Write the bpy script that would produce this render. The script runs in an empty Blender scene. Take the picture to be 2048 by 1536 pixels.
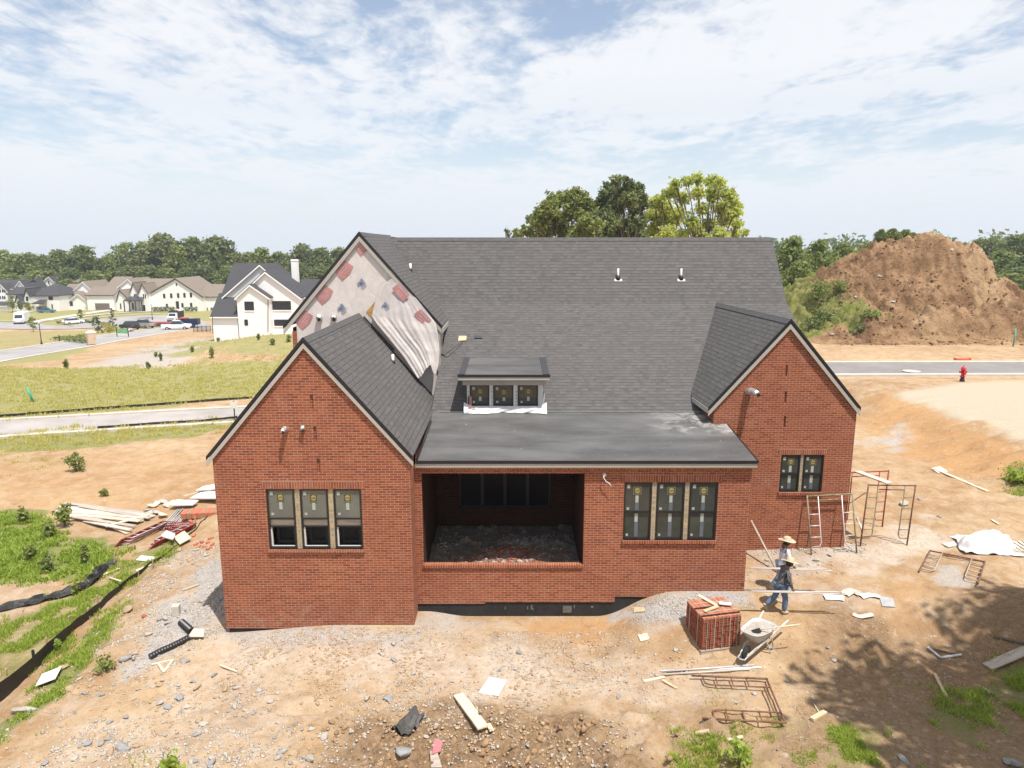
import bpy, math, random
import numpy as np
from mathutils import Vector, Matrix
R = math.radians
scene = bpy.context.scene
COL = scene.collection
random.seed(7)

# ---------------------------------------------------------------- camera
PITCH, FPX, CAMZ = R(11.0), 1420.0, 10.0
cam_d = bpy.data.cameras.new('camera'); cam = bpy.data.objects.new('camera', cam_d); COL.objects.link(cam)
cam.location = (0, 0, CAMZ); cam.rotation_euler = (R(90) - PITCH, 0, 0)
cam_d.sensor_width = 36.0; cam_d.lens = 36.0 * FPX / 2048.0
cam_d.clip_start = 0.1; cam_d.clip_end = 6000
scene.camera = cam

# ---------------------------------------------------------------- sun, sky, exposure
SUN = Vector((0.74, -1.0, 3.05)).normalized()
SUN_EL = math.asin(SUN.z); SUN_AZ = math.atan2(SUN.x, SUN.y)
sd = bpy.data.lights.new('sun', 'SUN'); so = bpy.data.objects.new('sun', sd); COL.objects.link(so)
sd.energy = 4.4; sd.angle = R(0.55); sd.color = (1.0, 0.955, 0.89)
so.rotation_euler = (-SUN).to_track_quat('-Z', 'Y').to_euler(); so.location = (20, -40, 120)
world = bpy.data.worlds.new('World'); scene.world = world; world.use_nodes = True
def build_world():
    nt = world.node_tree; nt.nodes.clear(); N = nt.nodes.new; L = nt.links.new
    out = N('ShaderNodeOutputWorld'); bg = N('ShaderNodeBackground'); L(bg.outputs[0], out.inputs[0])
    sky = N('ShaderNodeTexSky'); sky.sky_type = 'NISHITA'; sky.sun_disc = False
    sky.sun_elevation = SUN_EL; sky.sun_rotation = SUN_AZ; sky.air_density = 1.0; sky.dust_density = 0.5; sky.ozone_density = 1.5
    tc = N('ShaderNodeTexCoord'); sep = N('ShaderNodeSeparateXYZ'); L(tc.outputs['Generated'], sep.inputs[0])
    def mth(op, a, b=None, c=None):
        n = N('ShaderNodeMath'); n.operation = op
        for i, v in enumerate((a, b, c)):
            if v is None: continue
            if isinstance(v, (int, float)): n.inputs[i].default_value = v
            else: L(v, n.inputs[i])
        return n.outputs[0]
    z = mth('MAXIMUM', sep.outputs[2], 0.0)
    zz = mth('ADD', z, 0.09)
    u = mth('DIVIDE', sep.outputs[0], zz); v = mth('DIVIDE', sep.outputs[1], zz)
    cmb = N('ShaderNodeCombineXYZ'); L(u, cmb.inputs[0]); L(v, cmb.inputs[1]); cmb.inputs[2].default_value = 3.3
    def noise(scale, det, rough, dist, off):
        mp = N('ShaderNodeMapping'); L(cmb.outputs[0], mp.inputs[0]); mp.inputs['Location'].default_value = off
        mp.inputs['Rotation'].default_value = (0, 0, R(28)); mp.inputs['Scale'].default_value = (1.0, 0.62, 1)
        n = N('ShaderNodeTexNoise'); L(mp.outputs[0], n.inputs['Vector']); n.inputs['Scale'].default_value = scale
        n.inputs['Detail'].default_value = det; n.inputs['Roughness'].default_value = rough; n.inputs['Distortion'].default_value = dist
        return n.outputs['Fac']
    big = noise(0.85, 4, 0.55, 0.5, (1.9, 0.55, 0))
    med = noise(2.6, 8, 0.62, 0.6, (0, 2.0, 0))
    fin = noise(10.0, 6, 0.62, 0.3, (5.0, 0, 0))
    s = mth('ADD', mth('MULTIPLY', big, 1.05), mth('MULTIPLY', med, 0.72))
    s = mth('ADD', s, mth('MULTIPLY', fin, 0.46))
    # more cover to the right of the view, as photographed
    s = mth('ADD', s, mth('MULTIPLY', sep.outputs[0], 0.07))
    mr = N('ShaderNodeMapRange'); L(s, mr.inputs[0]); mr.inputs[1].default_value = 0.93; mr.inputs[2].default_value = 1.22; mr.interpolation_type = 'SMOOTHSTEP'
    # near the horizon the layer thins into a bright veil
    mh = N('ShaderNodeMapRange'); L(z, mh.inputs[0]); mh.inputs[1].default_value = 0.0; mh.inputs[2].default_value = 0.22
    mh.inputs[3].default_value = 0.5; mh.inputs[4].default_value = 0.92
    fac = mth('ADD', mth('MULTIPLY', mr.outputs[0], mth('SUBTRACT', mh.outputs[0], 0.20)), 0.20)
    veil = N('ShaderNodeMapRange'); L(z, veil.inputs[0]); veil.inputs[1].default_value = 0.0; veil.inputs[2].default_value = 0.17
    veil.inputs[3].default_value = 0.85; veil.inputs[4].default_value = 0.0
    fac = mth('MINIMUM', mth('ADD', fac, veil.outputs[0]), 1.0)
    sc = N('ShaderNodeVectorMath'); sc.operation = 'SCALE'; L(sky.outputs[0], sc.inputs[0]); sc.inputs['Scale'].default_value = 1.0
    mix = N('ShaderNodeMix'); mix.data_type = 'RGBA'; L(fac, mix.inputs[0]); L(sc.outputs[0], mix.inputs[6])
    cm = N('ShaderNodeMix'); cm.data_type = 'RGBA'; cf = N('ShaderNodeMapRange'); L(z, cf.inputs[0]); cf.inputs[1].default_value = 0.0; cf.inputs[2].default_value = 0.20; L(cf.outputs[0], cm.inputs[0])
    cm.inputs[6].default_value = (5.7, 6.15, 6.75, 1); cm.inputs[7].default_value = (6.9, 7.0, 7.2, 1); L(cm.outputs[2], mix.inputs[7])
    L(mix.outputs[2], bg.inputs[0]); bg.inputs[1].default_value = 0.10
build_world()
scene.view_settings.view_transform = 'Standard'; scene.view_settings.look = 'None'
scene.view_settings.exposure = 0.49; scene.view_settings.gamma = 1.0
scene.view_settings.use_curve_mapping = False

# ---------------------------------------------------------------- rays: a photo pixel to a place in the world
def ray(px, py):
    a = (px - 1024) / FPX; b = (768 - py) / FPX
    return (a, math.cos(PITCH) + b * math.sin(PITCH), -math.sin(PITCH) + b * math.cos(PITCH))
def W(px, py, Y):
    v = ray(px, py); t = Y / v[1]
    return Vector((v[0] * t, Y, CAMZ + v[2] * t))

# ---------------------------------------------------------------- noise in numpy
def _hash(ix, iy, seed):
    n = (ix * 374761393 + iy * 668265263 + seed * 974634777) & 0xffffffff
    n = ((n ^ (n >> 13)) * 1274126177) & 0xffffffff
    n = n ^ (n >> 16)
    return (n & 0xffff) / 65535.0
def vnoise(x, y, seed=0):
    x = np.asarray(x, float); y = np.asarray(y, float)
    ix = np.floor(x).astype(np.int64); iy = np.floor(y).astype(np.int64)
    fx = x - ix; fy = y - iy
    fx = fx * fx * fx * (fx * (fx * 6 - 15) + 10); fy = fy * fy * fy * (fy * (fy * 6 - 15) + 10)
    a = _hash(ix, iy, seed); b = _hash(ix + 1, iy, seed); c = _hash(ix, iy + 1, seed); d = _hash(ix + 1, iy + 1, seed)
    return (a + (b - a) * fx) + ((c + (d - c) * fx) - (a + (b - a) * fx)) * fy
def fbm(x, y, seed=0, octs=4, gain=0.5):
    s = 0.0; a = 1.0; t = 0.0
    for i in range(octs):
        k = 2.03 ** i
        s = s + a * (vnoise(x * k + 13.7 * i, y * k - 7.1 * i, seed + i) * 2 - 1); t += a; a *= gain
    return s / t
def ss(a, b, x):
    t = np.clip((np.asarray(x, float) - a) / (b - a), 0, 1); return t * t * (3 - 2 * t)

# ---------------------------------------------------------------- the lie of the land
ROAD = [(-75, 30), (-52, 37.3), (-32, 44.2), (-19, 48.4), (-8, 51.2), (4, 52.8), (20, 53.6), (40, 53.9), (70, 54.0), (120, 54.0)]
def terrain_base(x, y):
    x = np.asarray(x, float); y = np.asarray(y, float)
    z = -0.25 * ss(-4.5, -8, x) - 1.0 * ss(-8.2, -16, x)
    z = z + 0.62 * ss(2.3, 4.6, x) * ss(15.2, 18.0, y) + 0.15 * ss(7, 12, x) * ss(15, 20, y)
    z = z - 0.15 * ss(16.2, 17.6, y) * ss(21, 19, y) * ss(-2.4, -1.2, x) * ss(3.9, 2.5, x)
    z = z + 1.0 * ss(18.0, 22.6, x) * ss(21, 27, y) * ss(50, 43, y)
    left = ss(18, -12, x); d = 0.0
    for o in (-8, -4, 0, 4, 8): d = d + np.interp(y + o, [0, 42, 57, 75, 105, 160, 220, 300, 1500, 4000], [0, 0, 0.7, 1.7, 3.9, 6.4, 8.0, 9.3, 10, 10]) / 5
    z = z - left * d
    z = z + 3.3 * left * np.exp(-((x + 26) / 16) ** 2 - ((y - 85) / 12) ** 2)
    z = z + 0.62 * ss(10.5, 13, x) * np.exp(-((x - 14.0) / 1.7) ** 2 - ((y - 16.9) / .85) ** 2)
    return z
def dist_poly(x, y, pts):
    d = np.full(np.shape(x), 1e9)
    for (x0, y0), (x1, y1) in zip(pts[:-1], pts[1:]):
        dx, dy = x1 - x0, y1 - y0; l2 = dx * dx + dy * dy
        t = np.clip(((x - x0) * dx + (y - y0) * dy) / l2, 0, 1)
        d = np.minimum(d, np.hypot(x - x0 - t * dx, y - y0 - t * dy))
    return d
def smooth_line(pts, step=1.0):
    """Catmull-Rom through the points, resampled."""
    P = [Vector((p[0], p[1], p[2] if len(p) > 2 else 0)) for p in pts]; P = [2 * P[0] - P[1]] + P + [2 * P[-1] - P[-2]]
    out = []
    for i in range(1, len(P) - 2):
        n = max(2, int((P[i + 1] - P[i]).length / step))
        for k in range(n):
            t = k / n
            out.append(0.5 * ((2 * P[i]) + (P[i + 1] - P[i - 1]) * t + (2 * P[i - 1] - 5 * P[i] + 4 * P[i + 1] - P[i + 2]) * t * t
                              + (-P[i - 1] + 3 * P[i] - 3 * P[i + 1] + P[i + 2]) * t ** 3))
    out.append(P[-2]); return out
def G(px, py, it=60):
    """where the ray of a photo pixel meets the ground"""
    v = ray(px, py); z = 0.0
    for _ in range(it):
        t = (z - CAMZ) / v[2]
        q = 0.5 * z + 0.5 * float(terrain(v[0] * t, v[1] * t))
        if abs(q - z) < 4e-4: break
        z = q
    t = (z - CAMZ) / v[2]
    return Vector((v[0] * t, v[1] * t, float(terrain(v[0] * t, v[1] * t))))
_ROADL = [(p.x, p.y) for p in smooth_line(ROAD, 3.0)]
FARROADS = []
def terrain(x, y):
    """smooth land, flattened a little under the lane; lumps are added where soil is loose"""
    x = np.asarray(x, float); y = np.asarray(y, float)
    z = terrain_base(x, y)
    near = ss(34, 24, y) * ss(24, 18, np.abs(x))
    house = ss(-0.25, 0.9, np.maximum(np.maximum(-7.9 - x, x - 10.8), np.maximum(17.3 - y, y - 31)))
    z = z + near * house * (0.13 * fbm(x * 0.55, y * 0.55, 3, 4) + 0.055 * fbm(x * 2.2, y * 2.2, 9, 3))
    # churned clods along the bottom of the picture, wheel ruts and a small pit
    clod = ss(14.6, 13.2, y + 0.5 * fbm(x * 0.7, y * 0.7, 21, 2)) * ss(-6, -1.5, x) * ss(6.5, 4.5, x)
    z = z + clod * (0.42 * np.abs(fbm(x * 1.9, y * 1.9, 31, 4)) + 0.10 * fbm(x * 5, y * 5, 33, 2) - .04)
    z = z - 0.24 * np.exp(-((x + 4.55) / 0.36) ** 2 - ((y - 14.0) / 0.13) ** 2) + 0.10 * np.exp(-((x + 4.6) / 0.5) ** 2 - ((y - 14.35) / 0.2) ** 2)
    z = z + 0.24 * ss(16.5, 19.5, x) * ss(25, 21.5, x) * ss(23, 27, y) * ss(47, 42, y) * fbm(x * .7, y * 2.0, 47, 4) + 0.07 * ss(23, 28, y) * ss(44, 38, y) * ss(-8, -11, x) * fbm(x * .5, y * .9, 49, 4)
    rut = np.exp(-((x - 9.3) / 1.5) ** 2 - ((y - 15.9) / 0.75) ** 2)
    z = z + rut * (0.07 * np.sin((x - 0.35 * y) * 17) * ss(-0.1, 0.25, fbm(x * 0.9, y * 0.9, 5, 2) + 0.2) + 0.12 * fbm(x * 1.6, y * 1.6, 41, 3))
    return z

# ---------------------------------------------------------------- materials
MATS = {}
def newmat(name):
    m = bpy.data.materials.new(name); m.use_nodes = True; MATS[name] = m
    nt = m.node_tree; b = nt.nodes['Principled BSDF']
    return m, nt, b
class NT:
    """tiny node-writing helper"""
    def __init__(s, nt): s.nt = nt
    def n(s, t): return s.nt.nodes.new(t)
    def l(s, a, b): s.nt.links.new(a, b)
    def setin(s, sock, v):
        if hasattr(v, 'is_output'): s.l(v, sock)
        elif isinstance(v, (tuple, list)) and len(v) == 3 and len(sock.default_value) == 4: sock.default_value = (*v, 1)
        else: sock.default_value = v
    def math(s, op, a, b=0.0, clamp=False):
        n = s.n('ShaderNodeMath'); n.operation = op; n.use_clamp = clamp; s.setin(n.inputs[0], a); s.setin(n.inputs[1], b); return n.outputs[0]
    def mix(s, f, a, b, mode='MIX'):
        n = s.n('ShaderNodeMix'); n.data_type = 'RGBA'; n.blend_type = mode
        s.setin(n.inputs[0], f); s.setin(n.inputs[6], a); s.setin(n.inputs[7], b); return n.outputs[2]
    def ramp(s, f, lo, hi, a=0.0, b=1.0):
        n = s.n('ShaderNodeMapRange'); n.interpolation_type = 'SMOOTHSTEP'; s.setin(n.inputs[0], f)
        for i, v in enumerate((lo, hi, a, b)): n.inputs[i + 1].default_value = v
        return n.outputs[0]
    def noise(s, vec, scale, det=3, rough=0.55, dist=0.0, col=False):
        n = s.n('ShaderNodeTexNoise'); s.l(vec, n.inputs['Vector']); n.inputs['Scale'].default_value = scale
        n.inputs['Detail'].default_value = det; n.inputs['Roughness'].default_value = rough; n.inputs['Distortion'].default_value = dist
        return n.outputs['Color' if col else 'Fac']
    def uv(s): return s.n('ShaderNodeTexCoord').outputs['UV']
    def obj(s): return s.n('ShaderNodeTexCoord').outputs['Object']
    def geo(s): return s.n('ShaderNodeNewGeometry').outputs['Position']
    def mapping(s, vec, scale=(1, 1, 1), loc=(0, 0, 0)):
        n = s.n('ShaderNodeMapping'); s.l(vec, n.inputs[0]); n.inputs['Scale'].default_value = scale; n.inputs['Location'].default_value = loc; return n.outputs[0]
    def bump(s, h, strength, dist, nrm=None):
        n = s.n('ShaderNodeBump'); n.inputs['Strength'].default_value = strength; n.inputs['Distance'].default_value = dist; s.l(h, n.inputs['Height'])
        if nrm is not None: s.l(nrm, n.inputs['Normal'])
        return n.outputs[0]
    def attr(s, name):
        n = s.n('ShaderNodeAttribute'); n.attribute_name = name; return n
    def rnd(s): return s.n('ShaderNodeObjectInfo').outputs['Random']
def plain(name, col, rough=0.6, var=0.12, scale=6.0, metal=0.0, bump=0.0, spec=0.5):
    """a painted / bare surface with a little uneven wear"""
    m, nt, b = newmat(name); k = NT(nt); v = k.obj()
    f = k.noise(v, scale, 5, 0.6); g = k.noise(v, scale * 7, 3, 0.6)
    f2 = k.math('ADD', k.math('MULTIPLY', f, 0.7), k.math('MULTIPLY', g, 0.3))
    c = k.mix(k.ramp(f2, 0.32, 0.68), tuple(x * (1 - var) for x in col), tuple(min(1, x * (1 + var)) for x in col))
    k.l(c, b.inputs['Base Color']); b.inputs['Roughness'].default_value = rough; b.inputs['Metallic'].default_value = metal
    b.inputs['Specular IOR Level'].default_value = spec
    if bump: k.l(k.bump(g, 0.5, bump), b.inputs['Normal'])
    return m

def mat_brick(name, soldier=False, dark=1.0):
    m, nt, b = newmat(name); k = NT(nt); uv = k.uv()
    jit = k.noise(uv, 1.3, 2, 0.5, col=True)
    add = k.n('ShaderNodeVectorMath'); add.operation = 'MULTIPLY_ADD'; k.l(jit, add.inputs[0]); add.inputs[1].default_value = (0.012, 0.012, 0); k.l(uv, add.inputs[2])
    br = k.n('ShaderNodeTexBrick'); k.l(add.outputs[0], br.inputs['Vector'])
    br.inputs['Scale'].default_value = 1.0; br.inputs['Mortar Size'].default_value = 0.0052; br.inputs['Mortar Smooth'].default_value = 0.25
    br.inputs['Brick Width'].default_value = 0.0677 if soldier else 0.203; br.inputs['Row Height'].default_value = 0.215 if soldier else 0.0677
    br.offset = 0.0 if soldier else 0.5; br.inputs['Bias'].default_value = 0.0
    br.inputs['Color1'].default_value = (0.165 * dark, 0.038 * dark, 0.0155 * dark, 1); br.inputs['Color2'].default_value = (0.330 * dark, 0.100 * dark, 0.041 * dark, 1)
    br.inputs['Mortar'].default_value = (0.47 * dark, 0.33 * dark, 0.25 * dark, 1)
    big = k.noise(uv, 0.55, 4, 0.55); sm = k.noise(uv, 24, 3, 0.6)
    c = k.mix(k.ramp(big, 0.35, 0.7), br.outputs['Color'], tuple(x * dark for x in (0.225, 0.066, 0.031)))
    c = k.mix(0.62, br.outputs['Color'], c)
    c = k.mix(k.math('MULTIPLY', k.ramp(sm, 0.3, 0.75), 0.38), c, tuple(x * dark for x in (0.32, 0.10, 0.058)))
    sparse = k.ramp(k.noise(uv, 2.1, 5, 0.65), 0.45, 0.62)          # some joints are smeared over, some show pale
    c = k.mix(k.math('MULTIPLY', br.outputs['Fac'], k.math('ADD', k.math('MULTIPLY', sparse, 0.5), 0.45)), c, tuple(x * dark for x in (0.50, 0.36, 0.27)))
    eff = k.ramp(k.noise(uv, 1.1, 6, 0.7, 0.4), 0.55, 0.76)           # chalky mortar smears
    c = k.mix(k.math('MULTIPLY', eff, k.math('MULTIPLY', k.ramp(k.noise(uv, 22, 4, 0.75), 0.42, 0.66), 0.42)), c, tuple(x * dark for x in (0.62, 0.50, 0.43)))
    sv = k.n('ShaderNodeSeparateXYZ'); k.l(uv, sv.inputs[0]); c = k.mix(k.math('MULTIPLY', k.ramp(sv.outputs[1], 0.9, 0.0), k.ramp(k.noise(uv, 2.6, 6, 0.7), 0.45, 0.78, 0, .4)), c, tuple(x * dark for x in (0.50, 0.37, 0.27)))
    k.l(c, b.inputs['Base Color']); b.inputs['Roughness'].default_value = 0.88; b.inputs['Specular IOR Level'].default_value = 0.25
    h = k.math('ADD', k.math('MULTIPLY', br.outputs['Fac'], -1.0), k.math('MULTIPLY', sm, 0.35))
    k.l(k.bump(h, 0.55, 0.008), b.inputs['Normal'])
    return m
def mat_shingle(name, tint=(0.092, 0.087, 0.087)):
    m, nt, b = newmat(name); k = NT(nt); uv = k.uv()
    def bt(w, off, seed):
        mp = k.mapping(uv, (1, 1, 1), (seed, 0, 0)); br = k.n('ShaderNodeTexBrick'); k.l(mp, br.inputs['Vector'])
        br.inputs['Scale'].default_value = 1; br.inputs['Brick Width'].default_value = w; br.inputs['Row Height'].default_value = 0.145
        br.inputs['Mortar Size'].default_value = 0.0; br.offset = off; br.offset_frequency = 2; br.squash = 0.7; br.squash_frequency = 3
        br.inputs['Color1'].default_value = (0.0, 0, 0, 1); br.inputs['Color2'].default_value = (1, 1, 1, 1); br.inputs['Mortar'].default_value = (0, 0, 0, 1)
        return br.outputs['Color']
    t1 = bt(0.15, 0.37, 0.0); t2 = bt(0.235, 0.61, 3.7)
    f = k.math('ADD', k.math('MULTIPLY', t1, 0.6), k.math('MULTIPLY', t2, 0.4))
    lo = tuple(x * 0.72 for x in tint); hi = tuple(x * 1.28 for x in tint)
    c = k.mix(f, lo, hi)
    gr = k.noise(uv, 160, 2, 0.7); bl = k.noise(uv, 0.35, 3, 0.5)
    c = k.mix(k.math('MULTIPLY', k.ramp(gr, 0.35, 0.7), 0.35), c, tuple(x * 1.6 for x in tint))
    c = k.mix(k.math('MULTIPLY', k.ramp(bl, 0.3, 0.7), 0.25), c, (tint[0] * 1.10, tint[1] * 1.06, tint[2] * 1.02))
    sep = k.n('ShaderNodeSeparateXYZ'); k.l(uv, sep.inputs[0])
    row = k.math('FRACT', k.math('DIVIDE', sep.outputs[1], 0.145))
    edge = k.ramp(row, 0.0, 0.21, 1.0, 0.0)                            # butt edge of each course: a real step, via bump, plus a shadow line painted along it
    edge_shadow = k.math('MULTIPLY', edge, k.math('ADD', k.math('MULTIPLY', k.ramp(t1, 0.35, 0.65), 0.55), 0.35))
    c = k.mix(edge_shadow, c, (0.016, 0.015, 0.015))
    k.l(c, b.inputs['Base Color']); b.inputs['Roughness'].default_value = 0.93; b.inputs['Specular IOR Level'].default_value = 0.25
    h = k.math('ADD', k.math('MULTIPLY', row, -1.0), k.math('MULTIPLY', t1, 0.5))
    k.l(k.bump(h, 0.5, 0.012), b.inputs['Normal'])
    return m
def mat_leaf(name, a, bcol, trans=0.30):
    m, nt, b = newmat(name); k = NT(nt); at = k.attr('tint')
    c = k.mix(at.outputs['Fac'], a, bcol)
    c = k.mix(k.math('MULTIPLY', k.rnd(), 0.35), c, tuple(0.5 * (x + y) * s for x, y, s in zip(a, bcol, (1.35, 1.1, 0.8))))
    k.l(c, b.inputs['Base Color']); b.inputs['Roughness'].default_value = 0.55; b.inputs['Specular IOR Level'].default_value = 0.3
    tr = k.n('ShaderNodeBsdfTranslucent'); k.l(k.mix(0.5, c, tuple(min(1, x * 1.5) for x in bcol)), tr.inputs[0])
    ms = k.n('ShaderNodeMixShader'); ms.inputs[0].default_value = trans
    k.l(b.outputs[0], ms.inputs[1]); k.l(tr.outputs[0], ms.inputs[2])
    k.l(ms.outputs[0], nt.nodes['Material Output'].inputs['Surface'])
    return m
def mat_asphalt(name, col=(0.22, 0.21, 0.205)):
    m, nt, b = newmat(name); k = NT(nt); v = k.geo()
    f = k.noise(v, 0.35, 5, 0.6); g = k.noise(v, 26, 3, 0.7)
    c = k.mix(k.ramp(f, 0.3, 0.7), tuple(x * 0.82 for x in col), tuple(x * 1.15 for x in col))
    c = k.mix(k.math('MULTIPLY', k.ramp(g, 0.4, 0.7), 0.3), c, tuple(x * 1.4 for x in col))
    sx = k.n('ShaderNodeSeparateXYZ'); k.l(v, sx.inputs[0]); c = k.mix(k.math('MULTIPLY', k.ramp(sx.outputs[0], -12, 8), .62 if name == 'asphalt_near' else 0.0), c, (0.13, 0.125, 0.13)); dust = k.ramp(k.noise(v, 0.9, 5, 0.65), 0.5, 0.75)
    c = k.mix(k.math('MULTIPLY', dust, 0.35), c, (0.42, 0.34, 0.26))
    k.l(c, b.inputs['Base Color']); b.inputs['Roughness'].default_value = 0.9
    return m
def mat_membrane():
    m, nt, b = newmat('roof_membrane'); k = NT(nt); uv = k.uv()
    f = k.noise(k.mapping(uv, (0.35, 1.2, 1)), 1.1, 5, 0.6); g = k.noise(uv, 5, 6, 0.7); w = k.noise(uv, 60, 2, 0.6)
    c = k.mix(k.ramp(f, 0.3, 0.7), (0.066, 0.064, 0.064), (0.125, 0.122, 0.120))
    c = k.mix(k.math('MULTIPLY', k.ramp(g, 0.52, 0.75), 0.25), c, (0.19, 0.185, 0.18))
    sep = k.n('ShaderNodeSeparateXYZ'); k.l(uv, sep.inputs[0])
    seam = k.ramp(k.math('ABSOLUTE', k.math('SUBTRACT', k.math('FRACT', k.math('DIVIDE', sep.outputs[1], 0.98)), 0.5)), 0.0, 0.012, 1.0, 0.0)
    c = k.mix(k.math('MULTIPLY', seam, 0.55), c, (0.018, 0.018, 0.018))
    # dried mortar dust spilt below the brick gable
    mk = k.math('MULTIPLY', k.ramp(sep.outputs[0], 3.6, 5.9), k.ramp(k.noise(k.mapping(uv, (0.9, 1.3, 1)), 1.5, 7, 0.72, 0.6), 0.42, 0.66))
    mk = k.math('MULTIPLY', mk, k.ramp(sep.outputs[1], 19.7, 20.7))
    c = k.mix(k.math('MULTIPLY', mk, 0.8), c, (0.50, 0.48, 0.46))
    sp = k.math('MULTIPLY', k.ramp(k.noise(uv, 9, 2, 0.5), 0.74, 0.78), 0.8)
    c = k.mix(sp, c, (0.5, 0.49, 0.47))
    k.l(c, b.inputs['Base Color']); b.inputs['Roughness'].default_value = 0.52; b.inputs['Specular IOR Level'].default_value = 0.5
    k.l(k.bump(k.math('ADD', w, k.math('MULTIPLY', g, 1.5)), 0.25, 0.006), b.inputs['Normal'])
    return m
def mat_wrap(name, col=(0.62, 0.565, 0.535)):
    m, nt, b = newmat(name); k = NT(nt); v = k.geo()
    w = k.noise(k.mapping(v, (1.0, 1, 0.5)), 3.0, 5, 0.6, 1.0); w2 = k.noise(v, 13, 4, 0.6)
    c = k.mix(k.ramp(w, 0.3, 0.7), tuple(x * 0.9 for x in col), tuple(min(1, x * 1.06) for x in col))
    k.l(c, b.inputs['Base Color']); b.inputs['Roughness'].default_value = 0.6
    k.l(k.bump(k.math('ADD', w, k.math('MULTIPLY', w2, 0.3)), 0.5, 0.035), b.inputs['Normal'])
    return m
def mat_glass(name, col, rough=0.05, spec=0.6):
    m, nt, b = newmat(name); k = NT(nt); v = k.obj()
    f = k.noise(v, 1.6, 3, 0.5)
    c = k.mix(f, tuple(x * 0.6 for x in col), tuple(x * 1.5 for x in col))
    k.l(c, b.inputs['Base Color']); b.inputs['Roughness'].default_value = rough; b.inputs['Specular IOR Level'].default_value = spec
    return m
def mat_bark(name, col):
    m, nt, b = newmat(name); k = NT(nt); v = k.obj()
    f = k.noise(k.mapping(v, (6, 6, 1.2)), 2.0, 5, 0.65)
    k.l(k.mix(k.ramp(f, 0.3, 0.7), tuple(x * 0.6 for x in col), tuple(x * 1.35 for x in col)), b.inputs['Base Color']); b.inputs['Roughness'].default_value = 0.95
    k.l(k.bump(f, 0.6, 0.03), b.inputs['Normal'])
    return m
def mat_wood(name, col, wear=0.25):
    m, nt, b = newmat(name); k = NT(nt); v = k.obj()
    f = k.noise(k.mapping(v, (1.2, 14, 14)), 1.4, 5, 0.6, 0.5); g = k.noise(v, 3, 5, 0.65)
    c = k.mix(k.ramp(f, 0.3, 0.7), tuple(x * (1 - wear) for x in col), tuple(min(1, x * 1.12) for x in col))
    c = k.mix(k.math('MULTIPLY', k.ramp(g, 0.55, 0.75), wear), c, (0.35, 0.27, 0.2))
    k.l(c, b.inputs['Base Color']); b.inputs['Roughness'].default_value = 0.8
    return m

mat_brick('brick'); mat_brick('brick_shaded', dark=0.20); mat_brick('brick_soldier', True); mat_shingle('shingle'); mat_membrane(); mat_wrap('house_wrap')  # porch brick darkened below the outer walls to stand in for shade
mat_wrap('loose_wrap', (0.50, 0.455, 0.435)); mat_wrap('white_plastic', (0.64, 0.64, 0.65))
mat_shingle('far_shingle_dark', (0.060, 0.060, 0.066)); mat_shingle('far_shingle_tan', (0.20, 0.165, 0.135))
plain('fascia', (0.40, 0.375, 0.335), 0.55, 0.06, 2.0); plain('fascia_tan', (0.40, 0.32, 0.19), 0.6, 0.08)
plain('cap_grey', (0.082, 0.078, 0.078), 0.9, 0.2, 8.0); plain('drip_grey', (0.13, 0.12, 0.105), 0.9, 0.3, 9.0)
plain('drip_edge', (0.012, 0.011, 0.014), 0.35, 0.1); plain('window_black', (0.013, 0.013, 0.014), 0.35, 0.15)
mat_glass('glass_dark', (0.046, 0.050, 0.045)); mat_glass('glass_sheen', (0.125, 0.132, 0.112)); mat_glass('glass_porch', (0.008, 0.009, 0.010), .2, .2)  # left wing panes painted paler, standing in for reflected light
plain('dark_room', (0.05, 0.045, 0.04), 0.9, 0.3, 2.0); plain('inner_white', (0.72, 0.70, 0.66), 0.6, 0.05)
plain('sticker_yellow', (0.33, 0.27, 0.085), 0.5, 0.06); plain('sticker_dark', (0.05, 0.053, 0.045), 0.5); plain('sticker_pale', (0.36, 0.39, 0.36), 0.5, 0.04)
plain('sticker_blue', (0.105, 0.12, 0.14), 0.5); plain('logo_red', (0.45, 0.20, 0.19), 0.6, 0.18, 4.0); plain('logo_white', (0.64, 0.52, 0.50), 0.6, 0.05)
plain('logo_blue', (0.20, 0.225, 0.31), 0.6, 0.2, 5.0); mat_wood('osb', (0.50, 0.27, 0.08)); mat_wood('mullion_wood', (0.42, 0.33, 0.20))
plain('foundation', (0.016, 0.016, 0.017), 0.75, 0.5, 2.0, bump=0.01); plain('pvc', (0.80, 0.80, 0.80), 0.4, 0.03); plain('rubber', (0.018, 0.018, 0.018), 0.6)
plain('foil', (0.62, 0.62, 0.64), 0.28, 0.15, 20.0, metal=0.7, bump=0.02); plain('aluminium', (0.24, 0.235, 0.23), 0.5, 0.08, metal=0.2)
plain('white_paint', (0.86, 0.845, 0.84), 0.6, 0.03, 0.5); plain('siding_grey', (0.60, 0.62, 0.64), 0.6, 0.03, 0.5)
plain('offwhite_brick', (0.82, 0.80, 0.78), 0.8, 0.06, 1.5); plain('far_glass', (0.022, 0.025, 0.032), 0.15, 0.4); plain('garage_brown', (0.17, 0.14, 0.13), 0.6, 0.12, 3.0)
plain('trim_black', (0.02, 0.02, 0.022), 0.5); plain('concrete', (0.50, 0.455, 0.39), 0.85, 0.1, 1.2, bump=0.01); plain('metal_roof_dark', (0.045, 0.047, 0.055), 0.4)
mat_asphalt('asphalt_near', (0.33, 0.30, 0.285)); mat_asphalt('asphalt_far', (0.30, 0.285, 0.28)); mat_asphalt('asphalt_new', (0.235, 0.225, 0.23))
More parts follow.
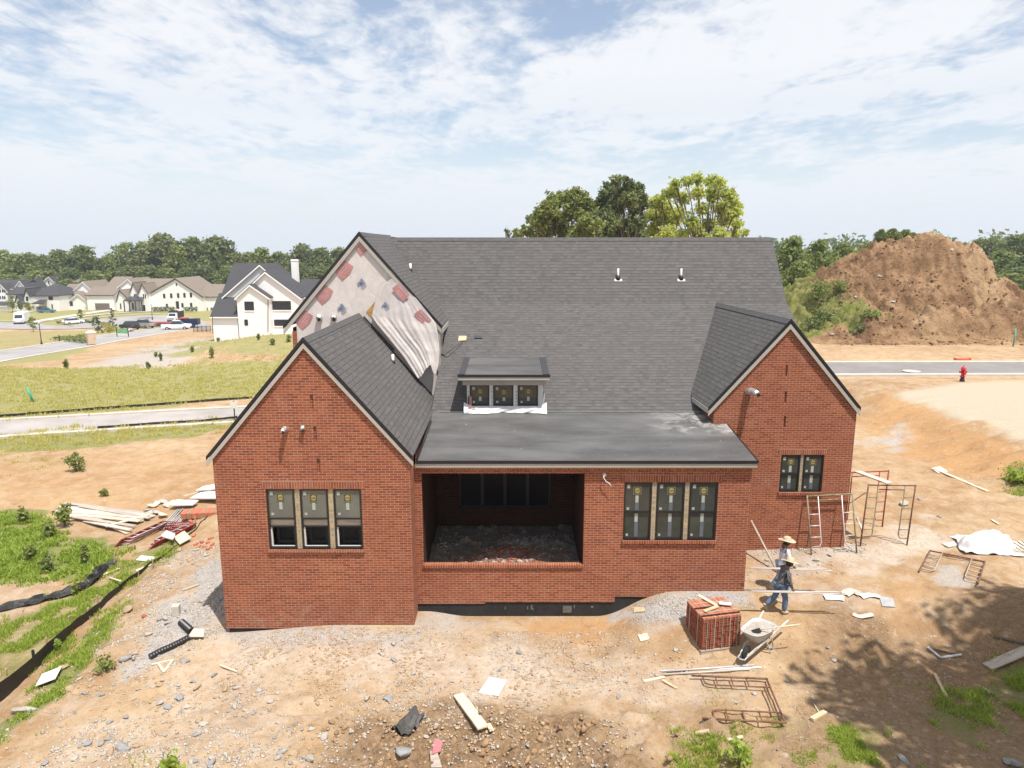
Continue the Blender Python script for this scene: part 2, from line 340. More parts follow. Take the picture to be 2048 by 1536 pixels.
mat_leaf('leaf_oak', (0.080, 0.112, 0.040), (0.200, 0.230, 0.080)); mat_leaf('leaf_mid', (0.105, 0.150, 0.042), (0.260, 0.300, 0.085)); mat_leaf('leaf_yellow', (0.27, 0.33, 0.070), (0.50, 0.54, 0.13), 0.5)
mat_leaf('leaf_deep', (0.072, 0.108, 0.036), (0.180, 0.225, 0.070)); mat_leaf('leaf_grass', (0.15, 0.235, 0.035), (0.37, 0.46, 0.080), 0.4); mat_leaf('leaf_dry', (0.32, 0.335, 0.095), (0.56, 0.52, 0.18), .5)
mat_leaf('leaf_conifer', (0.045, 0.080, 0.034), (0.11, 0.15, 0.06)); mat_leaf('leaf_gold', (0.20, 0.22, 0.03), (0.36, 0.34, 0.05))
mat_bark('bark', (0.14, 0.105, 0.075)); mat_bark('bark_pale', (0.34, 0.27, 0.20))
mat_wood('plank_white', (0.55, 0.49, 0.425), 0.28); mat_wood('plank_tan', (0.58, 0.44, 0.28)); mat_wood('plank_grey', (0.42, 0.36, 0.30)); mat_wood('plank_pale', (0.66, 0.55, 0.41))
plain('scaffold_red', (0.30, 0.045, 0.040), 0.55, 0.4, 9.0); plain('scaffold_rust', (0.17, 0.075, 0.045), 0.7, 0.45, 9.0); plain('scaffold_green', (0.22, 0.20, 0.12), 0.6, 0.4, 8.0)
plain('galvanised', (0.56, 0.54, 0.52), 0.45, 0.12, 6.0, metal=0.3); plain('board_white', (0.68, 0.655, 0.61), 0.6, 0.04, 2.0); plain('board_tan', (0.62, 0.53, 0.40), 0.7, 0.12, 3.0)
plain('silt_black', (0.017, 0.016, 0.016), 0.62, 0.4, 4.0); plain('pipe_black', (0.016, 0.016, 0.018), 0.45, 0.3, 12.0); plain('stone_pale', (0.42, 0.375, 0.325), 0.9, 0.22, 5.0, bump=0.03)
plain('stone_grey', (0.29, 0.285, 0.28), 0.9, 0.25, 5.0, bump=0.03); plain('stone_tan', (0.40, 0.285, 0.175), 0.9, 0.22, 5.0, bump=0.03); plain('stone_red', (0.34, 0.105, 0.06), 0.9, 0.25, 8.0, bump=0.02)
plain('porch_waste_shaded', (0.20, 0.175, 0.155), 0.95, 0.35, 4.0, bump=.02); plain('soil_clod', (0.305, 0.190, 0.105), 0.97, 0.3, 6.0, bump=.03)  # porch floor gravel carries the porch shade in its darker colour
plain('gravel', (0.42, 0.395, 0.375), 0.95, 0.25, 8.0); plain('hydrant_red', (0.50, 0.020, 0.022), 0.4, 0.1); plain('paint_orange', (0.60, 0.11, 0.03), 0.6, 0.2)
plain('skin', (0.22, 0.115, 0.07), 0.5, 0.08, 10.0); plain('straw', (0.52, 0.42, 0.28), 0.85, 0.15, 30.0, bump=0.006); plain('denim', (0.10, 0.16, 0.24), 0.9, 0.25, 14.0, bump=0.01)
plain('denim_pale', (0.30, 0.38, 0.47), 0.9, 0.2, 14.0, bump=0.01); plain('shirt_white', (0.60, 0.63, 0.70), 0.85, 0.06, 8.0, bump=0.012); plain('boot_tan', (0.40, 0.33, 0.25), 0.8, 0.2, 9.0)
plain('hair', (0.012, 0.010, 0.009), 0.7); plain('barrow_grey', (0.43, 0.43, 0.42), 0.6, 0.12, 7.0); plain('mortar_wet', (0.40, 0.365, 0.32), 0.9, 0.16, 14.0, bump=0.03)
plain('strap_pale', (0.42, 0.43, 0.33), 0.5, 0.2, 9.0); plain('strap_green', (0.20, 0.30, 0.20), 0.5, 0.2, 9.0); plain('car_white', (0.75, 0.76, 0.77), 0.25, 0.03); plain('car_black', (0.018, 0.019, 0.022), 0.22, 0.1)
plain('car_glass', (0.03, 0.045, 0.06), 0.08, 0.2); plain('car_blue', (0.06, 0.16, 0.22), 0.3); plain('dump_blue', (0.012, 0.025, 0.075), 0.4, 0.15); plain('tyre', (0.015, 0.015, 0.015), 0.8)
plain('chrome', (0.55, 0.55, 0.57), 0.2, 0.05, metal=0.8); plain('sign_green', (0.16, 0.36, 0.17), 0.5, 0.35, 2.5); plain('pipe_green', (0.05, 0.33, 0.22), 0.5, 0.1); plain('tin_grey', (0.35, 0.35, 0.36), 0.5)
plain('stake_wood', (0.42, 0.30, 0.19), 0.8, 0.2); plain('pink_board', (0.42, 0.16, 0.17), 0.7, 0.2); plain('red_tail', (0.45, 0.02, 0.02), 0.4); plain('toilet_tan', (0.55, 0.42, 0.30), 0.5, 0.05)
plain('lamp_globe', (0.75, 0.78, 0.75), 0.3, 0.03); plain('felt_grey', (0.075, 0.07, 0.065), 0.7, 0.3, 4.0)
def mat_stripe():
    m, nt, b = newmat('shirt_striped'); k = NT(nt); v = k.obj()
    sep = k.n('ShaderNodeSeparateXYZ'); k.l(v, sep.inputs[0]); w = k.noise(v, 9, 3, 0.5)
    s = k.math('SINE', k.math('MULTIPLY', k.math('ADD', k.math('ADD', sep.outputs[0], sep.outputs[1]), k.math('MULTIPLY', w, 0.05)), 130.0))
    k.l(k.mix(k.ramp(s, -0.2, 0.8), (0.045, 0.045, 0.055), (0.20, 0.195, 0.21)), b.inputs['Base Color']); b.inputs['Roughness'].default_value = 0.9
    k.l(k.bump(w, 0.6, 0.02), b.inputs['Normal'])
mat_stripe()
def mat_brickpack():
    """cored faces of packed bricks: rows of holes, the shade inside them painted dark"""
    m, nt, b = newmat('brick_cored'); k = NT(nt); uv = k.uv()
    sep = k.n('ShaderNodeSeparateXYZ'); k.l(uv, sep.inputs[0])
    fx = k.math('ABSOLUTE', k.math('SUBTRACT', k.math('FRACT', k.math('DIVIDE', sep.outputs[0], 0.052)), 0.5))
    fz = k.math('ABSOLUTE', k.math('SUBTRACT', k.math('FRACT', k.math('DIVIDE', sep.outputs[1], 0.058)), 0.5))
    hole = k.math('MULTIPLY', k.ramp(fx, 0.26, 0.30, 1, 0), k.ramp(fz, 0.24, 0.28, 1, 0))
    gx = k.math('ABSOLUTE', k.math('SUBTRACT', k.math('FRACT', k.math('DIVIDE', sep.outputs[0], 0.208)), 0.5))
    gap = k.ramp(gx, 0.465, 0.485)
    n = k.noise(uv, 30, 3, 0.6)
    c = k.mix(n, (0.28, 0.075, 0.04), (0.44, 0.14, 0.08)); c = k.mix(k.math('MAXIMUM', hole, k.math('MULTIPLY', gap, .6)), c, (0.045, 0.015, 0.010))
    k.l(c, b.inputs['Base Color']); b.inputs['Roughness'].default_value = 0.9
    k.l(k.bump(k.math('MAXIMUM', hole, gap), -1.0, 0.02), b.inputs['Normal'])
mat_brickpack()
plain('brick_new', (0.46, 0.155, 0.090), 0.9, 0.16, 12.0)
# ---------------------------------------------------------------- mesh helpers
class MB:
    def __init__(s): s.v = []; s.f = []; s.m = []; s.uvs = {}
    def face(s, pts, mi=0, uv=None):
        i = len(s.v); s.v.extend(tuple(p) for p in pts); s.f.append(tuple(range(i, i + len(pts)))); s.m.append(mi)
        if uv: s.uvs[len(s.f) - 1] = uv
    def raw(s, vs, fs, mi=0):
        i = len(s.v); s.v.extend(tuple(p) for p in vs)
        for f in fs: s.f.append(tuple(a + i for a in f)); s.m.append(mi)
    def box(s, x0, x1, y0, y1, z0, z1, mi=0, M=None):
        vs = [Vector((x, y, z)) for z in (z0, z1) for y in (y0, y1) for x in (x0, x1)]
        if M is not None: vs = [M @ v for v in vs]
        s.raw(vs, [(0, 2, 3, 1), (4, 5, 7, 6), (0, 1, 5, 4), (2, 6, 7, 3), (0, 4, 6, 2), (1, 3, 7, 5)], mi)
    def bar(s, a, b, w, h=None, mi=0, up=(0, 0, 1)):
        """a rectangular bar from a to b"""
        a = Vector(a); b = Vector(b); h = w if h is None else h; d = (b - a); L = d.length; d.normalize()
        sx = d.cross(Vector(up))
        if sx.length < 1e-4: sx = d.cross(Vector((0, 1, 0)))
        sx.normalize(); sz = sx.cross(d)
        M = Matrix((( d.x, sx.x, sz.x, a.x), (d.y, sx.y, sz.y, a.y), (d.z, sx.z, sz.z, a.z), (0, 0, 0, 1)))
        s.box(0, L, -w / 2, w / 2, -h / 2, h / 2, mi, M)
    def tube(s, pts, r, n=8, mi=0, cap=True):
        """round tube along points; r a number or one per point"""
        pts = [Vector(p) for p in pts]; k = len(pts); rs = [r] * k if isinstance(r, (int, float)) else list(r)
        base = len(s.v); ref = None
        for i, p in enumerate(pts):
            d = (pts[min(i + 1, k - 1)] - pts[max(i - 1, 0)]); d.normalize()
            if ref is None:
                ref = d.cross(Vector((0, 0, 1)));
                if ref.length < 0.1: ref = d.cross(Vector((1, 0, 0)))
            x = (ref - d * ref.dot(d)); x.normalize(); y = d.cross(x); ref = x
            for j in range(n):
                t = 2 * math.pi * j / n; s.v.append(tuple(p + (x * math.cos(t) + y * math.sin(t)) * rs[i]))
        for i in range(k - 1):
            for j in range(n):
                a = base + i * n + j; b = base + i * n + (j + 1) % n
                s.f.append((a, b, b + n, a + n)); s.m.append(mi)
        if cap:
            s.f.append(tuple(base + j for j in reversed(range(n)))); s.m.append(mi)
            s.f.append(tuple(base + (k - 1) * n + j for j in range(n))); s.m.append(mi)
    def lathe(s, prof, n=16, mi=0, M=None, cap=True):
        base = len(s.v)
        for r, z in prof:
            for j in range(n):
                t = 2 * math.pi * j / n; p = Vector((r * math.cos(t), r * math.sin(t), z)); s.v.append(tuple(M @ p if M is not None else p))
        for i in range(len(prof) - 1):
            for j in range(n):
                a = base + i * n + j; b = base + i * n + (j + 1) % n
                s.f.append((a, b, b + n, a + n)); s.m.append(mi)
        if cap:
            s.f.append(tuple(base + j for j in reversed(range(n)))); s.m.append(mi)
            s.f.append(tuple(base + (len(prof) - 1) * n + j for j in range(n))); s.m.append(mi)
    def prism(s, poly, d, mi=0):
        """extrude a planar polygon by vector d"""
        poly = [Vector(p) for p in poly]; d = Vector(d); n = len(poly)
        nrm = sum(((poly[i]).cross(poly[(i + 1) % n]) for i in range(n)), Vector((0, 0, 0)))
        if nrm.dot(d) > 0: poly = poly[::-1]
        i = len(s.v); s.v.extend(tuple(p) for p in poly); s.v.extend(tuple(p + d) for p in poly)
        s.f.append(tuple(range(i, i + n))); s.m.append(mi)
        s.f.append(tuple(i + n + j for j in reversed(range(n)))); s.m.append(mi)
        for j in range(n):
            a, b = i + j, i + (j + 1) % n; s.f.append((b, a, a + n, b + n)); s.m.append(mi)
    def grid(s, fn, nu, nv, mi=0):
        base = len(s.v)
        for j in range(nv + 1):
            for i in range(nu + 1): s.v.append(tuple(fn(i / nu, j / nv)))
        for j in range(nv):
            for i in range(nu):
                a = base + j * (nu + 1) + i; s.f.append((a, a + 1, a + nu + 2, a + nu + 1)); s.m.append(mi)
    def mesh(s, name, mats, smooth=False):
        me = bpy.data.meshes.new(name); me.from_pydata(s.v, [], s.f)
        mats = mats if isinstance(mats, (list, tuple)) else [mats]
        for m in mats: me.materials.append(MATS[m])
        if len(mats) > 1: me.polygons.foreach_set('material_index', s.m)
        uvl = me.uv_layers.new(name='UVMap'); data = np.zeros(len(me.loops) * 2, np.float32)
        Z = Vector((0, 0, 1)); k = 0
        for fi, f in enumerate(s.f):
            given = s.uvs.get(fi)
            if given:
                for u in given: data[2 * k] = u[0]; data[2 * k + 1] = u[1]; k += 1
                continue
            n = me.polygons[fi].normal
            if abs(n.z) > 0.985: u = Vector((1, 0, 0)); v = Vector((0, 1, 0))
            else: u = Z.cross(n).normalized(); v = n.cross(u)
            for a in f:
                p = Vector(s.v[a]); data[2 * k] = p.dot(u); data[2 * k + 1] = p.dot(v); k += 1
        uvl.data.foreach_set('uv', data)
        if smooth: me.polygons.foreach_set('use_smooth', [True] * len(me.polygons))
        me.update(); return me
    def build(s, name, mats, parent=None, smooth=False, bevel=0.0):
        o = bpy.data.objects.new(name, s.mesh(name, mats, smooth)); COL.objects.link(o)
        if parent is not None:
            o.parent = parent
            if parent.get('_world'): o.location = -parent.location
            elif parent.get('_off'): o.location = (0, 0, 0)
        if bevel:
            b = o.modifiers.new('bevel', 'BEVEL'); b.width = bevel; b.segments = 1; b.limit_method = 'ANGLE'
        return o
def tag(o, label=None, cat=None, group=None, kind=None):
    if label: o['label'] = label
    if cat: o['category'] = cat
    if group: o['group'] = group
    if kind: o['kind'] = kind
    return o
def empty(name, loc=(0, 0, 0), rz=0.0, label=None, cat=None, group=None, worldparts=False):
    """a thing's root at its base; worldparts: its parts are written in world coordinates"""
    o = bpy.data.objects.new(name, None); COL.objects.link(o); o.empty_display_size = 0.2
    o.location = loc; o.rotation_euler = (0, 0, rz)
    if worldparts: WORLDP.add(o.name)
    return tag(o, label, cat, group)
WORLDP = set()
def sub(o, parent):
    o.parent = parent; return o
_old_build = MB.build
def _pieces(s):
    """the separate pieces of this mesh, each an MB of its own"""
    key = {}; par = list(range(len(s.f)))
    def find(a):
        while par[a] != a: par[a] = par[par[a]]; a = par[a]
        return a
    for fi, f in enumerate(s.f):
        for a in f:
            k = tuple(round(c, 4) for c in s.v[a])
            if k in key: par[find(fi)] = find(key[k])
            else: key[k] = fi
    groups = {}
    for fi in range(len(s.f)): groups.setdefault(find(fi), []).append(fi)
    out = []
    for g in groups.values():
        m = MB()
        for fi in g: m.face([s.v[a] for a in s.f[fi]], s.m[fi], s.uvs.get(fi))
        out.append(m)
    return out
def _each(s, name, mats, parent=None, bevel=0.0): return [m.build(name, mats, parent, False, bevel) for m in _pieces(s)]
MB.each = _each
def _build(s, name, mats, parent=None, smooth=False, bevel=0.0):
    o = bpy.data.objects.new(name, s.mesh(name, mats, smooth)); COL.objects.link(o)
    if parent is not None:
        o.parent = parent
        if parent.name in WORLDP: o.location = -Vector(parent.location)
    if bevel:
        b = o.modifiers.new('bevel', 'BEVEL'); b.width = bevel; b.segments = 2; b.limit_method = 'ANGLE'
    return o
MB.build = _build
def copy_tree(o, parent=None):
    c = o.copy(); COL.objects.link(c); c.parent = parent
    for ch in list(o.children): copy_tree(ch, c)
    return c
def np_mesh(name, verts, faces, mats, tint=None, smooth=False):
    """faces: (n,3) or (n,4) int array; tint: one value per vertex"""
    me = bpy.data.meshes.new(name); nv = len(verts); nf, w = faces.shape
    me.vertices.add(nv); me.vertices.foreach_set('co', np.ascontiguousarray(verts, np.float32).ravel())
    me.loops.add(nf * w); me.loops.foreach_set('vertex_index', np.ascontiguousarray(faces, np.int32).ravel())
    me.polygons.add(nf); me.polygons.foreach_set('loop_start', np.arange(0, nf * w, w, dtype=np.int32))
    if smooth: me.polygons.foreach_set('use_smooth', np.ones(nf, bool))
    me.update(calc_edges=True)
    if tint is not None:
        a = me.attributes.new('tint', 'FLOAT', 'POINT'); a.data.foreach_set('value', np.ascontiguousarray(tint, np.float32))
    for m in (mats if isinstance(mats, (list, tuple)) else [mats]): me.materials.append(MATS[m])
    return me
def link(name, me, parent=None, loc=None):
    o = bpy.data.objects.new(name, me); COL.objects.link(o)
    if parent is not None: o.parent = parent
    if loc is not None: o.location = loc
    return o

# ---------------------------------------------------------------- the ground
def poly_w(px): return [(g.x, g.y) for g in (G(*p) for p in px)]
def poly_mask(x, y, poly, soft, amp, seed, nscale):
    inside = np.zeros(x.shape, bool); n = len(poly); d = np.full(x.shape, 1e9)
    for i in range(n):
        x0, y0 = poly[i]; x1, y1 = poly[(i + 1) % n]
        c = ((y0 > y) != (y1 > y)) & (x < (x1 - x0) * (y - y0) / (y1 - y0 + 1e-12) + x0); inside ^= c
        dx, dy = x1 - x0, y1 - y0; t = np.clip(((x - x0) * dx + (y - y0) * dy) / (dx * dx + dy * dy + 1e-9), 0, 1)
        d = np.minimum(d, np.hypot(x - x0 - t * dx, y - y0 - t * dy))
    sdist = np.where(inside, d, -d) + amp * fbm(x * nscale, y * nscale, seed, 4) * 1.6
    return ss(-soft, soft, sdist)
def zone(px, soft, amp, ns, strength=1.0): return (poly_w(px), soft, amp, ns, strength)
GRASS = [
 zone([(-60,1020),(60,1030),(130,1078),(205,1085),(228,1112),(180,1165),(100,1158),(-60,1165)], .5, .7, .8, 1.0),
 zone([(-60,1262),(110,1195),(230,1128),(330,1092),(310,1135),(250,1188),(150,1252),(60,1345),(-60,1440)], .5, .9, .9, .72),
 zone([(-60,1500),(40,1425),(150,1290),(215,1228),(262,1200),(215,1275),(160,1335),(130,1385),(40,1450),(-40,1520)], .25, .35, 1.2, .9),
 zone([(-200,730),(330,735),(440,724),(600,716),(700,760),(500,792),(250,822),(-200,850)], 1.2, 1.5, .35, .80),
 zone([(-200,872),(240,853),(470,836),(560,836),(440,866),(300,880),(100,902),(-200,900)], .5, 1.2, .5, .75),
 zone([(-200,905),(60,895),(160,925),(100,950),(-200,960)], .8, 2.0, .5, .35),
 zone([(300,700),(420,676),(600,668),(660,690),(560,712),(400,722)], 1.5, 3.5, .22, .55),
 zone([(-200,722),(150,690),(190,684),(190,700),(120,720),(-100,742)], 1.0, 1.2, .3, .7),
 zone([(-200,664),(120,664),(250,652),(330,640),(300,668),(180,676),(0,705),(-200,712)], 1.0, 3.5, .18, .5),
 zone([(-300,600),(420,600),(430,640),(300,650),(-300,664)], 1.0, .5, .3, .9),
 zone([(1372,1470),(1450,1460),(1560,1456),(1580,1500),(1600,1560),(1330,1560)], .5, .8, 1.5, .62),
 zone([(1620,1440),(1700,1430),(1770,1470),(1790,1560),(1640,1560)], .5, .8, 1.5, .7),
 zone([(1868,1385),(1930,1375),(1990,1440),(1960,1480),(1890,1450)], .4, .6, 1.8, .8),
 zone([(1990,1330),(2060,1320),(2120,1480),(2010,1420)], .4, .6, 1.5, .8),
 zone([(1290,1400),(1540,1360),(1530,1420),(1300,1430)], .2, .5, 2.0, .30),
 zone([(1640,1340),(1760,1310),(1830,1390),(1700,1430)], .2, .6, 1.6, .33),
 zone([(2010,935),(2100,925),(2100,1010),(2020,985)], .2, .5, 1.2, .7),
 zone([(0,1440),(80,1430),(210,1480),(300,1560),(-60,1580)], .3, .7, 1.4, .22),
 zone([(1080,1400),(1160,1390),(1180,1480),(1060,1470)], .2, .4, 2.0, .25),
]
GRAVEL = [
 zone([(380,1152),(445,1105),(455,1182),(395,1192)], .3, .5, 1.2, .9), zone([(320,1205),(450,1185),(456,1262),(380,1275),(300,1322),(255,1355),(300,1300)], .25, .4, 1.5, .95),
 zone([(456,1262),(820,1252),(905,1236),(800,1286),(600,1292),(460,1300)], .3, .5, 1.2, .75), zone([(1235,1232),(1325,1190),(1495,1178),(1500,1208),(1372,1240),(1290,1250)], .2, .35, 1.5, 1.0),
 zone([(150,748),(300,692),(430,676),(420,708),(330,738),(200,746)], 1.5, 2.5, .3, .85), zone([(1716,880),(1790,853),(1832,868),(1818,897),(1755,893)], .4, .8, .8, .9),
 zone([(830,1222),(1000,1232),(1000,1245),(860,1262)], .2, .4, 1.5, .6), zone([(1870,1130),(1925,1128),(1925,1170),(1885,1168)], .15, .3, 1.5, .8), zone([(1500,1100),(1720,1085),(1700,1115),(1500,1160)], .3, .6, 1.3, .45),
]
PALE = [zone([(1560,1118),(1700,1090),(1860,1045),(1900,1075),(1760,1120),(1640,1136)], .4, .8, .9, .85), zone([(480,1290),(900,1262),(1000,1330),(1300,1350),(1100,1420),(800,1400),(560,1390)], .8, 1.2, .6, .68), zone([(820,1255),(1040,1290),(1380,1320),(1500,1400),(1250,1430),(850,1400)], .7, 1.1, .8, .38), zone([(330,1110),(440,1090),(456,1262),(620,1400),(640,1560),(60,1560),(110,1430),(300,1380)], .6, 1.0, .8, .38),
        zone([(-60,1150),(150,1165),(60,1230),(-60,1260)], .5, .8, .8, .3), zone([(1530,1175),(1700,1180),(1800,1205),(1700,1216),(1560,1200)], .2, .5, 1.4, .5)]
ORANGE = [zone([(1735,805),(1800,788),(1950,850),(2100,900),(2100,985),(1900,935),(1780,908),(1715,850)], .6, .8, .5, .85), zone([(1040,1252),(1235,1238),(1215,1292),(1055,1296)], .3, .5, 1.0, .8),
          zone([(880,1340),(965,1355),(935,1392),(880,1385)], .12, .2, 1.5, .8), zone([(-300,920),(440,900),(440,1010),(200,1030),(-300,1010)], 1.5, 1.5, .3, .35), zone([(1790,1180),(1840,1160),(1850,1200),(1790,1205)], .15, .3, 1.6, .5)]
STRAW = [zone([(1785,792),(1880,768),(2200,760),(2250,900),(2060,884),(1960,852),(1875,822)], .5, .5, .5, 1.0)]
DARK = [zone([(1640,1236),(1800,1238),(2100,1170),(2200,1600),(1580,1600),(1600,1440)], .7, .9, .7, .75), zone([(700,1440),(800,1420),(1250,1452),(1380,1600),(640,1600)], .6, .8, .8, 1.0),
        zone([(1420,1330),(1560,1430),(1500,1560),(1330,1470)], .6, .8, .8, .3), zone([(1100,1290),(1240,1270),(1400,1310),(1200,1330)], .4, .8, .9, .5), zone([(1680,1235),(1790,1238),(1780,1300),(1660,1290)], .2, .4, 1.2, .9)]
RED = [zone([(480,1330),(560,1360),(540,1410),(470,1380)], .2, .4, 1.5, .3), zone([(1040,1330),(1130,1340),(1100,1365),(1030,1355)], .2, .4, 1.5, .35)]
def masks(x, y, zones, seed):
    out = np.zeros(x.shape)
    for i, (poly, soft, amp, ns, st) in enumerate(zones):
        xs = [p[0] for p in poly]; ys = [p[1] for p in poly]; m = 2.5 * soft + 2.5 * amp
        sel = (x > min(xs) - m) & (x < max(xs) + m) & (y > min(ys) - m) & (y < max(ys) + m)
        if sel.any(): out[sel] = np.maximum(out[sel], st * poly_mask(x[sel], y[sel], poly, soft, amp, seed + i, ns))
    return out
def mat_ground():
    m, nt, b = newmat('ground'); k = NT(nt); p = k.geo()
    A = k.n('ShaderNodeSeparateColor'); k.l(k.attr('zone_a').outputs['Color'], A.inputs[0]); B = k.n('ShaderNodeSeparateColor'); k.l(k.attr('zone_b').outputs['Color'], B.inputs[0])
    n1 = k.noise(p, 0.22, 6, 0.62, 0.4); n2 = k.noise(p, 1.4, 6, 0.65, 0.3); n3 = k.noise(p, 9, 5, 0.7); n4 = k.noise(p, 42, 3, 0.7)
    c = k.mix(k.ramp(n1, 0.3, 0.7), (0.325, 0.196, 0.100), (0.455, 0.318, 0.183))
    c = k.mix(k.math('MULTIPLY', k.ramp(n2, 0.42, 0.72), 0.6), c, (0.50, 0.395, 0.290))
    c = k.mix(k.math('MULTIPLY', k.ramp(n2, 0.5, 0.25), 0.6), c, (0.265, 0.155, 0.078))
    c = k.mix(k.math('MULTIPLY', B.outputs[0], k.ramp(n2, 0.2, 0.6, 0.5, 1.0)), c, k.mix(n3, (0.40, 0.215, 0.085), (0.47, 0.285, 0.135)))
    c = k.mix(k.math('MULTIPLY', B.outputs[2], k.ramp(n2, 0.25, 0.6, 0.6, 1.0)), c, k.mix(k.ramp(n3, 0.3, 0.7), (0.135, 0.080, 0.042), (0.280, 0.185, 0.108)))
    c = k.mix(k.math('MULTIPLY', A.outputs[2], k.ramp(n2, 0.25, 0.6, 0.45, 1.0)), c, k.mix(k.ramp(n3, 0.3, 0.7), (0.47, 0.38, 0.29), (0.56, 0.50, 0.44)))
    gcol = k.mix(k.ramp(n4, 0.35, 0.65), (0.27, 0.245, 0.225), (0.52, 0.49, 0.46))
    c = k.mix(k.math('MULTIPLY', A.outputs[1], k.ramp(n3, 0.2, 0.55, 0.65, 1.0)), c, gcol)
    sc = k.mix(k.ramp(k.noise(k.mapping(p, (1, 3.5, 1)), 12, 4, 0.7), 0.3, 0.7), (0.38, 0.32, 0.235), (0.50, 0.435, 0.34))
    c = k.mix(B.outputs[1], c, sc)
    gr = k.mix(k.ramp(n2, 0.3, 0.7), (0.185, 0.195, 0.062), (0.285, 0.275, 0.105)); gr = k.mix(k.math('MULTIPLY', k.ramp(n1, 0.42, 0.66), 0.55), gr, (0.33, 0.27, 0.115))
    gr = k.mix(k.math('MULTIPLY', k.ramp(n4, 0.35, 0.6), 0.5), gr, (0.095, 0.115, 0.034))
    sz = k.n('ShaderNodeSeparateXYZ'); k.l(p, sz.inputs[0]); gr = k.mix(k.math('MULTIPLY', k.ramp(sz.outputs[1], 30, 55), .5), gr, (0.34, 0.30, 0.135))
    lawn = k.ramp(k.math('SUBTRACT', k.math('ADD', A.outputs[0], k.math('ADD', k.math('MULTIPLY', n3, 0.55), k.math('MULTIPLY', n4, 0.35))), k.math('MULTIPLY', n2, 0.25)), 0.62, 0.92)
    c = k.mix(k.math('MULTIPLY', lawn, k.ramp(A.outputs[0], 0.02, 0.25)), c, gr)
    # small grit and pale chips lie everywhere in the loose soil
    vor = k.n('ShaderNodeTexVoronoi'); k.l(p, vor.inputs['Vector']); vor.inputs['Scale'].default_value = 7.5
    sepc = k.n('ShaderNodeSeparateColor'); k.l(vor.outputs['Color'], sepc.inputs[0])
    chip = k.math('MULTIPLY', k.math('LESS_THAN', vor.outputs['Distance'], k.math('MULTIPLY', sepc.outputs[0], 0.34)), k.math('GREATER_THAN', sepc.outputs[1], 0.55))
    chip = k.math('MULTIPLY', chip, k.ramp(k.math('ADD', lawn, B.outputs[1]), 0.1, 0.5, 1.0, 0.0)); chip = k.math('MULTIPLY', chip, k.ramp(n2, 0.40, 0.6))
    c = k.mix(k.math('MULTIPLY', chip, 0.75), c, k.mix(sepc.outputs[2], (0.32, 0.28, 0.24), (0.52, 0.46, 0.40)))
    c = k.mix(k.math('MULTIPLY', k.ramp(n4, 0.55, 0.75), 0.35), c, (0.55, 0.47, 0.38)); c = k.mix(k.math('MULTIPLY', k.ramp(n4, 0.45, 0.25), 0.30), c, (0.20, 0.12, 0.06))
    n5 = k.noise(p, 3.6, 7, 0.72, 0.8); bare = k.ramp(k.math('ADD', lawn, B.outputs[1]), 0.1, 0.6, 1.0, 0.0)
    c = k.mix(k.math('MULTIPLY', bare, k.math('MULTIPLY', k.ramp(n5, 0.47, 0.30), 0.5)), c, (0.19, 0.115, 0.062)); c = k.mix(k.math('MULTIPLY', bare, k.math('MULTIPLY', k.ramp(n5, 0.55, 0.72), 0.55)), c, (0.52, 0.455, 0.385))
    k.l(c, b.inputs['Base Color']); b.inputs['Roughness'].default_value = 0.96; b.inputs['Specular IOR Level'].default_value = 0.15
    h = k.math('ADD', k.math('ADD', k.math('MULTIPLY', n3, 0.9), k.math('MULTIPLY', n5, 1.1)), k.math('MULTIPLY', n4, 0.35)); h = k.math('ADD', h, k.math('MULTIPLY', chip, 0.4))
    k.l(k.bump(h, 0.8, 0.06), b.inputs['Normal'])
mat_ground()
def axis(lo, hi, a, b, step, rate):
    mid = np.arange(a, b, step); out = [b]; s = step
    while out[-1] < hi: s *= rate; out.append(out[-1] + s)
    left = [a - step]; s = step
    while left[-1] > lo: s *= rate; left.append(left[-1] - s)
    return np.concatenate([np.array(left[::-1]), mid, np.array(out)])
def make_ground():
    xs = axis(-700, 700, -14.5, 17.5, 0.1, 1.035); ys = axis(-40, 800, 10.5, 29.0, 0.1, 1.021)
    X, Y = np.meshgrid(xs, ys); Z = terrain(X, Y)
    rd = dist_poly(X, Y, _ROADL)
    nx, ny = len(xs), len(ys)
    idx = np.arange(nx * ny).reshape(ny, nx)
    F = np.stack([idx[:-1, :-1], idx[:-1, 1:], idx[1:, 1:], idx[1:, :-1]], -1).reshape(-1, 4)
    Zl = Z - 0.22 * ss(3.6, 2.6, rd)                                  # the lane lies in its own shallow bed
    me = np_mesh('ground', np.stack([X, Y, Zl], -1).reshape(-1, 3), F, 'ground', smooth=True)
    za = np.ones((ny, nx, 4), np.float32); zb = np.ones((ny, nx, 4), np.float32)
    far = ss(160, 195, Y) * ss(30, 10, X); woods = np.maximum(ss(175, 190, Y), ss(75, 82, Y) * ss(5, 25, X))
    za[..., 0] = np.maximum(np.maximum(masks(X, Y, GRASS, 100), far * 0.9), woods); za[..., 0] *= 1 - .36 * ss(27, 22, Y); za[..., 1] = masks(X, Y, GRAVEL, 200)
    za[..., 2] = np.maximum(masks(X, Y, PALE, 300), 0.5 * ss(4.2, 3.4, rd)); zb[..., 0] = masks(X, Y, ORANGE, 400); zb[..., 1] = masks(X, Y, STRAW, 500)
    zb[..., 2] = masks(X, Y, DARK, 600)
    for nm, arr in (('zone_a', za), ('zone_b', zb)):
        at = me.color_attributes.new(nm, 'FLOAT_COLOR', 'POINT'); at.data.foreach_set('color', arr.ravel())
    tag(link('ground', me), kind='structure')
make_ground()

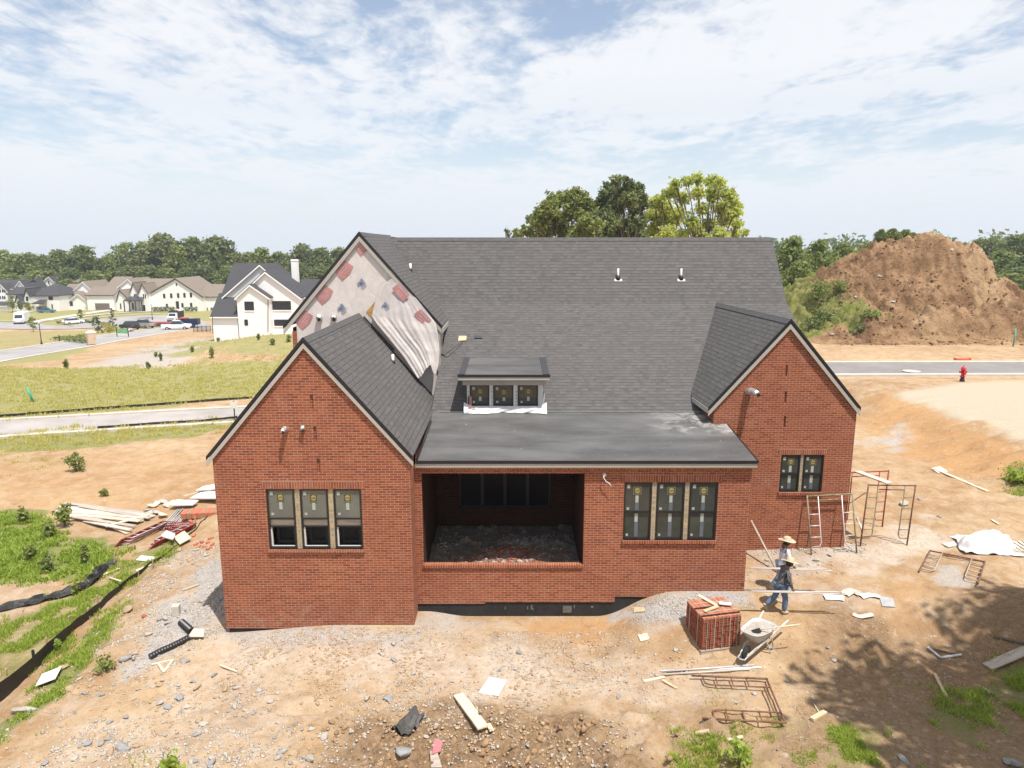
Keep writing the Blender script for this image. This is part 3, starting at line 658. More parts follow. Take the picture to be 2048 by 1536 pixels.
def strip(name, pts, w, mat, lift=0.03, step=1.0, zfn=None, kind='structure', thick=0.0, cross=6):
    """a paved ribbon laid over the land"""
    P = smooth_line(pts, step); m = MB(); L = []
    for i, p in enumerate(P):
        d = (P[min(i + 1, len(P) - 1)] - P[max(i - 1, 0)]); d.z = 0; d.normalize(); s = Vector((d.y, -d.x, 0)); row = []
        for j in range(cross + 1):
            q = p + s * w * (j / cross - 0.5); z = float(terrain(q.x, q.y)) if zfn is None else zfn(q.x, q.y); row.append(Vector((q.x, q.y, z + lift)))
        L.append(row)
    for a, b in zip(L[:-1], L[1:]):
        for j in range(cross): m.face([a[j], a[j + 1], b[j + 1], b[j]])
    if thick:
        for a, b in zip(L[:-1], L[1:]):
            for j in (0, cross):
                dn = Vector((0, 0, -thick)); m.face([a[j], b[j], b[j] + dn, a[j] + dn])
    o = m.build(name, mat); tag(o, kind=kind); return o
def offset_line(pts, d):
    P = smooth_line(pts, 2.0); out = []
    for i, p in enumerate(P):
        t = P[min(i + 1, len(P) - 1)] - P[max(i - 1, 0)]; t.normalize(); out.append((p.x + t.y * d, p.y - t.x * d))
    return out
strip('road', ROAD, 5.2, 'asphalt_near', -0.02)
for s in (-1, 1): strip('kerb', offset_line(ROAD, s * 2.84), 0.50, 'concrete', 0.08, thick=0.25, cross=1)
# the estate street on the far left
def gl(*px): return [(g.x, g.y) for g in (G(*p) for p in px)]
FAR1 = gl((-260, 760), (0, 712), (130, 692), (250, 672), (330, 660), (400, 655), (425, 650))
strip('far_road', FAR1, 8.6, 'asphalt_far', 0.05)
for s in (-1, 1): strip('kerb', offset_line(FAR1, s * 4.5), 0.6, 'concrete', 0.12, thick=0.3, cross=1)
FAR2 = gl((-200, 646), (0, 650), (60, 655), (150, 655), (200, 650), (240, 640), (300, 634), (345, 640), (370, 652))
strip('street', FAR2, 11, 'asphalt_far', 0.09)
strip('kerb', gl((-200, 639), (0, 643), (150, 640), (230, 632), (320, 628)), 1.0, 'concrete', 0.16, cross=1)
strip('driveway', gl((225, 620), (170, 628), (95, 640), (60, 646)), 3.4, 'concrete', 0.12)
strip('path', gl((330, 622), (250, 626), (180, 632), (150, 636)), 2.2, 'concrete', 0.15, cross=2)
strip('path', gl((-80, 626), (40, 622), (110, 621), (140, 618)), 1.6, 'concrete', 0.12, cross=2)
# ---------------------------------------------------------------- the brick house
HOUSE = empty('brick_house', (1.5, 22.0, 0.1), 0, 'new red brick house under construction with grey shingle roof, three gables and open back porch', 'house', worldparts=True)
def wall_y(m, x0, x1, zbot, ztop, Y, holes=(), breaks=(), reveal=0.14, back=False, mi=0):
    """a wall facing the camera side at depth Y; zbot/ztop functions or numbers; holes (xa, xb, za, zb)"""
    zb = zbot if callable(zbot) else (lambda x: zbot); zt = ztop if callable(ztop) else (lambda x: ztop)
    xs = sorted(set([x0, x1] + [b for b in breaks if x0 < b < x1] + [h[0] for h in holes] + [h[1] for h in holes]))
    e = 1e-4
    for a, b in zip(xs[:-1], xs[1:]):
        mid = (a + b) / 2; hs = sorted([h for h in holes if h[0] < mid < h[1]], key=lambda h: h[2])
        lo = (zb(a + e), zb(b - e))
        for h in hs:
            m.face([(a, Y, lo[0]), (b, Y, lo[1]), (b, Y, h[2]), (a, Y, h[2])], mi); lo = (h[3], h[3])
        m.face([(a, Y, lo[0]), (b, Y, lo[1]), (b, Y, zt(b - e)), (a, Y, zt(a + e))], mi)
    for (a, b, c, d) in holes:
        r = Y + reveal
        m.face([(a, Y, c), (a, r, c), (a, r, d), (a, Y, d)][::-1], mi); m.face([(b, Y, c), (b, r, c), (b, r, d), (b, Y, d)], mi)
        m.face([(a, Y, c), (b, Y, c), (b, r, c), (a, r, c)], mi); m.face([(a, Y, d), (b, Y, d), (b, r, d), (a, r, d)][::-1], mi)
def wall_x(m, X, y0, y1, zbot, ztop, side, breaks=()):
    zb = zbot if callable(zbot) else (lambda y: zbot); zt = ztop if callable(ztop) else (lambda y: ztop)
    ys = sorted(set([y0, y1] + [b for b in breaks if y0 < b < y1]))
    for a, b in zip(ys[:-1], ys[1:]):
        q = [(X, a, zb(a)), (X, b, zb(b)), (X, b, zt(b)), (X, a, zt(a))]
        m.face(q if side > 0 else q[::-1])
def slab(m, quad, t, mi=0):
    q = [Vector(p) for p in quad]; n = (q[1] - q[0]).cross(q[2] - q[0]).normalized()
    if n.z < 0: n = -n
    m.prism(q, -n * t, mi)

SL = 1.155
LWX, LWZ, LWY = -5.17, 7.76, 17.5
RGX, RGZ, RGY = 8.20, 7.87, 20.9
BGX, BGZ, BGY = -5.05, 10.44, 24.05
def lower_z(y): return 4.80 + 0.60 * (y - 22.0)
YB = 27.1; ZBK = lower_z(YB); YR = 29.15; ZR = ZBK + 1.20 * (YR - YB)
def roof_y_lower(z): return 22.0 + (z - 4.8) / 0.6

def lw_bot(x): return -0.10 if x < -4.08 else 0.02
def lw_top(x): return LWZ - 0.10 - SL * abs(x - LWX)
WIN_L = [(-6.375, -3.905, 2.17, 3.83)]
NICHE_L = [(-5.09, -5.015, 5.95, 6.33), (-5.05, -4.975, 5.12, 5.50), (-5.005, -4.93, 4.28, 4.66)]
m = MB(); wall_y(m, -7.68, -2.62, lw_bot, lw_top, LWY, WIN_L + NICHE_L, [LWX, -4.08], 0.09)
for h in NICHE_L: m.face([(h[0], LWY + .05, h[2]), (h[1], LWY + .05, h[2]), (h[1], LWY + .05, h[3]), (h[0], LWY + .05, h[3])])
m.build('gable_wall', 'brick', HOUSE)
m = MB(); wall_x(m, -7.68, LWY, 24.0, -0.10, 4.70, -1); wall_x(m, -2.62, LWY, 18.2, 0.02, 4.70, 1); wall_x(m, -2.60, 18.34, 22.0, 0.2, 4.70, 1); m.each('side_wall', 'brick', HOUSE)
def pw_bot(x): return 0.24 if x < -0.75 else (0.29 if x < 2.85 else (0.46 if x < 3.3 else 0.38))
OPEN = (-2.43, 1.95, 1.40, 4.02); WIN_P = (3.02, 5.545, 2.12, 3.775)
m = MB(); wall_y(m, -2.62, 6.42, pw_bot, 4.26, 18.2, [OPEN, WIN_P], [-0.75, 2.85, 3.2], 0.10)
wall_x(m, 6.42, 18.2, 20.9, 0.3, 4.34, 1); m.build('porch_wall', 'brick', HOUSE)
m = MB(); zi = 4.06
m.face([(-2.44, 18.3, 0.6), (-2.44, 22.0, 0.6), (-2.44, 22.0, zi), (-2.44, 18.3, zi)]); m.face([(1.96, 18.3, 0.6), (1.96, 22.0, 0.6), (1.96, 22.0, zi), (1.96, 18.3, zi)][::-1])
wall_y(m, -2.44, 1.96, 0.6, zi, 21.98, [(-1.72, 1.26, 1.62, 3.7)], reveal=0.1); m.build('porch_inner_wall', 'brick_shaded', HOUSE)
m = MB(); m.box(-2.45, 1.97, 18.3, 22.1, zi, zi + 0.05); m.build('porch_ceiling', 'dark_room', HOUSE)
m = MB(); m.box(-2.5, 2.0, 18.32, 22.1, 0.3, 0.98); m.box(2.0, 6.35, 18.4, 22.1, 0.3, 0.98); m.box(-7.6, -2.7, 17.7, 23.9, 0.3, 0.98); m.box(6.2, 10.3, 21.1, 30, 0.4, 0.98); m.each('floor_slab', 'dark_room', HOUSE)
def rg_top(x): return RGZ - 0.10 - SL * abs(x - RGX)
WIN_R = [(8.24, 9.56, 2.54, 3.73)]
NICHE_R = [(8.17, 8.235, 6.18, 6.52), (8.20, 8.265, 5.38, 5.72), (8.23, 8.295, 4.6, 4.94)]
m = MB(); wall_y(m, 6.10, 10.42, 0.35, rg_top, RGY, WIN_R + NICHE_R, [RGX], 0.09)
for h in NICHE_R: m.face([(h[0], RGY + .05, h[2]), (h[1], RGY + .05, h[2]), (h[1], RGY + .05, h[3]), (h[0], RGY + .05, h[3])])
m.build('gable_wall', 'brick', HOUSE)
m = MB(); wall_x(m, 6.10, RGY, 23.0, 0.3, 5.40, -1); wall_x(m, 10.42, RGY, 36.2, 0.2, lambda y: 5.25 if y < 22.8 else min(lower_z(y), ZBK + 1.2 * (y - YB), ZR - 0.9 * (y - YR)), 1, [22.8, YB, YR]); m.each('side_wall', 'brick', HOUSE)
m = MB(); wall_y(m, 1.9, 6.10, 0.4, 4.82, 22.0); m.face([(-7.4, 36.2, 0), (10.42, 36.2, 0), (10.42, 36.2, 3.9), (-7.4, 36.2, 3.9)][::-1]); wall_x(m, -7.45, 24.05, 36.2, -0.6, 7.28, -1); m.each('side_wall', 'brick', HOUSE)
# black damp-proofed footing showing under the brick
m = MB(); m.box(-7.62, -2.66, 17.53, 17.9, -0.9, 0.2); m.box(-2.68, 6.38, 18.23, 18.6, -0.9, 0.6); m.box(6.14, 10.38, 20.94, 21.4, -0.6, 0.5); m.each('foundation', 'foundation', HOUSE)
m = MB()                                   # tarred patches and scraped drips on the footing
for x, z, w_, h_ in ((.42, .10, .03, .10), (.52, .12, .05, .13), (.58, .06, .02, .08), (1.42, .06, .24, .20), (1.72, .14, .03, .10), (-.2, .1, .02, .09), (2.2, .13, .06, .05)): m.box(x, x + w_, 18.222, 18.229, z - h_ / 2, z + h_ / 2)
m.each('mortar_drip', 'drip_grey', HOUSE)

# roofs
m = MB(); hw = 2.64; ez = LWZ - SL * hw
slab(m, [(LWX, 17.45, LWZ), (LWX, 24.02, LWZ), (LWX - hw, 24.02, ez), (LWX - hw, 17.45, ez)], 0.05); slab(m, [(LWX, 17.45, LWZ), (LWX + hw, 17.45, ez), (LWX + hw, 24.02, ez), (LWX, 24.02, LWZ)], 0.05)
m.each('gable_roof', 'shingle', HOUSE)
bx = -0.42; hw = 2.29; ez = RGZ - SL * hw; yb = roof_y_lower(RGZ) + 0.15; ye = roof_y_lower(ez) + 0.15
m = MB(); slab(m, [(RGX, 20.84, RGZ), (RGX - hw, 20.84, ez), (RGX - hw + bx * .2, ye, ez), (RGX + bx, yb, RGZ)][::-1], 0.05); slab(m, [(RGX, 20.84, RGZ), (RGX + hw, 20.84, ez), (RGX + hw, yb, ez), (RGX + bx, yb, RGZ)], 0.05)
m.each('gable_roof', 'shingle', HOUSE)
hw = 2.70; ez = BGZ - SL * hw
m = MB(); slab(m, [(BGX, 23.98, BGZ), (BGX, 36.4, BGZ - .1), (BGX - hw, 36.4, ez - .1), (BGX - hw, 23.98, ez)], 0.05)
slab(m, [(BGX, 23.98, BGZ), (BGX + hw, 23.98, ez), (BGX + hw, 26.6, ez), (BGX + .08, 29.6, BGZ - SL * .08), (BGX, 30.2, BGZ)], 0.05); m.each('gable_roof', 'shingle', HOUSE)
m = MB(); XR = 10.46
slab(m, [(-2.58, 21.8, lower_z(21.8)), (XR, 21.8, lower_z(21.8)), (XR, YB, ZBK), (-3.0, YB, ZBK), (-2.7, 25.9, lower_z(25.9)), (-2.42, 25.2, lower_z(25.2))], 0.06)
slab(m, [(-3.2, YB - .001, ZBK), (XR, YB - .001, ZBK), (XR, YR, ZR), (-5.0, YR, ZR)], 0.06); slab(m, [(-4.9, YR, ZR), (XR, YR, ZR), (XR, 36.5, ZR - 0.9 * 7.35), (-4.9, 36.5, ZR - 0.9 * 7.35)], 0.06)
m.each('main_roof', 'shingle', HOUSE)
m = MB()
def cap(a, b, s1=SL, s2=SL):
    a = Vector(a); b = Vector(b); d = (b - a); d.z = 0; d.normalize(); p = Vector((d.y, -d.x, 0)); u = Vector((0, 0, .02))
    for g, s in ((1, s1), (-1, s2)): w = p * g * .12 - Vector((0, 0, .12 * s)); slab(m, [a + u, b + u, b + w + u, a + w + u], .018)
cap((LWX, 17.44, LWZ + .003), (LWX, 24.0, LWZ + .003)); cap((RGX, 20.83, RGZ + .003), (RGX + bx, yb - .1, RGZ + .003)); cap((BGX, 23.97, BGZ + .003), (BGX, 30.0, BGZ - .045)); cap((-4.6, YR, ZR), (XR + .005, YR, ZR), 1.2, .9)
m.each('ridge_cap', 'cap_grey', HOUSE)
# porch membrane roof
m = MB(); pr = lambda y: 4.405 + 0.105 * (y - 18.0)
slab(m, [(-2.50, 18.06, pr(18.06)), (6.50, 18.06, pr(18.06)), (6.50, 20.88, pr(20.88)), (-2.50, 20.88, pr(20.88))], 0.05); slab(m, [(-2.50, 20.88, pr(20.88)), (6.09, 20.88, pr(20.88)), (6.09, 22.03, pr(22.03)), (-2.50, 22.03, pr(22.03))], 0.05)
m.each('porch_roof', 'roof_membrane', HOUSE)
m = MB(); m.bar((-2.3, 21.92, pr(21.92) + .018), (-1.45, 21.93, pr(21.92) + .018), 0.05, 0.012); m.bar((1.0, 21.94, pr(21.94) + .02), (6.0, 21.94, pr(21.94) + .02), 0.035, 0.03); m.each('flashing', 'aluminium', HOUSE)
m = MB(); m.bar((-2.53, 18.035, pr(18.035) - 0.02), (6.52, 18.035, pr(18.035) - 0.02), 0.03, 0.075); m.bar((6.515, 18.04, pr(18.04) - .015), (6.515, 20.87, pr(20.87) - .015), 0.03, 0.06); m.bar((-2.52, 18.05, pr(18.05) + .03), (-2.46, 21.0, pr(21.0) + .05), 0.045, 0.05); m.each('drip_edge', 'drip_edge', HOUSE)
m = MB(); m.box(-2.56, 6.50, 18.045, 18.07, 4.24, 4.335); m.each('fascia', 'fascia', HOUSE)
m = MB(); m.box(-2.58, 6.48, 18.09, 18.19, 4.20, 4.255); m.each('soffit', 'fascia_tan', HOUSE)
# rake boards and drip edges on the three gables
def rake(cx, zr, y, hw, s=SL, fh=0.135):
    f = MB(); d = MB()
    for sg in (-1, 1):
        xl = cx + sg * hw; zl = zr - s * hw
        f.prism([(cx, y, zr - .115), (xl, y, zl - .115), (xl, y, zl - .115 - fh), (cx, y, zr - .115 - fh)], (0, 0.03, 0))
        d.prism([(cx, y - .012, zr + .035), (xl, y - .012, zl + .02), (xl, y - .012, zl - .085), (cx, y - .012, zr - .085)], (0, 0.03, 0))
    f.each('rake_board', 'fascia', HOUSE); d.each('drip_edge', 'drip_edge', HOUSE)
rake(LWX, LWZ, 17.43, 2.64); rake(RGX, RGZ, 20.82, 2.29, fh=0.15); rake(BGX, BGZ, 23.96, 2.70, fh=0.17)
m = MB()                                                            # soffits behind the rake boards, eave returns
for (cx, zr, y0, y1, hw) in ((LWX, LWZ, 17.46, 17.5, 2.64), (RGX, RGZ, 20.85, 20.9, 2.29), (BGX, BGZ, 23.99, 24.05, 2.70)):
    for sg in (-1, 1): slab(m, [(cx, y0, zr - .2), (cx, y1, zr - .2), (cx + sg * hw, y1, zr - .2 - SL * hw), (cx + sg * hw, y0, zr - .2 - SL * hw)], 0.02)
m.each('soffit', 'fascia', HOUSE)
m = MB(); m.bar((RGX - 2.29, 20.85, RGZ - SL * 2.29 - .10), (RGX - 2.36, 22.5, RGZ - SL * 2.29 - .10), 0.04, 0.15); m.bar((BGX + 2.70, 23.93, BGZ - SL * 2.7 - .12), (BGX + 2.70, 26.2, BGZ - SL * 2.7 - .12), 0.04, 0.16); m.each('eave_fascia', 'fascia', HOUSE)
# rear gable: wrapped wall, its short return wall, a brick corner
m = MB(); wall_y(m, -7.32, -2.47, 0.0, lambda x: BGZ - .2 - SL * abs(x - BGX), BGY, breaks=[BGX]); m.build('house_wrap', 'house_wrap', HOUSE)
m = MB(); m.box(-7.47, -7.32, BGY - .02, BGY + .4, -0.5, 7.15); m.build('brick_corner', 'brick', HOUSE)
m = MB(); wall_x(m, -2.47, BGY, 26.6, lambda y: lower_z(y) - .3, 7.3, 1); m.box(-2.56, -2.44, BGY - .06, BGY - .005, 5.8, 7.18); m.build('return_wall', 'fascia', HOUSE)
m = MB(); p = [W(755, 597, BGY - .012), W(732, 624.5, BGY - .012), W(744, 637, BGY - .012), W(749, 631, BGY - .012)]; m.face(p); m.build('sheathing_board', 'osb', HOUSE)

def loose_wrap():
    """the torn sheet hanging from the rake down over the two roofs"""
    Lp = [(790, 553), (764, 571), (752, 600), (744, 632), (757, 650), (775, 672), (800, 703), (820, 728), (836, 747)]
    Rp = [(812, 573), (836, 601), (858, 628), (872, 646), (876, 664), (878, 685), (880, 700), (878, 722), (872, 741)]
    Yb = [23.98, 23.96, 23.93, 23.98, 23.88, 23.84, 23.80, 23.72, 23.60]
    nu, nv = 56, 90; V = []
    def at(L, t):
        f = t * (len(L) - 1); i = min(int(f), len(L) - 2); f -= i
        if isinstance(L[0], tuple): return (L[i][0] * (1 - f) + L[i + 1][0] * f, L[i][1] * (1 - f) + L[i + 1][1] * f)
        return L[i] * (1 - f) + L[i + 1] * f
    m = MB()
    def fn(u, v):
        l = at(Lp, v); r = at(Rp, v); x = l[0] + (r[0] - l[0]) * u; y = l[1] + (r[1] - l[1]) * u
        if v > 0.8: y += (v - .8) / .2 * (9 * math.sin(u * 6.5 + 1.0) - 9 * math.exp(-((u - .72) / .09) ** 2))
        p = W(x, y, 23.98 - .37 * v ** 2.3)
        s = u + 0.22 * (1 - v) ** 1.5 + 0.05 * float(fbm(u * 3, v * 2, 4, 2))   # folds fan out from the upper nail
        fold = 0.018 * math.sin(s * 12) + 0.010 * math.sin(s * 27 + 1.3) + 0.008 * math.sin(s * 61 + v * 3) + 0.022 * float(fbm(u * 6, v * 4, 8, 4))
        amp = min(1, v * 2.2) * (0.55 + 0.45 * math.sin(math.pi * min(1, u + .1)))
        p.y += -0.09 * min(1, v * 2) - (fold + .04) * 1.1 * amp
        return p
    m.grid(fn, nu, nv); o = m.build('loose_wrap', 'loose_wrap', HOUSE, smooth=True)
    sol = o.modifiers.new('thickness', 'SOLIDIFY'); sol.thickness = 0.004
    return o
LOOSE = loose_wrap()

# printed marks on the wrap
def text_part(name, txt, mat, parent, M, size, depth=0.002, align='CENTER'):
    cu = bpy.data.curves.new(name, 'FONT'); cu.body = txt; cu.size = size; cu.extrude = depth; cu.align_x = align; cu.align_y = 'CENTER'; cu.resolution_u = 3
    to = bpy.data.objects.new('tmp', cu); COL.objects.link(to)
    me = bpy.data.meshes.new_from_object(to.evaluated_get(bpy.context.evaluated_depsgraph_get())); bpy.data.objects.remove(to); bpy.data.curves.remove(cu)
    me.name = name; me.transform(M); me.materials.clear(); me.materials.append(MATS[mat])
    o = bpy.data.objects.new(name, me); COL.objects.link(o); o.parent = parent
    if parent.name in WORLDP or (parent.parent and parent.parent.name in WORLDP): o.location = -Vector(HOUSE.location) if parent.name in WORLDP else (0, 0, 0)
    return o
def face_mat(p, ang, tilt=0.0):
    """text frame on a wall that faces -Y, turned by ang in the wall's plane"""
    return Matrix.Translation(p) @ Matrix.Rotation(R(90), 4, 'X') @ Matrix.Rotation(ang, 4, 'Z')
def red_mark(px, py, ang, sc=1.0, Y=BGY - .014, flip=1):
    P = [(-.35, -.035), (0, .333), (.28, .14), (.158, -.105), (-.105, -.333)] if flip > 0 else [(-.28, .14), (-.035, .315), (.333, -.07), (.12, -.333), (-.14, -.07)]
    c = W(px, py, Y); m = MB(); m.prism([c + Vector((x * sc, 0, z * sc)) for x, z in P], (0, -0.003, 0)); o = m.build('printed_mark', 'logo_red', HOUSE)
    Mx = face_mat(c + Vector(((-.02 if flip > 0 else .03) * sc, 0, (.02 if flip > 0 else .0) * sc)), ang)
    for t, dy, sz in (('CROSSLIN', 0.10, 0.105), ('BUILDING', -0.015, 0.065), ('SUPPLY', -0.10, 0.065)):
        text_part('lettering', t, 'logo_white', o, Mx @ Matrix.Translation((0, dy * sc, 0.006)), sz * sc, 0.001)
def place_text_parent_fix(): pass
red_mark(726, 497, R(46), 0.72); red_mark(690, 541, R(46), 1.0); red_mark(650, 590, R(46), 1.0); red_mark(610, 640, R(46), 1.0); red_mark(800, 585, R(-46), .95, BGY - .17, -1); red_mark(844, 636, R(-46), .95, BGY - .2, -1)
def blue_mark(px, py, Y=BGY - .014, sc=1.0):
    sc *= .72
    c = W(px, py, Y); Mx = face_mat(c, R(38)); m = MB()
    for (x0, x1, y0, y1) in ((-.17, .02, .0, .15), (-.10, .14, -.07, .04), (.03, .15, .04, .19), (-.21, -.17, -.02, .09)): m.prism([Mx @ (Vector((x, y, 0)) * sc) for x, y in ((x0, y0), (x1, y0), (x1, y1), (x0, y1))], (0, -0.003, 0))
    for i in range(3): m.prism([Mx @ (Vector((x, y, 0)) * sc) for x, y in ((-.16, -.11 - i * .06), (.16 - i * .03, -.11 - i * .06), (.16 - i * .03, -.09 - i * .06), (-.16, -.09 - i * .06))], (0, -0.003, 0))
    m.build('printed_emblem', 'logo_blue', HOUSE)
blue_mark(724, 567); blue_mark(684, 617); blue_mark(771, 612, BGY - .17, .85); blue_mark(813, 657, BGY - .24, .8); blue_mark(855, 706, BGY - .30, .7); blue_mark(760, 523, BGY - .014, .4)

# ---------------------------------------------------------------- windows
def house_box(name, mat, dims, parent, bevel=0.0):
    m = MB(); m.box(*dims); return m.build(name, mat, parent)
def child(o, parent):
    o.parent = parent; o.location = (0, 0, 0); return o
def each_child(m, name, mat, parent):
    for o in m.each(name, mat): child(o, parent)
def window(x0, x1, z0, z1, Y, kind, glass):
    """frame > panes, stickers; kind 'double' hung, 'single' or 'raised' sash"""
    f = MB(); t = 0.045
    f.box(x0, x0 + t, Y, Y + .09, z0, z1); f.box(x1 - t, x1, Y, Y + .09, z0, z1); f.box(x0 + t, x1 - t, Y, Y + .09, z0, z0 + .05); f.box(x0 + t, x1 - t, Y, Y + .09, z1 - t, z1)
    zm = (z0 + z1) / 2 - 0.02
    if kind == 'raised': zm = z0 + (z1 - z0) * 0.505
    if kind != 'single': f.box(x0 + t, x1 - t, Y - .004, Y + .06, zm - .018, zm + .018)
    fo = f.build('window', 'window_black', HOUSE)
    g = MB()
    if kind == 'raised':
        g.box(x0 + t, x1 - t, Y + .035, Y + .042, zm + .018, z1 - t)
        g2 = MB(); g2.box(x0 + t, x1 - t, Y + .055, Y + .062, zm - .20, zm - .018); child(g2.build('lower_sash_pane', 'plank_grey'), fo)
        s = MB(); s.box(x0 + t, x1 - t, Y + .03, Y + .075, zm - .24, zm - .20); child(s.build('sash_rail', 'window_black'), fo)
        w = MB(); w.box(x0 + t + .002, x0 + t + .03, Y + .05, Y + .12, z0 + .06, zm - .24); w.box(x0 + t + .03, x1 - t, Y + .06, Y + .075, z0 + .055, z0 + .075); each_child(w, 'jamb_liner', 'inner_white', fo)
        fw = MB()
        for (a, b) in ((x0 + .10, x0 + .17), (x1 - .20, x1 - .10)): fw.face([(a, Y + .35, z0), (b, Y + .35, z0), (b - .02, Y + .35, z0 + .62), (a + .01, Y + .35, z0 + .62)])
        fw.face([(x0 + .1, Y + .352, z0 + .02), (x1 - .1, Y + .352, z0 + .02), (x1 - .1, Y + .352, z0 + .10), (x0 + .1, Y + .352, z0 + .10)]); each_child(fw, 'inner_sheet', 'dark_room', fo)
    else:
        g.box(x0 + t, x1 - t, Y + .045, Y + .052, z0 + .05, zm - .018 if kind != 'single' else z1 - t)
        if kind != 'single': g.box(x0 + t, x1 - t, Y + .03, Y + .037, zm + .018, z1 - t)
    child(g.build('pane', glass), fo)
    gy = Y + .026; cx = (x0 + x1) / 2; w = x1 - x0
    zt = z1 - t; cx += random.uniform(-.022, .022)
    st = MB(); sq = 0.105 * (w / 0.74) ** .5; cz = zt - 0.10 - sq - random.uniform(-.02, .03); st.box(cx - sq, cx + sq, gy - .003, gy, cz - sq, cz + sq); so_ = child(st.build('sticker_frame', 'sticker_dark'), fo)
    st = MB(); e = sq * .93
    for (a, b, c, d) in ((-sq, -e, -sq, sq), (e, sq, -sq, sq), (-e, e, -sq, -e), (-e, e, e, sq)): st.box(cx + a, cx + b, gy - .006, gy - .004, cz + c, cz + d)
    st.lathe([(sq * .72, 0), (sq * .72, .003)], 20, M=Matrix.Translation((cx, gy - .0045, cz)) @ Matrix.Rotation(R(90), 4, 'X')); each_child(st, 'sticker', 'sticker_yellow', fo)
    to = text_part('lettering', 'Pella', 'sticker_dark', fo, face_mat(Vector((cx, gy - .009, cz)), R(random.uniform(4, 12))), sq * .78, 0.001); to.location = (0, 0, 0)
    pl = MB(); h = cz - sq - .03
    pl.box(cx - .045, cx + .04, gy - .002, gy, h - .20 if kind != 'single' else z0 + .16, h if kind != 'single' else h - .04)
    pl.box(x0 + t + .04, x0 + t + .12, gy - .002, gy, zt - .14, zt - .04)
    if kind == 'double':
        pl.box(x0 + t + .04, x0 + t + .11, gy - .002, gy, zm + .05, zm + .12); pl.box(cx - .05, cx + .04, gy + .012, gy + .014, zm - .30, zm - .06); pl.box(x0 + t + .04, x0 + t + .10, gy + .012, gy + .014, z0 + .10, z0 + .17)
    else: pl.box(x0 + t + .05, x0 + t + .12, gy - .002, gy, (zm if kind != 'single' else z0) + .09, (zm if kind != 'single' else z0) + .16)
    each_child(pl, 'paper_label', 'sticker_pale', fo)
    if kind == 'double':
        b = MB(); b.box(cx - .05, cx + .05, gy - .0015, gy + .0005, zm + .03, h - .21); b.box(cx - .05, cx + .05, gy + .0125, gy + .0135, z0 + .08, zm - .31); each_child(b, 'protective_film', 'sticker_blue', fo)
    return fo
def mullion(x0, x1, z0, z1, Y, mat='mullion_wood'):
    m = MB(); m.box(x0, x1, Y + .02, Y + .09, z0, z1); o = m.build('mullion', mat, HOUSE)
    d = MB(); random.seed(int(x0 * 100)); z = z0 + .06
    while z < z1 - .12:
        h = random.uniform(.03, .13); d.box((x0 + x1) / 2 - .014, (x0 + x1) / 2 + .014, Y + .017, Y + .0195, z, z + h); z += h + random.uniform(.05, .22)
    each_child(d, 'printed_tape', 'logo_blue', o)
def bank(h, Y, n, kind, glass, mw=0.115):
    x0, x1, z0, z1 = h; w = ((x1 - x0) - mw * (n - 1)) / n
    for i in range(n):
        a = x0 + i * (w + mw); window(a, a + w, z0, z1, Y, kind, glass)
        if i: mullion(a - mw, a, z0, z1, Y)
    m = MB(); m.box(x0 - .0, x1 + .0, Y + .55, Y + .6, z0 - .3, z1 + .3); m.build('dark_backing', 'dark_room', HOUSE)  # dark panel set behind the panes in place of the unlit room
def lintel(x0, x1, z, Y, h=0.205):
    m = MB(); a, b = x0, x1; y = Y - .004
    m.face([(a, y, z), (b, y, z), (b, y, z + h), (a, y, z + h)], 0, [(a, .004), (b, .004), (b, .211), (a, .211)])
    for q in ([(a, y, z + h), (b, y, z + h), (b, Y, z + h), (a, Y, z + h)], [(a, y, z), (a, Y, z), (b, Y, z), (b, y, z)]): m.face(q)
    m.build('soldier_course', 'brick_soldier', HOUSE)
def sill(x0, x1, z, Y, out=0.055, h=0.085):
    m = MB(); m.box(x0 - .03, x1 + .03, Y - out, Y + .14, z - h, z)
    o = m.build('sill', 'brick_soldier', HOUSE)
bank(WIN_L[0], LWY + .02, 3, 'raised', 'glass_sheen', 0.14); bank(WIN_P, 18.22, 3, 'double', 'glass_dark', 0.13); bank(WIN_R[0], RGY + .02, 2, 'double', 'glass_dark', 0.10)
lintel(-6.47, -3.80, 3.835, LWY); lintel(2.92, 5.65, 3.78, 18.2); lintel(8.14, 9.66, 3.735, RGY, .17); lintel(-2.61, 6.415, 4.10, 18.2, 0.15)
sill(-6.375, -3.905, 2.17, LWY); sill(3.02, 5.545, 2.12, 18.2); sill(8.24, 9.56, 2.54, RGY)
m = MB(); m.box(-2.44, 1.96, 18.155, 18.36, 1.325, 1.405); m.build('sill', 'brick_soldier', HOUSE)
for i in range(4):
    a = -1.70 + i * 0.735
    f = MB(); t = .05; f.box(a, a + t, 21.99, 22.05, 1.62, 3.68); f.box(a + .735 - t, a + .735, 21.99, 22.05, 1.62, 3.68); f.box(a + t, a + .735 - t, 21.99, 22.05, 1.62, 1.68); f.box(a + t, a + .735 - t, 21.99, 22.05, 3.62, 3.68)
    fo = f.build('porch_window', 'window_black', HOUSE); g = MB(); g.box(a + t, a + .735 - t, 22.02, 22.03, 1.68, 3.62); child(g.build('pane', 'glass_porch'), fo)

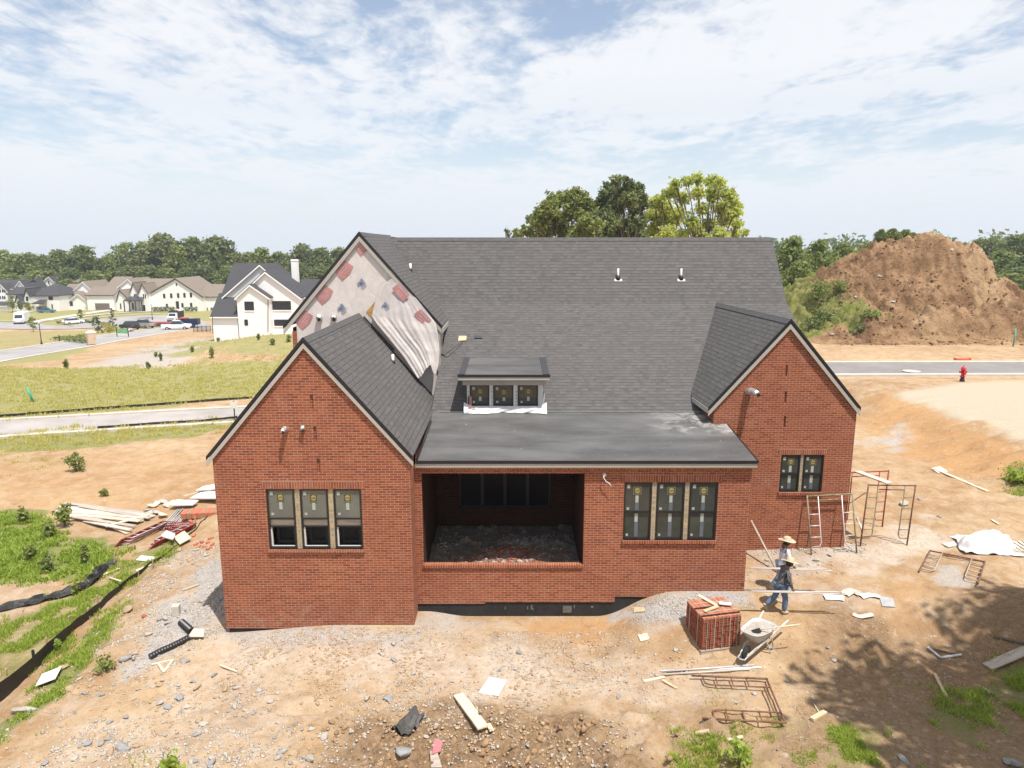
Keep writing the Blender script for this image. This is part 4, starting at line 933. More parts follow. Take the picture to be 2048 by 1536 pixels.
# ---------------------------------------------------------------- dormer
m = MB(); wy = 21.93; wallx = (-1.42, 0.98)
dz = lambda y: 6.09 + 0.04 * (y - 21.6)
holes = []
for (pa, pb) in ((939, 979), (986, 1027), (1035, 1076)):
    a = W(pa, 769, wy); b = W(pb, 812, wy); holes.append((a.x, b.x, b.z, a.z))
wall_y(m, wallx[0], wallx[1], 4.7, 5.98, wy, holes, reveal=.1)
for sx, sd_ in ((wallx[0], -1), (wallx[1], 1)): wall_x(m, sx, wy, 24.2, lambda y: lower_z(y) - .1, lambda y: 6.0, sd_)
DORM = m.build('dormer', 'white_plastic', HOUSE)
for i, h in enumerate(holes): window(h[0], h[1], h[2], h[3], wy + .01, 'single', 'glass_dark')
m = MB(); slab(m, [(-1.66, 21.58, dz(21.58)), (1.16, 21.58, dz(21.58)), (1.16, 24.42, dz(24.42)), (-1.66, 24.42, dz(24.42))], 0.05); child(m.build('dormer_roof', 'roof_membrane'), DORM)
m = MB()
for x in (-1.56, 1.06): m.bar((x, 21.6, dz(21.6) + .012), (x, 24.3, dz(24.3) + .012), 0.2, 0.02)
each_child(m, 'edge_strip', 'metal_roof_dark', DORM)
m = MB(); m.box(-1.68, 1.18, 21.55, 21.585, 6.02, 6.10); child(m.build('drip_edge', 'drip_edge'), DORM)
m = MB(); m.box(-1.66, 1.16, 21.565, 21.62, 5.93, 6.02); m.box(-1.64, 1.14, 21.62, 21.925, 5.90, 5.93); m.box(-1.55, 1.06, 21.87, 21.927, 5.71, 5.93)
for x in (-1.66, 1.12): m.box(x, x + .04, 21.6, 24.0, 5.93, 6.04)
each_child(m, 'fascia', 'fascia', DORM)
m = MB()
for i, h in enumerate(holes):
    for x in ((h[0] - .065, h[0] - .012), ) + (((h[1] + .012, h[1] + .065),) if i == 2 else ()): m.box(x[0], x[1], wy - .006, wy - .001, h[2] - .12, h[3] + .02)
each_child(m, 'foil_tape', 'galvanised', DORM)
m = MB()
for i, h in enumerate(holes):
    for z in (0.02, .12, .22, .33, .44): m.box(h[0] - .05, h[0] - .028, wy - .009, wy - .0062, h[2] + z, h[2] + z + .05)
each_child(m, 'printed_tape', 'logo_blue', DORM)
m = MB(); m.box(-1.40, -1.27, wy - .006, wy - .001, 5.0, 5.34); m.box(-1.38, -1.16, wy - .11, wy - .10, 4.98, 5.03); each_child(m, 'printed_mark', 'logo_red', DORM)
m = MB()
def skirt(u, v):
    x = -1.52 + u * 2.62; z = 5.02 - v * 0.20 + (0.13 * max(0, abs(u - .5) - .40) / .1 * (1 - v))
    y = wy - .015 - v * (.11 + .06 * math.sin(u * 7 + .6)) - .03 * math.sin(u * 17 + v * 3) * v - .012 * math.sin(u * 43 + v * 9)
    return (x, y, max(z, pr(min(y, 22.0)) + .018 if v > .95 else z))
m.grid(skirt, 80, 8); o = m.build('wrap_skirt', 'white_plastic', smooth=True); child(o, DORM)
m = MB()
def flap(u, v): return (wallx[1] + .01 + .06 * v * math.sin(u * 3.1), 21.9 + u * .35, 4.86 + v * .55 + .04 * math.sin(u * 9))
m.grid(flap, 8, 8); child(m.build('wrap_flap', 'white_plastic', smooth=True), DORM)

# ---------------------------------------------------------------- small things fixed to the house
def on_lower(px, py):
    v = ray(px, py); t = (lower_z(0) - CAMZ) / (v[2] - 0.6 * v[1]); return Vector((v[0] * t, v[1] * t, CAMZ + v[2] * t))
def on_upper(px, py):
    v = ray(px, py); k = ZBK - 1.2 * YB; t = (k - CAMZ) / (v[2] - 1.2 * v[1]); return Vector((v[0] * t, v[1] * t, CAMZ + v[2] * t))
def on_right_slope(px, py, cx, zr):
    v = ray(px, py); t = (zr + SL * cx - CAMZ) / (v[2] + SL * v[0]); return Vector((v[0] * t, v[1] * t, CAMZ + v[2] * t))
for p in (on_upper(1236, 557), on_upper(1362, 557)):
    m = MB(); m.tube([p - Vector((0, 0, .1)), p + Vector((0, 0, .38))], .036, 10); o = m.build('vent_pipe', 'pvc', HOUSE, True)
    m = MB(); m.lathe([(.10, -.06), (.09, .05), (.06, .10), (.045, .12)], 14, M=Matrix.Translation(p)); child(m.build('boot', 'rubber', smooth=True), o)
    m = MB(); n = Vector((0, -1.2, 1)).normalized(); u = Vector((1, 0, 0)); w = n.cross(u)
    m.prism([p + u * a + w * b + n * .02 for a, b in ((-.15, -.15), (.15, -.15), (.15, -.03), (-.15, -.03))], -n * .012); child(m.build('flashing', 'aluminium'), o)
for p in (on_right_slope(821, 540, BGX, BGZ), on_right_slope(786, 724, LWX, LWZ)):
    m = MB(); m.tube([p - Vector((0, 0, .1)), p + Vector((0, 0, .25))], .045, 10); o = m.build('vent_pipe', 'pvc', HOUSE, True)
    m = MB(); m.lathe([(.08, -.08), (.07, .03), (.05, .06)], 12, M=Matrix.Translation(p)); child(m.build('boot', 'rubber', smooth=True), o)
def wrapped(px, py, Y, out, r, side=0.0):
    c = W(px, py, Y); m = MB(); random.seed(int(px)); pts = []; rs = []
    for i in range(7): t = i / 6; pts.append(c + Vector((side * t, -out * t, 0.05 * math.sin(t * 3)))); rs.append(r * (1 + random.uniform(-.12, .16)) * (.75 if i == 6 else 1))
    m.tube(pts, rs, 11); o = m.build('wrapped_light_box', 'foil', HOUSE)
    m = MB(); m.tube([pts[-1] + Vector((.02, -.02, -.03)), pts[-1] + Vector((.01, .06, -.01))], r * .55, 8); child(m.build('socket', 'rubber'), o)
wrapped(573, 859, 17.5, .26, .062, -.02); wrapped(606, 858, 17.5, .10, .060, .01); wrapped(1495, 783, 20.9, .44, .10, .16); wrapped(640, 637, BGY, .20, .10); wrapped(668, 637, BGY, .20, .10, .03)
c = W(1209, 949, 18.2); m = MB(); m.lathe([(.05, 0), (.05, .05), (.035, .055)], 12, M=Matrix.Translation(c) @ Matrix.Rotation(R(90), 4, 'X')); o = m.build('junction_box', 'galvanised', HOUSE)
m = MB(); q = [W(a, b, 18.2 - d) for a, b, d in ((1209, 949, .05), (1207, 955, .10), (1212, 963, .12), (1219, 967, .12), (1223, 973, .12))]; m.tube(q, .011, 6); child(m.build('cable', 'pvc', smooth=True), o)
# odds and ends left on the roof
c = on_lower(925, 678); n = Vector((0, -.6, 1)).normalized(); u = Vector((1, .05, 0)).normalized(); w = n.cross(u).normalized()
m = MB(); m.prism([c + u * a + w * b + n * .05 for a, b in ((-.15, -.15), (.13, -.13), (.15, .12), (-.13, .12))], -n * .03); tag(m.build('board_offcut', 'plank_tan'), 'small square of pale plywood lying on the dark shingle slope', 'board')
m = MB(); a = on_lower(888, 712) + n * .03; b = on_lower(919, 684) + n * .03; s = (b - a).cross(n).normalized()
m.prism([a + s * .16, b + s * .14, b - s * .1, a - s * .17], -n * .02); m.prism([a + s * .02 + n * .03, b + s * .10 + n * .02, b - s * .06 + n * .02, a - s * .12 + n * .03], -n * .02); tag(m.build('loose_shingle_strip', 'felt_grey'), 'crumpled brown strip of underlay lying up the main roof slope', 'roofing strip')
c = on_lower(957, 675); m = MB(); m.prism([c + u * a + w * b + n * .04 for a, b in ((-.14, -.08), (.14, -.08), (.14, .07), (-.14, .07))], -n * .02); tag(m.build('loose_shingle', 'metal_roof_dark'), 'single loose dark shingle lying on the roof right of the plywood square', 'shingle')
m = MB(); a = on_right_slope(736, 630, LWX, LWZ)
for k in range(6): m.bar((-5.0 + k * .16, 23.93, 7.66 - k * .185), (-4.82 + k * .16, 23.95, 7.45 - k * .185), 0.10, 0.05)
m.each('wall_flashing', 'drip_edge', HOUSE)
# ---------------------------------------------------------------- trees
rng = np.random.default_rng(11)
def leaf_cloud(lobes, per, size, flat=0.75, seed=0, shell=0.55, elong=1.5):
    """many small leaf faces spread through the lobes (x, y, z, rx, rz); returns vertices, quads, tint"""
    r = np.random.default_rng(seed); P = []; T = []; N = []
    for (x, y, z, rx, rz) in lobes:
        n = max(20, int(per * (rx * rx * rz) ** 0.667)); d = r.normal(size=(n, 3)); d /= np.linalg.norm(d, axis=1)[:, None]
        rad = (shell + (1 - shell) * r.random(n)) * (0.82 + 0.30 * r.random(n))
        rad *= 1 + 0.28 * np.sin(d[:, 0] * 5 + seed + x) * np.cos(d[:, 2] * 4.3 + z)
        p = d * rad[:, None] * np.array([rx, rx, rz]) + np.array([x, y, z]); P.append(p)
        p = p + (p - np.array([x, y, z])) * (np.where(r.random(n) < .2, .36 * r.random(n), 0))[:, None]; P[-1] = p
        T.append(np.clip(r.random() * 0.55 + r.random(n) * 0.55 - 0.05, 0, 1)); N.append(d)
    P = np.concatenate(P); T = np.concatenate(T); N = np.concatenate(N); n = len(P)
    nn = N * 0.6 + r.normal(size=(n, 3)) * 0.75 + np.array([0, 0, 0.35]); nn /= np.linalg.norm(nn, axis=1)[:, None]
    a = np.cross(nn, r.normal(size=(n, 3))); a /= np.linalg.norm(a, axis=1)[:, None]; b = np.cross(nn, a)
    s = size * (0.6 + 0.8 * r.random(n))[:, None]
    V = np.stack([P - a * s * elong * .5, P - b * s * .42 + nn * s * .1, P + a * s * elong * .5, P + b * s * .42 + nn * s * .1], 1).reshape(-1, 3)
    return V, np.arange(n * 4).reshape(n, 4), np.repeat(T, 4)
def make_tree(name, H, Wd, nl, per, leaf, leafmat, barkmat, seed, trunk_h=0.28, shape='round', sparse=1.0, limbs=True, leaf2=None):
    """an Empty with trunk (tapered, with limbs reaching into the crown) and crown"""
    r = random.Random(seed); root = empty(name); lobes = []
    for i in range(nl):
        t = (i + 0.5) / nl; z = trunk_h + (1 - trunk_h) * (0.06 + 0.86 * t)
        if shape == 'round': env = math.sin(math.pi * min(1, 0.18 + 0.80 * t)) ** 0.7
        elif shape == 'tall': env = 0.55 + 0.45 * math.sin(math.pi * (0.25 + 0.7 * t))
        elif shape == 'cone': env = 1.0 - 0.9 * t
        else: env = 0.4 + 0.6 * math.sin(math.pi * (0.1 + 0.85 * t))
        a = i * 2.4 + r.uniform(-.5, .5); rr = Wd * 0.5 * env; q = rr * r.uniform(0.35, 0.78)
        s = Wd * r.uniform(0.15, 0.26) * (0.6 + 0.4 * env)
        lobes.append((math.cos(a) * q, math.sin(a) * q, z * H, s, s * r.uniform(0.6, 0.85)))
    if shape != 'cone': lobes.append((r.uniform(-.1, .1) * Wd, 0, H * 0.93, Wd * 0.16, H * 0.07))
    V, F, T = leaf_cloud(lobes, per * sparse, leaf, seed=seed)
    link('crown', np_mesh('crown', V, F, leafmat, T), root)
    m = MB(); br = max(0.05, H * 0.016); zt = H * 0.82
    pts = [(r.uniform(-.02, .02) * Wd * k, r.uniform(-.02, .02) * Wd * k, zt * k / 7 - (0.3 if k == 0 else 0)) for k in range(8)]; m.tube(pts, [br * (1.25 if k == 0 else 1 - k / 8.5) for k in range(8)], 7)
    if limbs:
        for (x, y, z, rx, rz) in lobes:
            k = min(6, max(1, int(z / zt * 7 * 0.62))); p0 = Vector(pts[k]); p1 = Vector((x, y, z)); mid = p0.lerp(p1, 0.5) + Vector((0, 0, -0.06 * H * r.random())); r0 = br * (1 - k / 8.5) * 0.55
            m.tube([p0, mid, p1, p1 + (p1 - mid) * 0.15], [r0, r0 * .7, r0 * .4, r0 * .15], 5)
    m.build('trunk', barkmat, root, True)
    return root
def place_tree(proto, px, py_top, Y, wpx, label, group, first=set(), Hp=None, zb=None):
    """set a tree so that its top reaches the photo's height there"""
    H0, W0 = Hp; top = W(px, py_top, Y); z0 = float(terrain(top.x, Y)) - 0.3 if zb is None else zb
    d = Y * math.cos(PITCH) + (CAMZ - (top.z + z0) / 2) * math.sin(PITCH); sx = wpx * d / FPX / W0; sz = (top.z - z0) / H0
    if proto.name in first: o = copy_tree(proto)
    else: first.add(proto.name); o = proto
    o.location = (top.x, Y, z0); o.scale = (sx, sx, sz); o.rotation_euler.z = random.uniform(0, 6.28)
    return tag(o, label, 'tree', group)
FARP = [(make_tree('broadleaf_tree', 18, 13, 26, 34, .62, 'leaf_oak', 'bark', 1, .16), (18, 13)), (make_tree('broadleaf_tree', 18, 12, 24, 34, .62, 'leaf_mid', 'bark', 2, .12), (18, 12)),
        (make_tree('broadleaf_tree', 18, 14, 28, 32, .62, 'leaf_deep', 'bark', 3, .10), (18, 14)), (make_tree('broadleaf_tree', 20, 11, 24, 34, .6, 'leaf_oak', 'bark_pale', 4, .2, 'tall'), (20, 11)), (make_tree('broadleaf_tree', 16, 13, 24, 34, .6, 'leaf_mid', 'bark_pale', 5, .14, sparse=.75), (16, 13))]
FT = [(-45,500,80,272,0),(0,498,70,275,4),(30,502,50,262,1),(58,507,55,268,1),(88,508,40,270,2),(116,494,62,262,2),(162,493,72,258,2),(200,513,46,262,1),(225,500,40,268,3),(247,484,64,262,4),(283,478,54,266,1),(322,469,78,262,0),(352,488,50,255,1),(385,470,64,262,2),(432,473,72,260,0),(462,497,48,262,3),
      (490,498,56,270,1),(520,495,56,266,1),(552,500,50,270,1),(580,500,44,272,3),(604,487,52,262,0),(640,492,56,265,2),(676,497,56,268,1),(715,500,60,272,0),(-100,490,90,270,2),(760,498,60,275,1),(820,503,70,280,2),(880,500,70,284,0)]
FT2 = [(-20,540,56,243,1),(22,545,44,240,4),(70,540,50,246,1),(95,540,48,244,1),(140,535,52,243,2),(185,540,52,240,1),(222,540,46,243,1),(262,530,50,243,3),(300,528,48,240,0),(335,535,46,243,1),(372,535,46,240,2),(410,528,46,243,0),(452,530,46,242,1),(500,530,50,246,2),(545,530,52,246,0),(600,525,50,244,2),(640,530,50,244,0),(690,530,56,248,2)]
KIND = ['dark rounded oak', 'mid green broad tree', 'deep green heavy tree', 'tall dark pale-barked tree', 'pale green open tree']
for i, (px, py, w, Y, k) in enumerate(FT):
    place_tree(FARP[k][0], px, py + (i * 37 % 11) - 4, Y, w * 1.45, KIND[k] + ' in the back row of the wood beyond the estate', 'trees of the wood behind the estate', Hp=FARP[k][1])
for i, (px, py, w, Y, k) in enumerate(FT2):
    place_tree(FARP[k][0], px, py, Y, w * 1.4, KIND[k] + ' at the front edge of the wood behind the estate roofs', 'trees of the wood behind the estate', Hp=FARP[k][1])
# the three tall trees behind the house
def lobed_tree(name, root_p, lobes_px, Y, per, leaf, lm, bm, seed, label, shell=.35, depth=1.0):
    base = W(root_p[0], root_p[1], Y); base.z = float(terrain(base.x, Y)) - .2; root = empty(name, base, 0, label, 'tree', 'tall trees behind the brick house'); lobes = []; r = random.Random(seed)
    for (px, py, rp) in lobes_px:
        dY = r.uniform(-2.6, 2.6) * depth; c = W(px, py, Y + dY) - base; s = rp * (Y + dY) / FPX; lobes.append((c.x, c.y, c.z, s * 1.05, s * .92))
    V, F, T = leaf_cloud(lobes, per, leaf, seed=seed, shell=shell); link('crown', np_mesh('crown', V, F, lm, T), root)
    m = MB(); top = max(l[2] for l in lobes); pts = [(0, 0, -.3)] + [(r.uniform(-.3, .3), r.uniform(-.3, .3), top * .8 * k / 6) for k in range(1, 7)]; m.tube(pts, [.34 * (1 - k / 8) for k in range(7)], 8)
    for l in lobes:
        k = max(1, min(5, int(l[2] / top * 4.0))); p0 = Vector(pts[k]); p1 = Vector(l[:3]); mid = p0.lerp(p1, .5) + Vector((0, 0, -.4)); m.tube([p0, mid, p1, p1 + (p1 - mid) * .1], [.11 * (1 - k / 9), .07, .04, .015], 5)
        for q in range(3):
            e = p1 + Vector((r.uniform(-1, 1), r.uniform(-1, 1), r.uniform(-.3, 1))) * l[3]; m.tube([mid.lerp(p1, .6), p1.lerp(e, .5), e], [.03, .02, .008], 4)
    m.build('trunk', bm, root, True); return root
L1 = [(1095,420,22),(1080,445,18),(1110,400,18),(1130,395,16),(1150,388,14),(1165,400,18),(1140,425,20),(1115,440,20),(1165,430,18),(1090,465,22),(1130,465,22),(1160,465,20),(1075,428,10),(1062,440,10),(1055,462,14),(1036,466,10),(1178,415,14)]
L2 = [(1232,362,12),(1250,358,8),(1260,372,14),(1278,376,12),(1235,385,18),(1210,390,14),(1258,398,20),(1285,395,12),(1200,412,18),(1230,415,22),(1270,418,18),(1290,408,10),(1190,438,20),(1220,445,24),(1255,450,22),(1280,445,16),(1205,468,22),(1245,472,22),(1275,470,18),(1215,372,9)]
L3 = [(1375,362,13),(1395,358,14),(1420,364,14),(1440,368,14),(1350,368,12),(1345,385,14),(1365,395,16),(1395,385,16),(1425,390,18),(1455,388,16),(1465,405,14),(1440,415,18),(1405,418,16),(1470,425,14),(1450,440,18),(1420,448,16),(1475,448,12),(1385,445,18),(1400,470,18),(1440,470,20),(1470,468,14),(1490,465,9),(1365,470,16),(1330,385,8),(1476,410,10),(1432,356,8)]
L4 = [(1310,405,15),(1330,415,18),(1345,440,20),(1320,440,20),(1305,465,20),(1335,470,22),(1300,430,14),(1360,425,14),(1325,398,10)]
L5 = [(1170,445,18),(1150,468,18),(1185,465,16),(1160,425,10),(1195,450,14)]
lobed_tree('broadleaf_tree', (1125, 600), L1, 80, 700, .27, 'leaf_mid', 'bark', 31, 'dark green tree with a gapped crown, leftmost of the tall trees above the ridge')
lobed_tree('broadleaf_tree', (1245, 600), L2, 77, 620, .25, 'leaf_oak', 'bark', 32, 'tallest olive green tree standing behind the middle of the roof ridge')
lobed_tree('locust_tree', (1410, 600), L3, 74, 520, .25, 'leaf_yellow', 'bark', 33, 'airy yellow green tree with visible dark limbs, rightmost above the ridge', .2)
lobed_tree('locust_tree', (1325, 600), L4, 82, 560, .25, 'leaf_yellow', 'bark', 34, 'lower yellow green tree between the olive and the airy tree above the ridge')
lobed_tree('young_tree', (1170, 600), L5, 72, 520, .24, 'leaf_mid', 'bark', 35, 'low light green tree in front of the dark gapped crown above the ridge')
o = lobed_tree('sapling', (1016, 600), [(1012,460,4),(1016,464,5),(1018,470,4),(1030,474,6),(1043,470,5)], 70, 420, .16, 'leaf_deep', 'bark', 36, 'thin sapling whose few dark leaves peep over the ridge left of the big trees', depth=.2)
# right-hand wood beside and behind the mound
RT = [(1585,470,80,100,1,'bright green leafy tree beside the right end of the main roof'),(1640,478,70,104,1,'second bright green tree from the roof end, left of the mound'),(1600,520,70,93,1,'lower bushy green tree in front of the bright trees at the roof end'),(1690,482,66,112,1,'round light green tree just left of the mound slope'),(1735,480,60,116,4,'pale green tree whose top shows over the mound slope'),(1660,520,70,98,2,'dark green bushy tree low on the left mound flank'),
      (1960,478,70,205,2,'dark tree right behind the steep side of the mound'),(1985,476,50,190,0,'dark rounded tree above the pale green scrub right of the mound'),(2035,470,70,175,2,'tall dark tree at the right edge of the picture'),(2010,500,80,165,1,'mid green tree right of the mound in front of dark trees'),(2060,510,90,150,2,'heavy green tree at the right border of the picture below the tall dark one'),(2020,545,90,140,4,'pale green tree low at the right of the mound'),(1925,484,60,260,0,'distant blue green tree left of the far dark ones'),(2090,480,90,170,0,'dark tree beyond the right border'),(1890,486,70,300,2,'farthest tree showing beside the mound top')]
for (px, py, w, Y, k, lb) in RT: place_tree(FARP[k][0], px, py, Y, w * 1.2, lb, 'trees of the wood beside the mound', Hp=FARP[k][1])
def shrub(name, loc, h, w, lm, seed, label, group, leaf=.12, per=260, nl=7, stems=True):
    r = random.Random(seed); root = empty(name, loc, 0, label, 'shrub' if 'weed' not in name else 'weed', group); lobes = []
    for i in range(nl): a = i * 2.4; q = w * .3 * r.random(); lobes.append((math.cos(a) * q, math.sin(a) * q, h * (.25 + .6 * i / nl), w * .28, h * .2))
    V, F, T = leaf_cloud(lobes, per, leaf, seed=seed, shell=.3); link('foliage', np_mesh('foliage', V, F, lm, T), root)
    if stems:
        m = MB()
        for l in lobes: m.tube([(0, 0, -.05), (l[0] * .4, l[1] * .4, l[2] * .5), l[:3]], [.02 + .008 * h, .015, .006], 5)
        m.build('stem', 'bark', root)
    return root
# broad far wood closing the horizon, one mass nobody could count
def far_wood():
    r = np.random.default_rng(5); lob = []
    for x in np.arange(-640, 640, 8.0):
        Y = 330 + 40 * math.sin(x * .013) + r.uniform(-25, 25); zb = float(terrain(x, Y)); lob.append((x, Y, zb + 6 + r.uniform(-1, 2.5), 8.5, 7.0)); lob.append((x + 4, Y - 6, zb + 3.0, 8, 4.5))
    V, F, T = leaf_cloud(lob, 4.2, 1.5, seed=9, shell=.75); tag(link('far_wood', np_mesh('far_wood', V, F, 'leaf_deep', T)), 'dark wood closing the horizon behind everything', 'wood', kind='stuff')
far_wood()

# ---------------------------------------------------------------- the mound of spoil
def mat_mound():
    m, nt, b = newmat('mound_soil'); k = NT(nt); p = k.geo(); A = k.n('ShaderNodeSeparateColor'); k.l(k.attr('zone_a').outputs['Color'], A.inputs[0])
    n1 = k.noise(p, .25, 6, .65, .6); n2 = k.noise(p, 1.3, 6, .7, .3); n3 = k.noise(p, 5, 4, .7)
    c = k.mix(k.ramp(n1, .35, .65), (0.188, 0.108, 0.058), (0.325, 0.205, 0.115)); c = k.mix(k.math('MULTIPLY', k.ramp(n2, .45, .62), .75), c, (0.125, 0.068, 0.036)); c = k.mix(k.math('MULTIPLY', k.ramp(n3, .5, .72), .4), c, (0.34, 0.23, 0.14))
    c = k.mix(k.math('MULTIPLY', A.outputs[1], k.ramp(n2, .3, .6)), c, (0.37, 0.25, 0.145))
    g = k.mix(k.ramp(n2, .35, .65), (0.12, 0.15, 0.03), (0.235, 0.215, 0.085)); c = k.mix(k.ramp(k.math('ADD', A.outputs[0], k.math('MULTIPLY', k.math('SUBTRACT', n2, .5), .9)), .42, .6), c, g)
    k.l(c, b.inputs['Base Color']); b.inputs['Roughness'].default_value = .97; b.inputs['Specular IOR Level'].default_value = .1
    k.l(k.bump(k.math('ADD', n2, k.math('MULTIPLY', n3, .5)), .9, .25), b.inputs['Normal'])
mat_mound()
MPROF = [(1500,690),(1545,650),(1580,590),(1620,555),(1680,518),(1740,492),(1800,477),(1845,468),(1874,466),(1882,470),(1890,482),(1915,488),(1935,494),(1957,496),(1966,508),(1974,530),(1983,548),(2010,562),(2048,585),(2110,620),(2180,655),(2260,690)]
_mx = np.array([W(a, b, 79).x for a, b in MPROF]); _mz = np.array([W(a, b, 79).z for a, b in MPROF])
def mound_h(x, y):
    H = np.interp(x, _mx, _mz) - 0.7; H = np.maximum(H, 0)
    w = 0.9 * fbm(x * .3, y * .3, 71, 4); yy = y + w
    front = np.interp(yy, [66.6, 68.2, 69.0, 69.9, 72.6, 74.6, 76.2, 77.2, 79.0, 84, 96], [0, .04, .20, .28, .35, .52, .64, .90, 1.0, .85, 0])
    left_low = np.interp(x, [28, 33, 40], [.8, .9, 1.0])
    z = H * front * left_low
    gully = np.abs(fbm(x * .75 + 0.15 * y, y * .22, 75, 4)); lump = fbm(x * .8, y * .8, 77, 5); fine = fbm(x * 2.6, y * 2.6, 79, 4)
    z = z + ss(.2, 1.5, H * front) * (-1.3 * gully * ss(1, 4, H) + 1.15 * lump * (.2 + .75 * ss(-.2, .35, fbm(x * .14, y * .14, 87, 2))) + .34 * fine + .25)
    return z + 0.75
def make_mound():
    xs = np.arange(25, 62, .17); ys = np.arange(66.0, 97, .17); X, Y = np.meshgrid(xs, ys); Z = mound_h(X, Y); H = np.maximum(np.interp(X, _mx, _mz) - .7, 0)
    edge = ss(0, 1.2, np.minimum(np.minimum(X - 25, 61.5 - X), np.minimum(Y - 66, 96.5 - Y))); Z = 0.4 + (Z - 0.4) * edge
    ny, nx = X.shape; idx = np.arange(nx * ny).reshape(ny, nx); F = np.stack([idx[:-1, :-1], idx[:-1, 1:], idx[1:, 1:], idx[1:, :-1]], -1).reshape(-1, 4)
    me = np_mesh('dirt_mound', np.stack([X, Y, Z], -1).reshape(-1, 3), F, 'mound_soil', smooth=False)
    za = np.zeros((ny, nx, 4), np.float32); gl_ = ss(41.0, 32.5, X + .45 * (Y - 72)) * ss(69.4, 70.6, Y + .5 * fbm(X * .7, Y * .7, 83, 3)); za[..., 0] = np.maximum(gl_, ss(80, 82, Y)) ; za[..., 1] = ss(.1, .5, fbm(X * .2, Y * .2, 85, 3)); za[..., 3] = 1
    at = me.color_attributes.new('zone_a', 'FLOAT_COLOR', 'POINT'); at.data.foreach_set('color', za.ravel())
    tag(link('dirt_mound', me), 'tall mound of dug brown earth with a cut face beyond the lane', 'dirt mound', kind='thing')
make_mound()
def on_mound(x, y): return Vector((x, y, float(mound_h(np.array(x), np.array(y)))))
def scatter_mound():
    r = np.random.default_rng(17); n = 3200; x = r.uniform(31, 58, n); y = r.uniform(66.5, 79, n); z = mound_h(x, y); s = .05 + .22 * r.random(n) ** 4
    stones('soil_clods', np.stack([x, y, z], 1), s, 'mound_soil', 55, 'clods and rubble strewn over the face of the earth mound', 'clods')
def rock_unit(seed, sub=1):
    import bmesh
    bm = bmesh.new(); bmesh.ops.create_icosphere(bm, subdivisions=sub, radius=1.0); r = random.Random(seed); k = [Vector((r.uniform(-1, 1), r.uniform(-1, 1), r.uniform(-1, 1))).normalized() for _ in range(10)]; kd = [r.uniform(.34, .72) for _ in k]
    for v in bm.verts:
        for a, d in zip(k, kd):
            t = v.co.dot(a)
            if t > d: v.co -= a * (t - d)
        v.co *= 1 + r.uniform(-.06, .06)
    vs = np.array([v.co[:] for v in bm.verts]); fs = np.array([[v.index for v in f.verts] for f in bm.faces]); bm.free(); return vs, fs
def stones(name, P, S, mat, seed, label, cat):
    """a scatter of small chips too many to count, one object"""
    r = np.random.default_rng(seed); V = []; F = []; o = 0; units = [rock_unit(seed + i, 1) for i in range(5)]
    oct_v = np.array([(1, 0, 0), (-1, 0, 0), (0, 1, 0), (0, -1, 0), (0, 0, 1), (0, 0, -1)], float); oct_f = np.array([(0, 2, 4), (2, 1, 4), (1, 3, 4), (3, 0, 4), (2, 0, 5), (1, 2, 5), (3, 1, 5), (0, 3, 5)])
    for p, s in zip(P, S):
        vs, fs = (oct_v, oct_f) if s < .05 else units[int(r.integers(5))]
        q = vs * np.array([1, .55 + .45 * r.random(), .35 + .4 * r.random()]) * s; a = r.random() * 6.28; c, d = math.cos(a), math.sin(a)
        q = np.stack([q[:, 0] * c - q[:, 1] * d, q[:, 0] * d + q[:, 1] * c, q[:, 2] + q[:, 0] * r.uniform(-.3, .3)], 1) + p + np.array([0, 0, s * .12]); V.append(q); F.append(fs + o); o += len(q)
    return tag(link(name, np_mesh(name, np.concatenate(V), np.concatenate(F), mat)), label, cat, kind='stuff')
scatter_mound()
for i, (px, py, s, col, Y) in enumerate([(1758,570,.42,'stone_pale',75.5),(1714,563,.30,'stone_pale',74.8),(1668,588,.34,'stone_pale',73),(1665,660,.3,'stone_pale',69.2),(1900,530,.34,'stone_pale',77),(1782,622,.4,'stone_pale',73)]):
    g = W(px, py, Y); g.z = float(mound_h(np.array(g.x), np.array(g.y))) + .1; vs, fs = rock_unit(300 + i, 2); o = link('limestone_block', np_mesh('limestone_block', vs * np.array([s, s * .7, s * .5]), fs, col), None, g)
    tag(o, ['white block lying mid-height on the left face of the earth mound', 'long pale block up the left shoulder of the mound', 'flat pale stone at the grassy left foot of the mound', 'pale stone stuck in the cut bank behind the right gable', 'pale stone near the top right of the mound', 'leaning pale slab above the cut bank of the mound'][i], 'stone')
for i, (px, py, Y, h, w) in enumerate([(1705,640,69.8,.7,2.2),(1740,632,69.9,.9,2.4),(1650,575,73,1.6,2.6),(1640,548,76,2.4,3.2),(1623,600,72,1.4,2.6),(1680,560,76,1.5,2.2),(1725,645,69.5,.7,1.6),(1600,610,71,1.2,2.4)]):
    g = W(px, py, Y); g.z = float(mound_h(np.array(g.x), np.array(g.y))) - .1
    shrub('shrub', g, h, w, 'leaf_mid' if i % 2 else 'leaf_deep', 60 + i, ['low green bush on the lip of the cut bank, left one', 'rounded bush hanging over the cut bank', 'olive bush among the grass on the mound flank', 'taller bright bush high on the left mound flank', 'bush low on the grassy mound flank beside the roof', 'loose bush high on the mound flank right of the taller one', 'small bush drooping down the cut bank', 'bush nearest the right gable peak on the mound foot'][i], 'bushes on the mound', .17, 190)
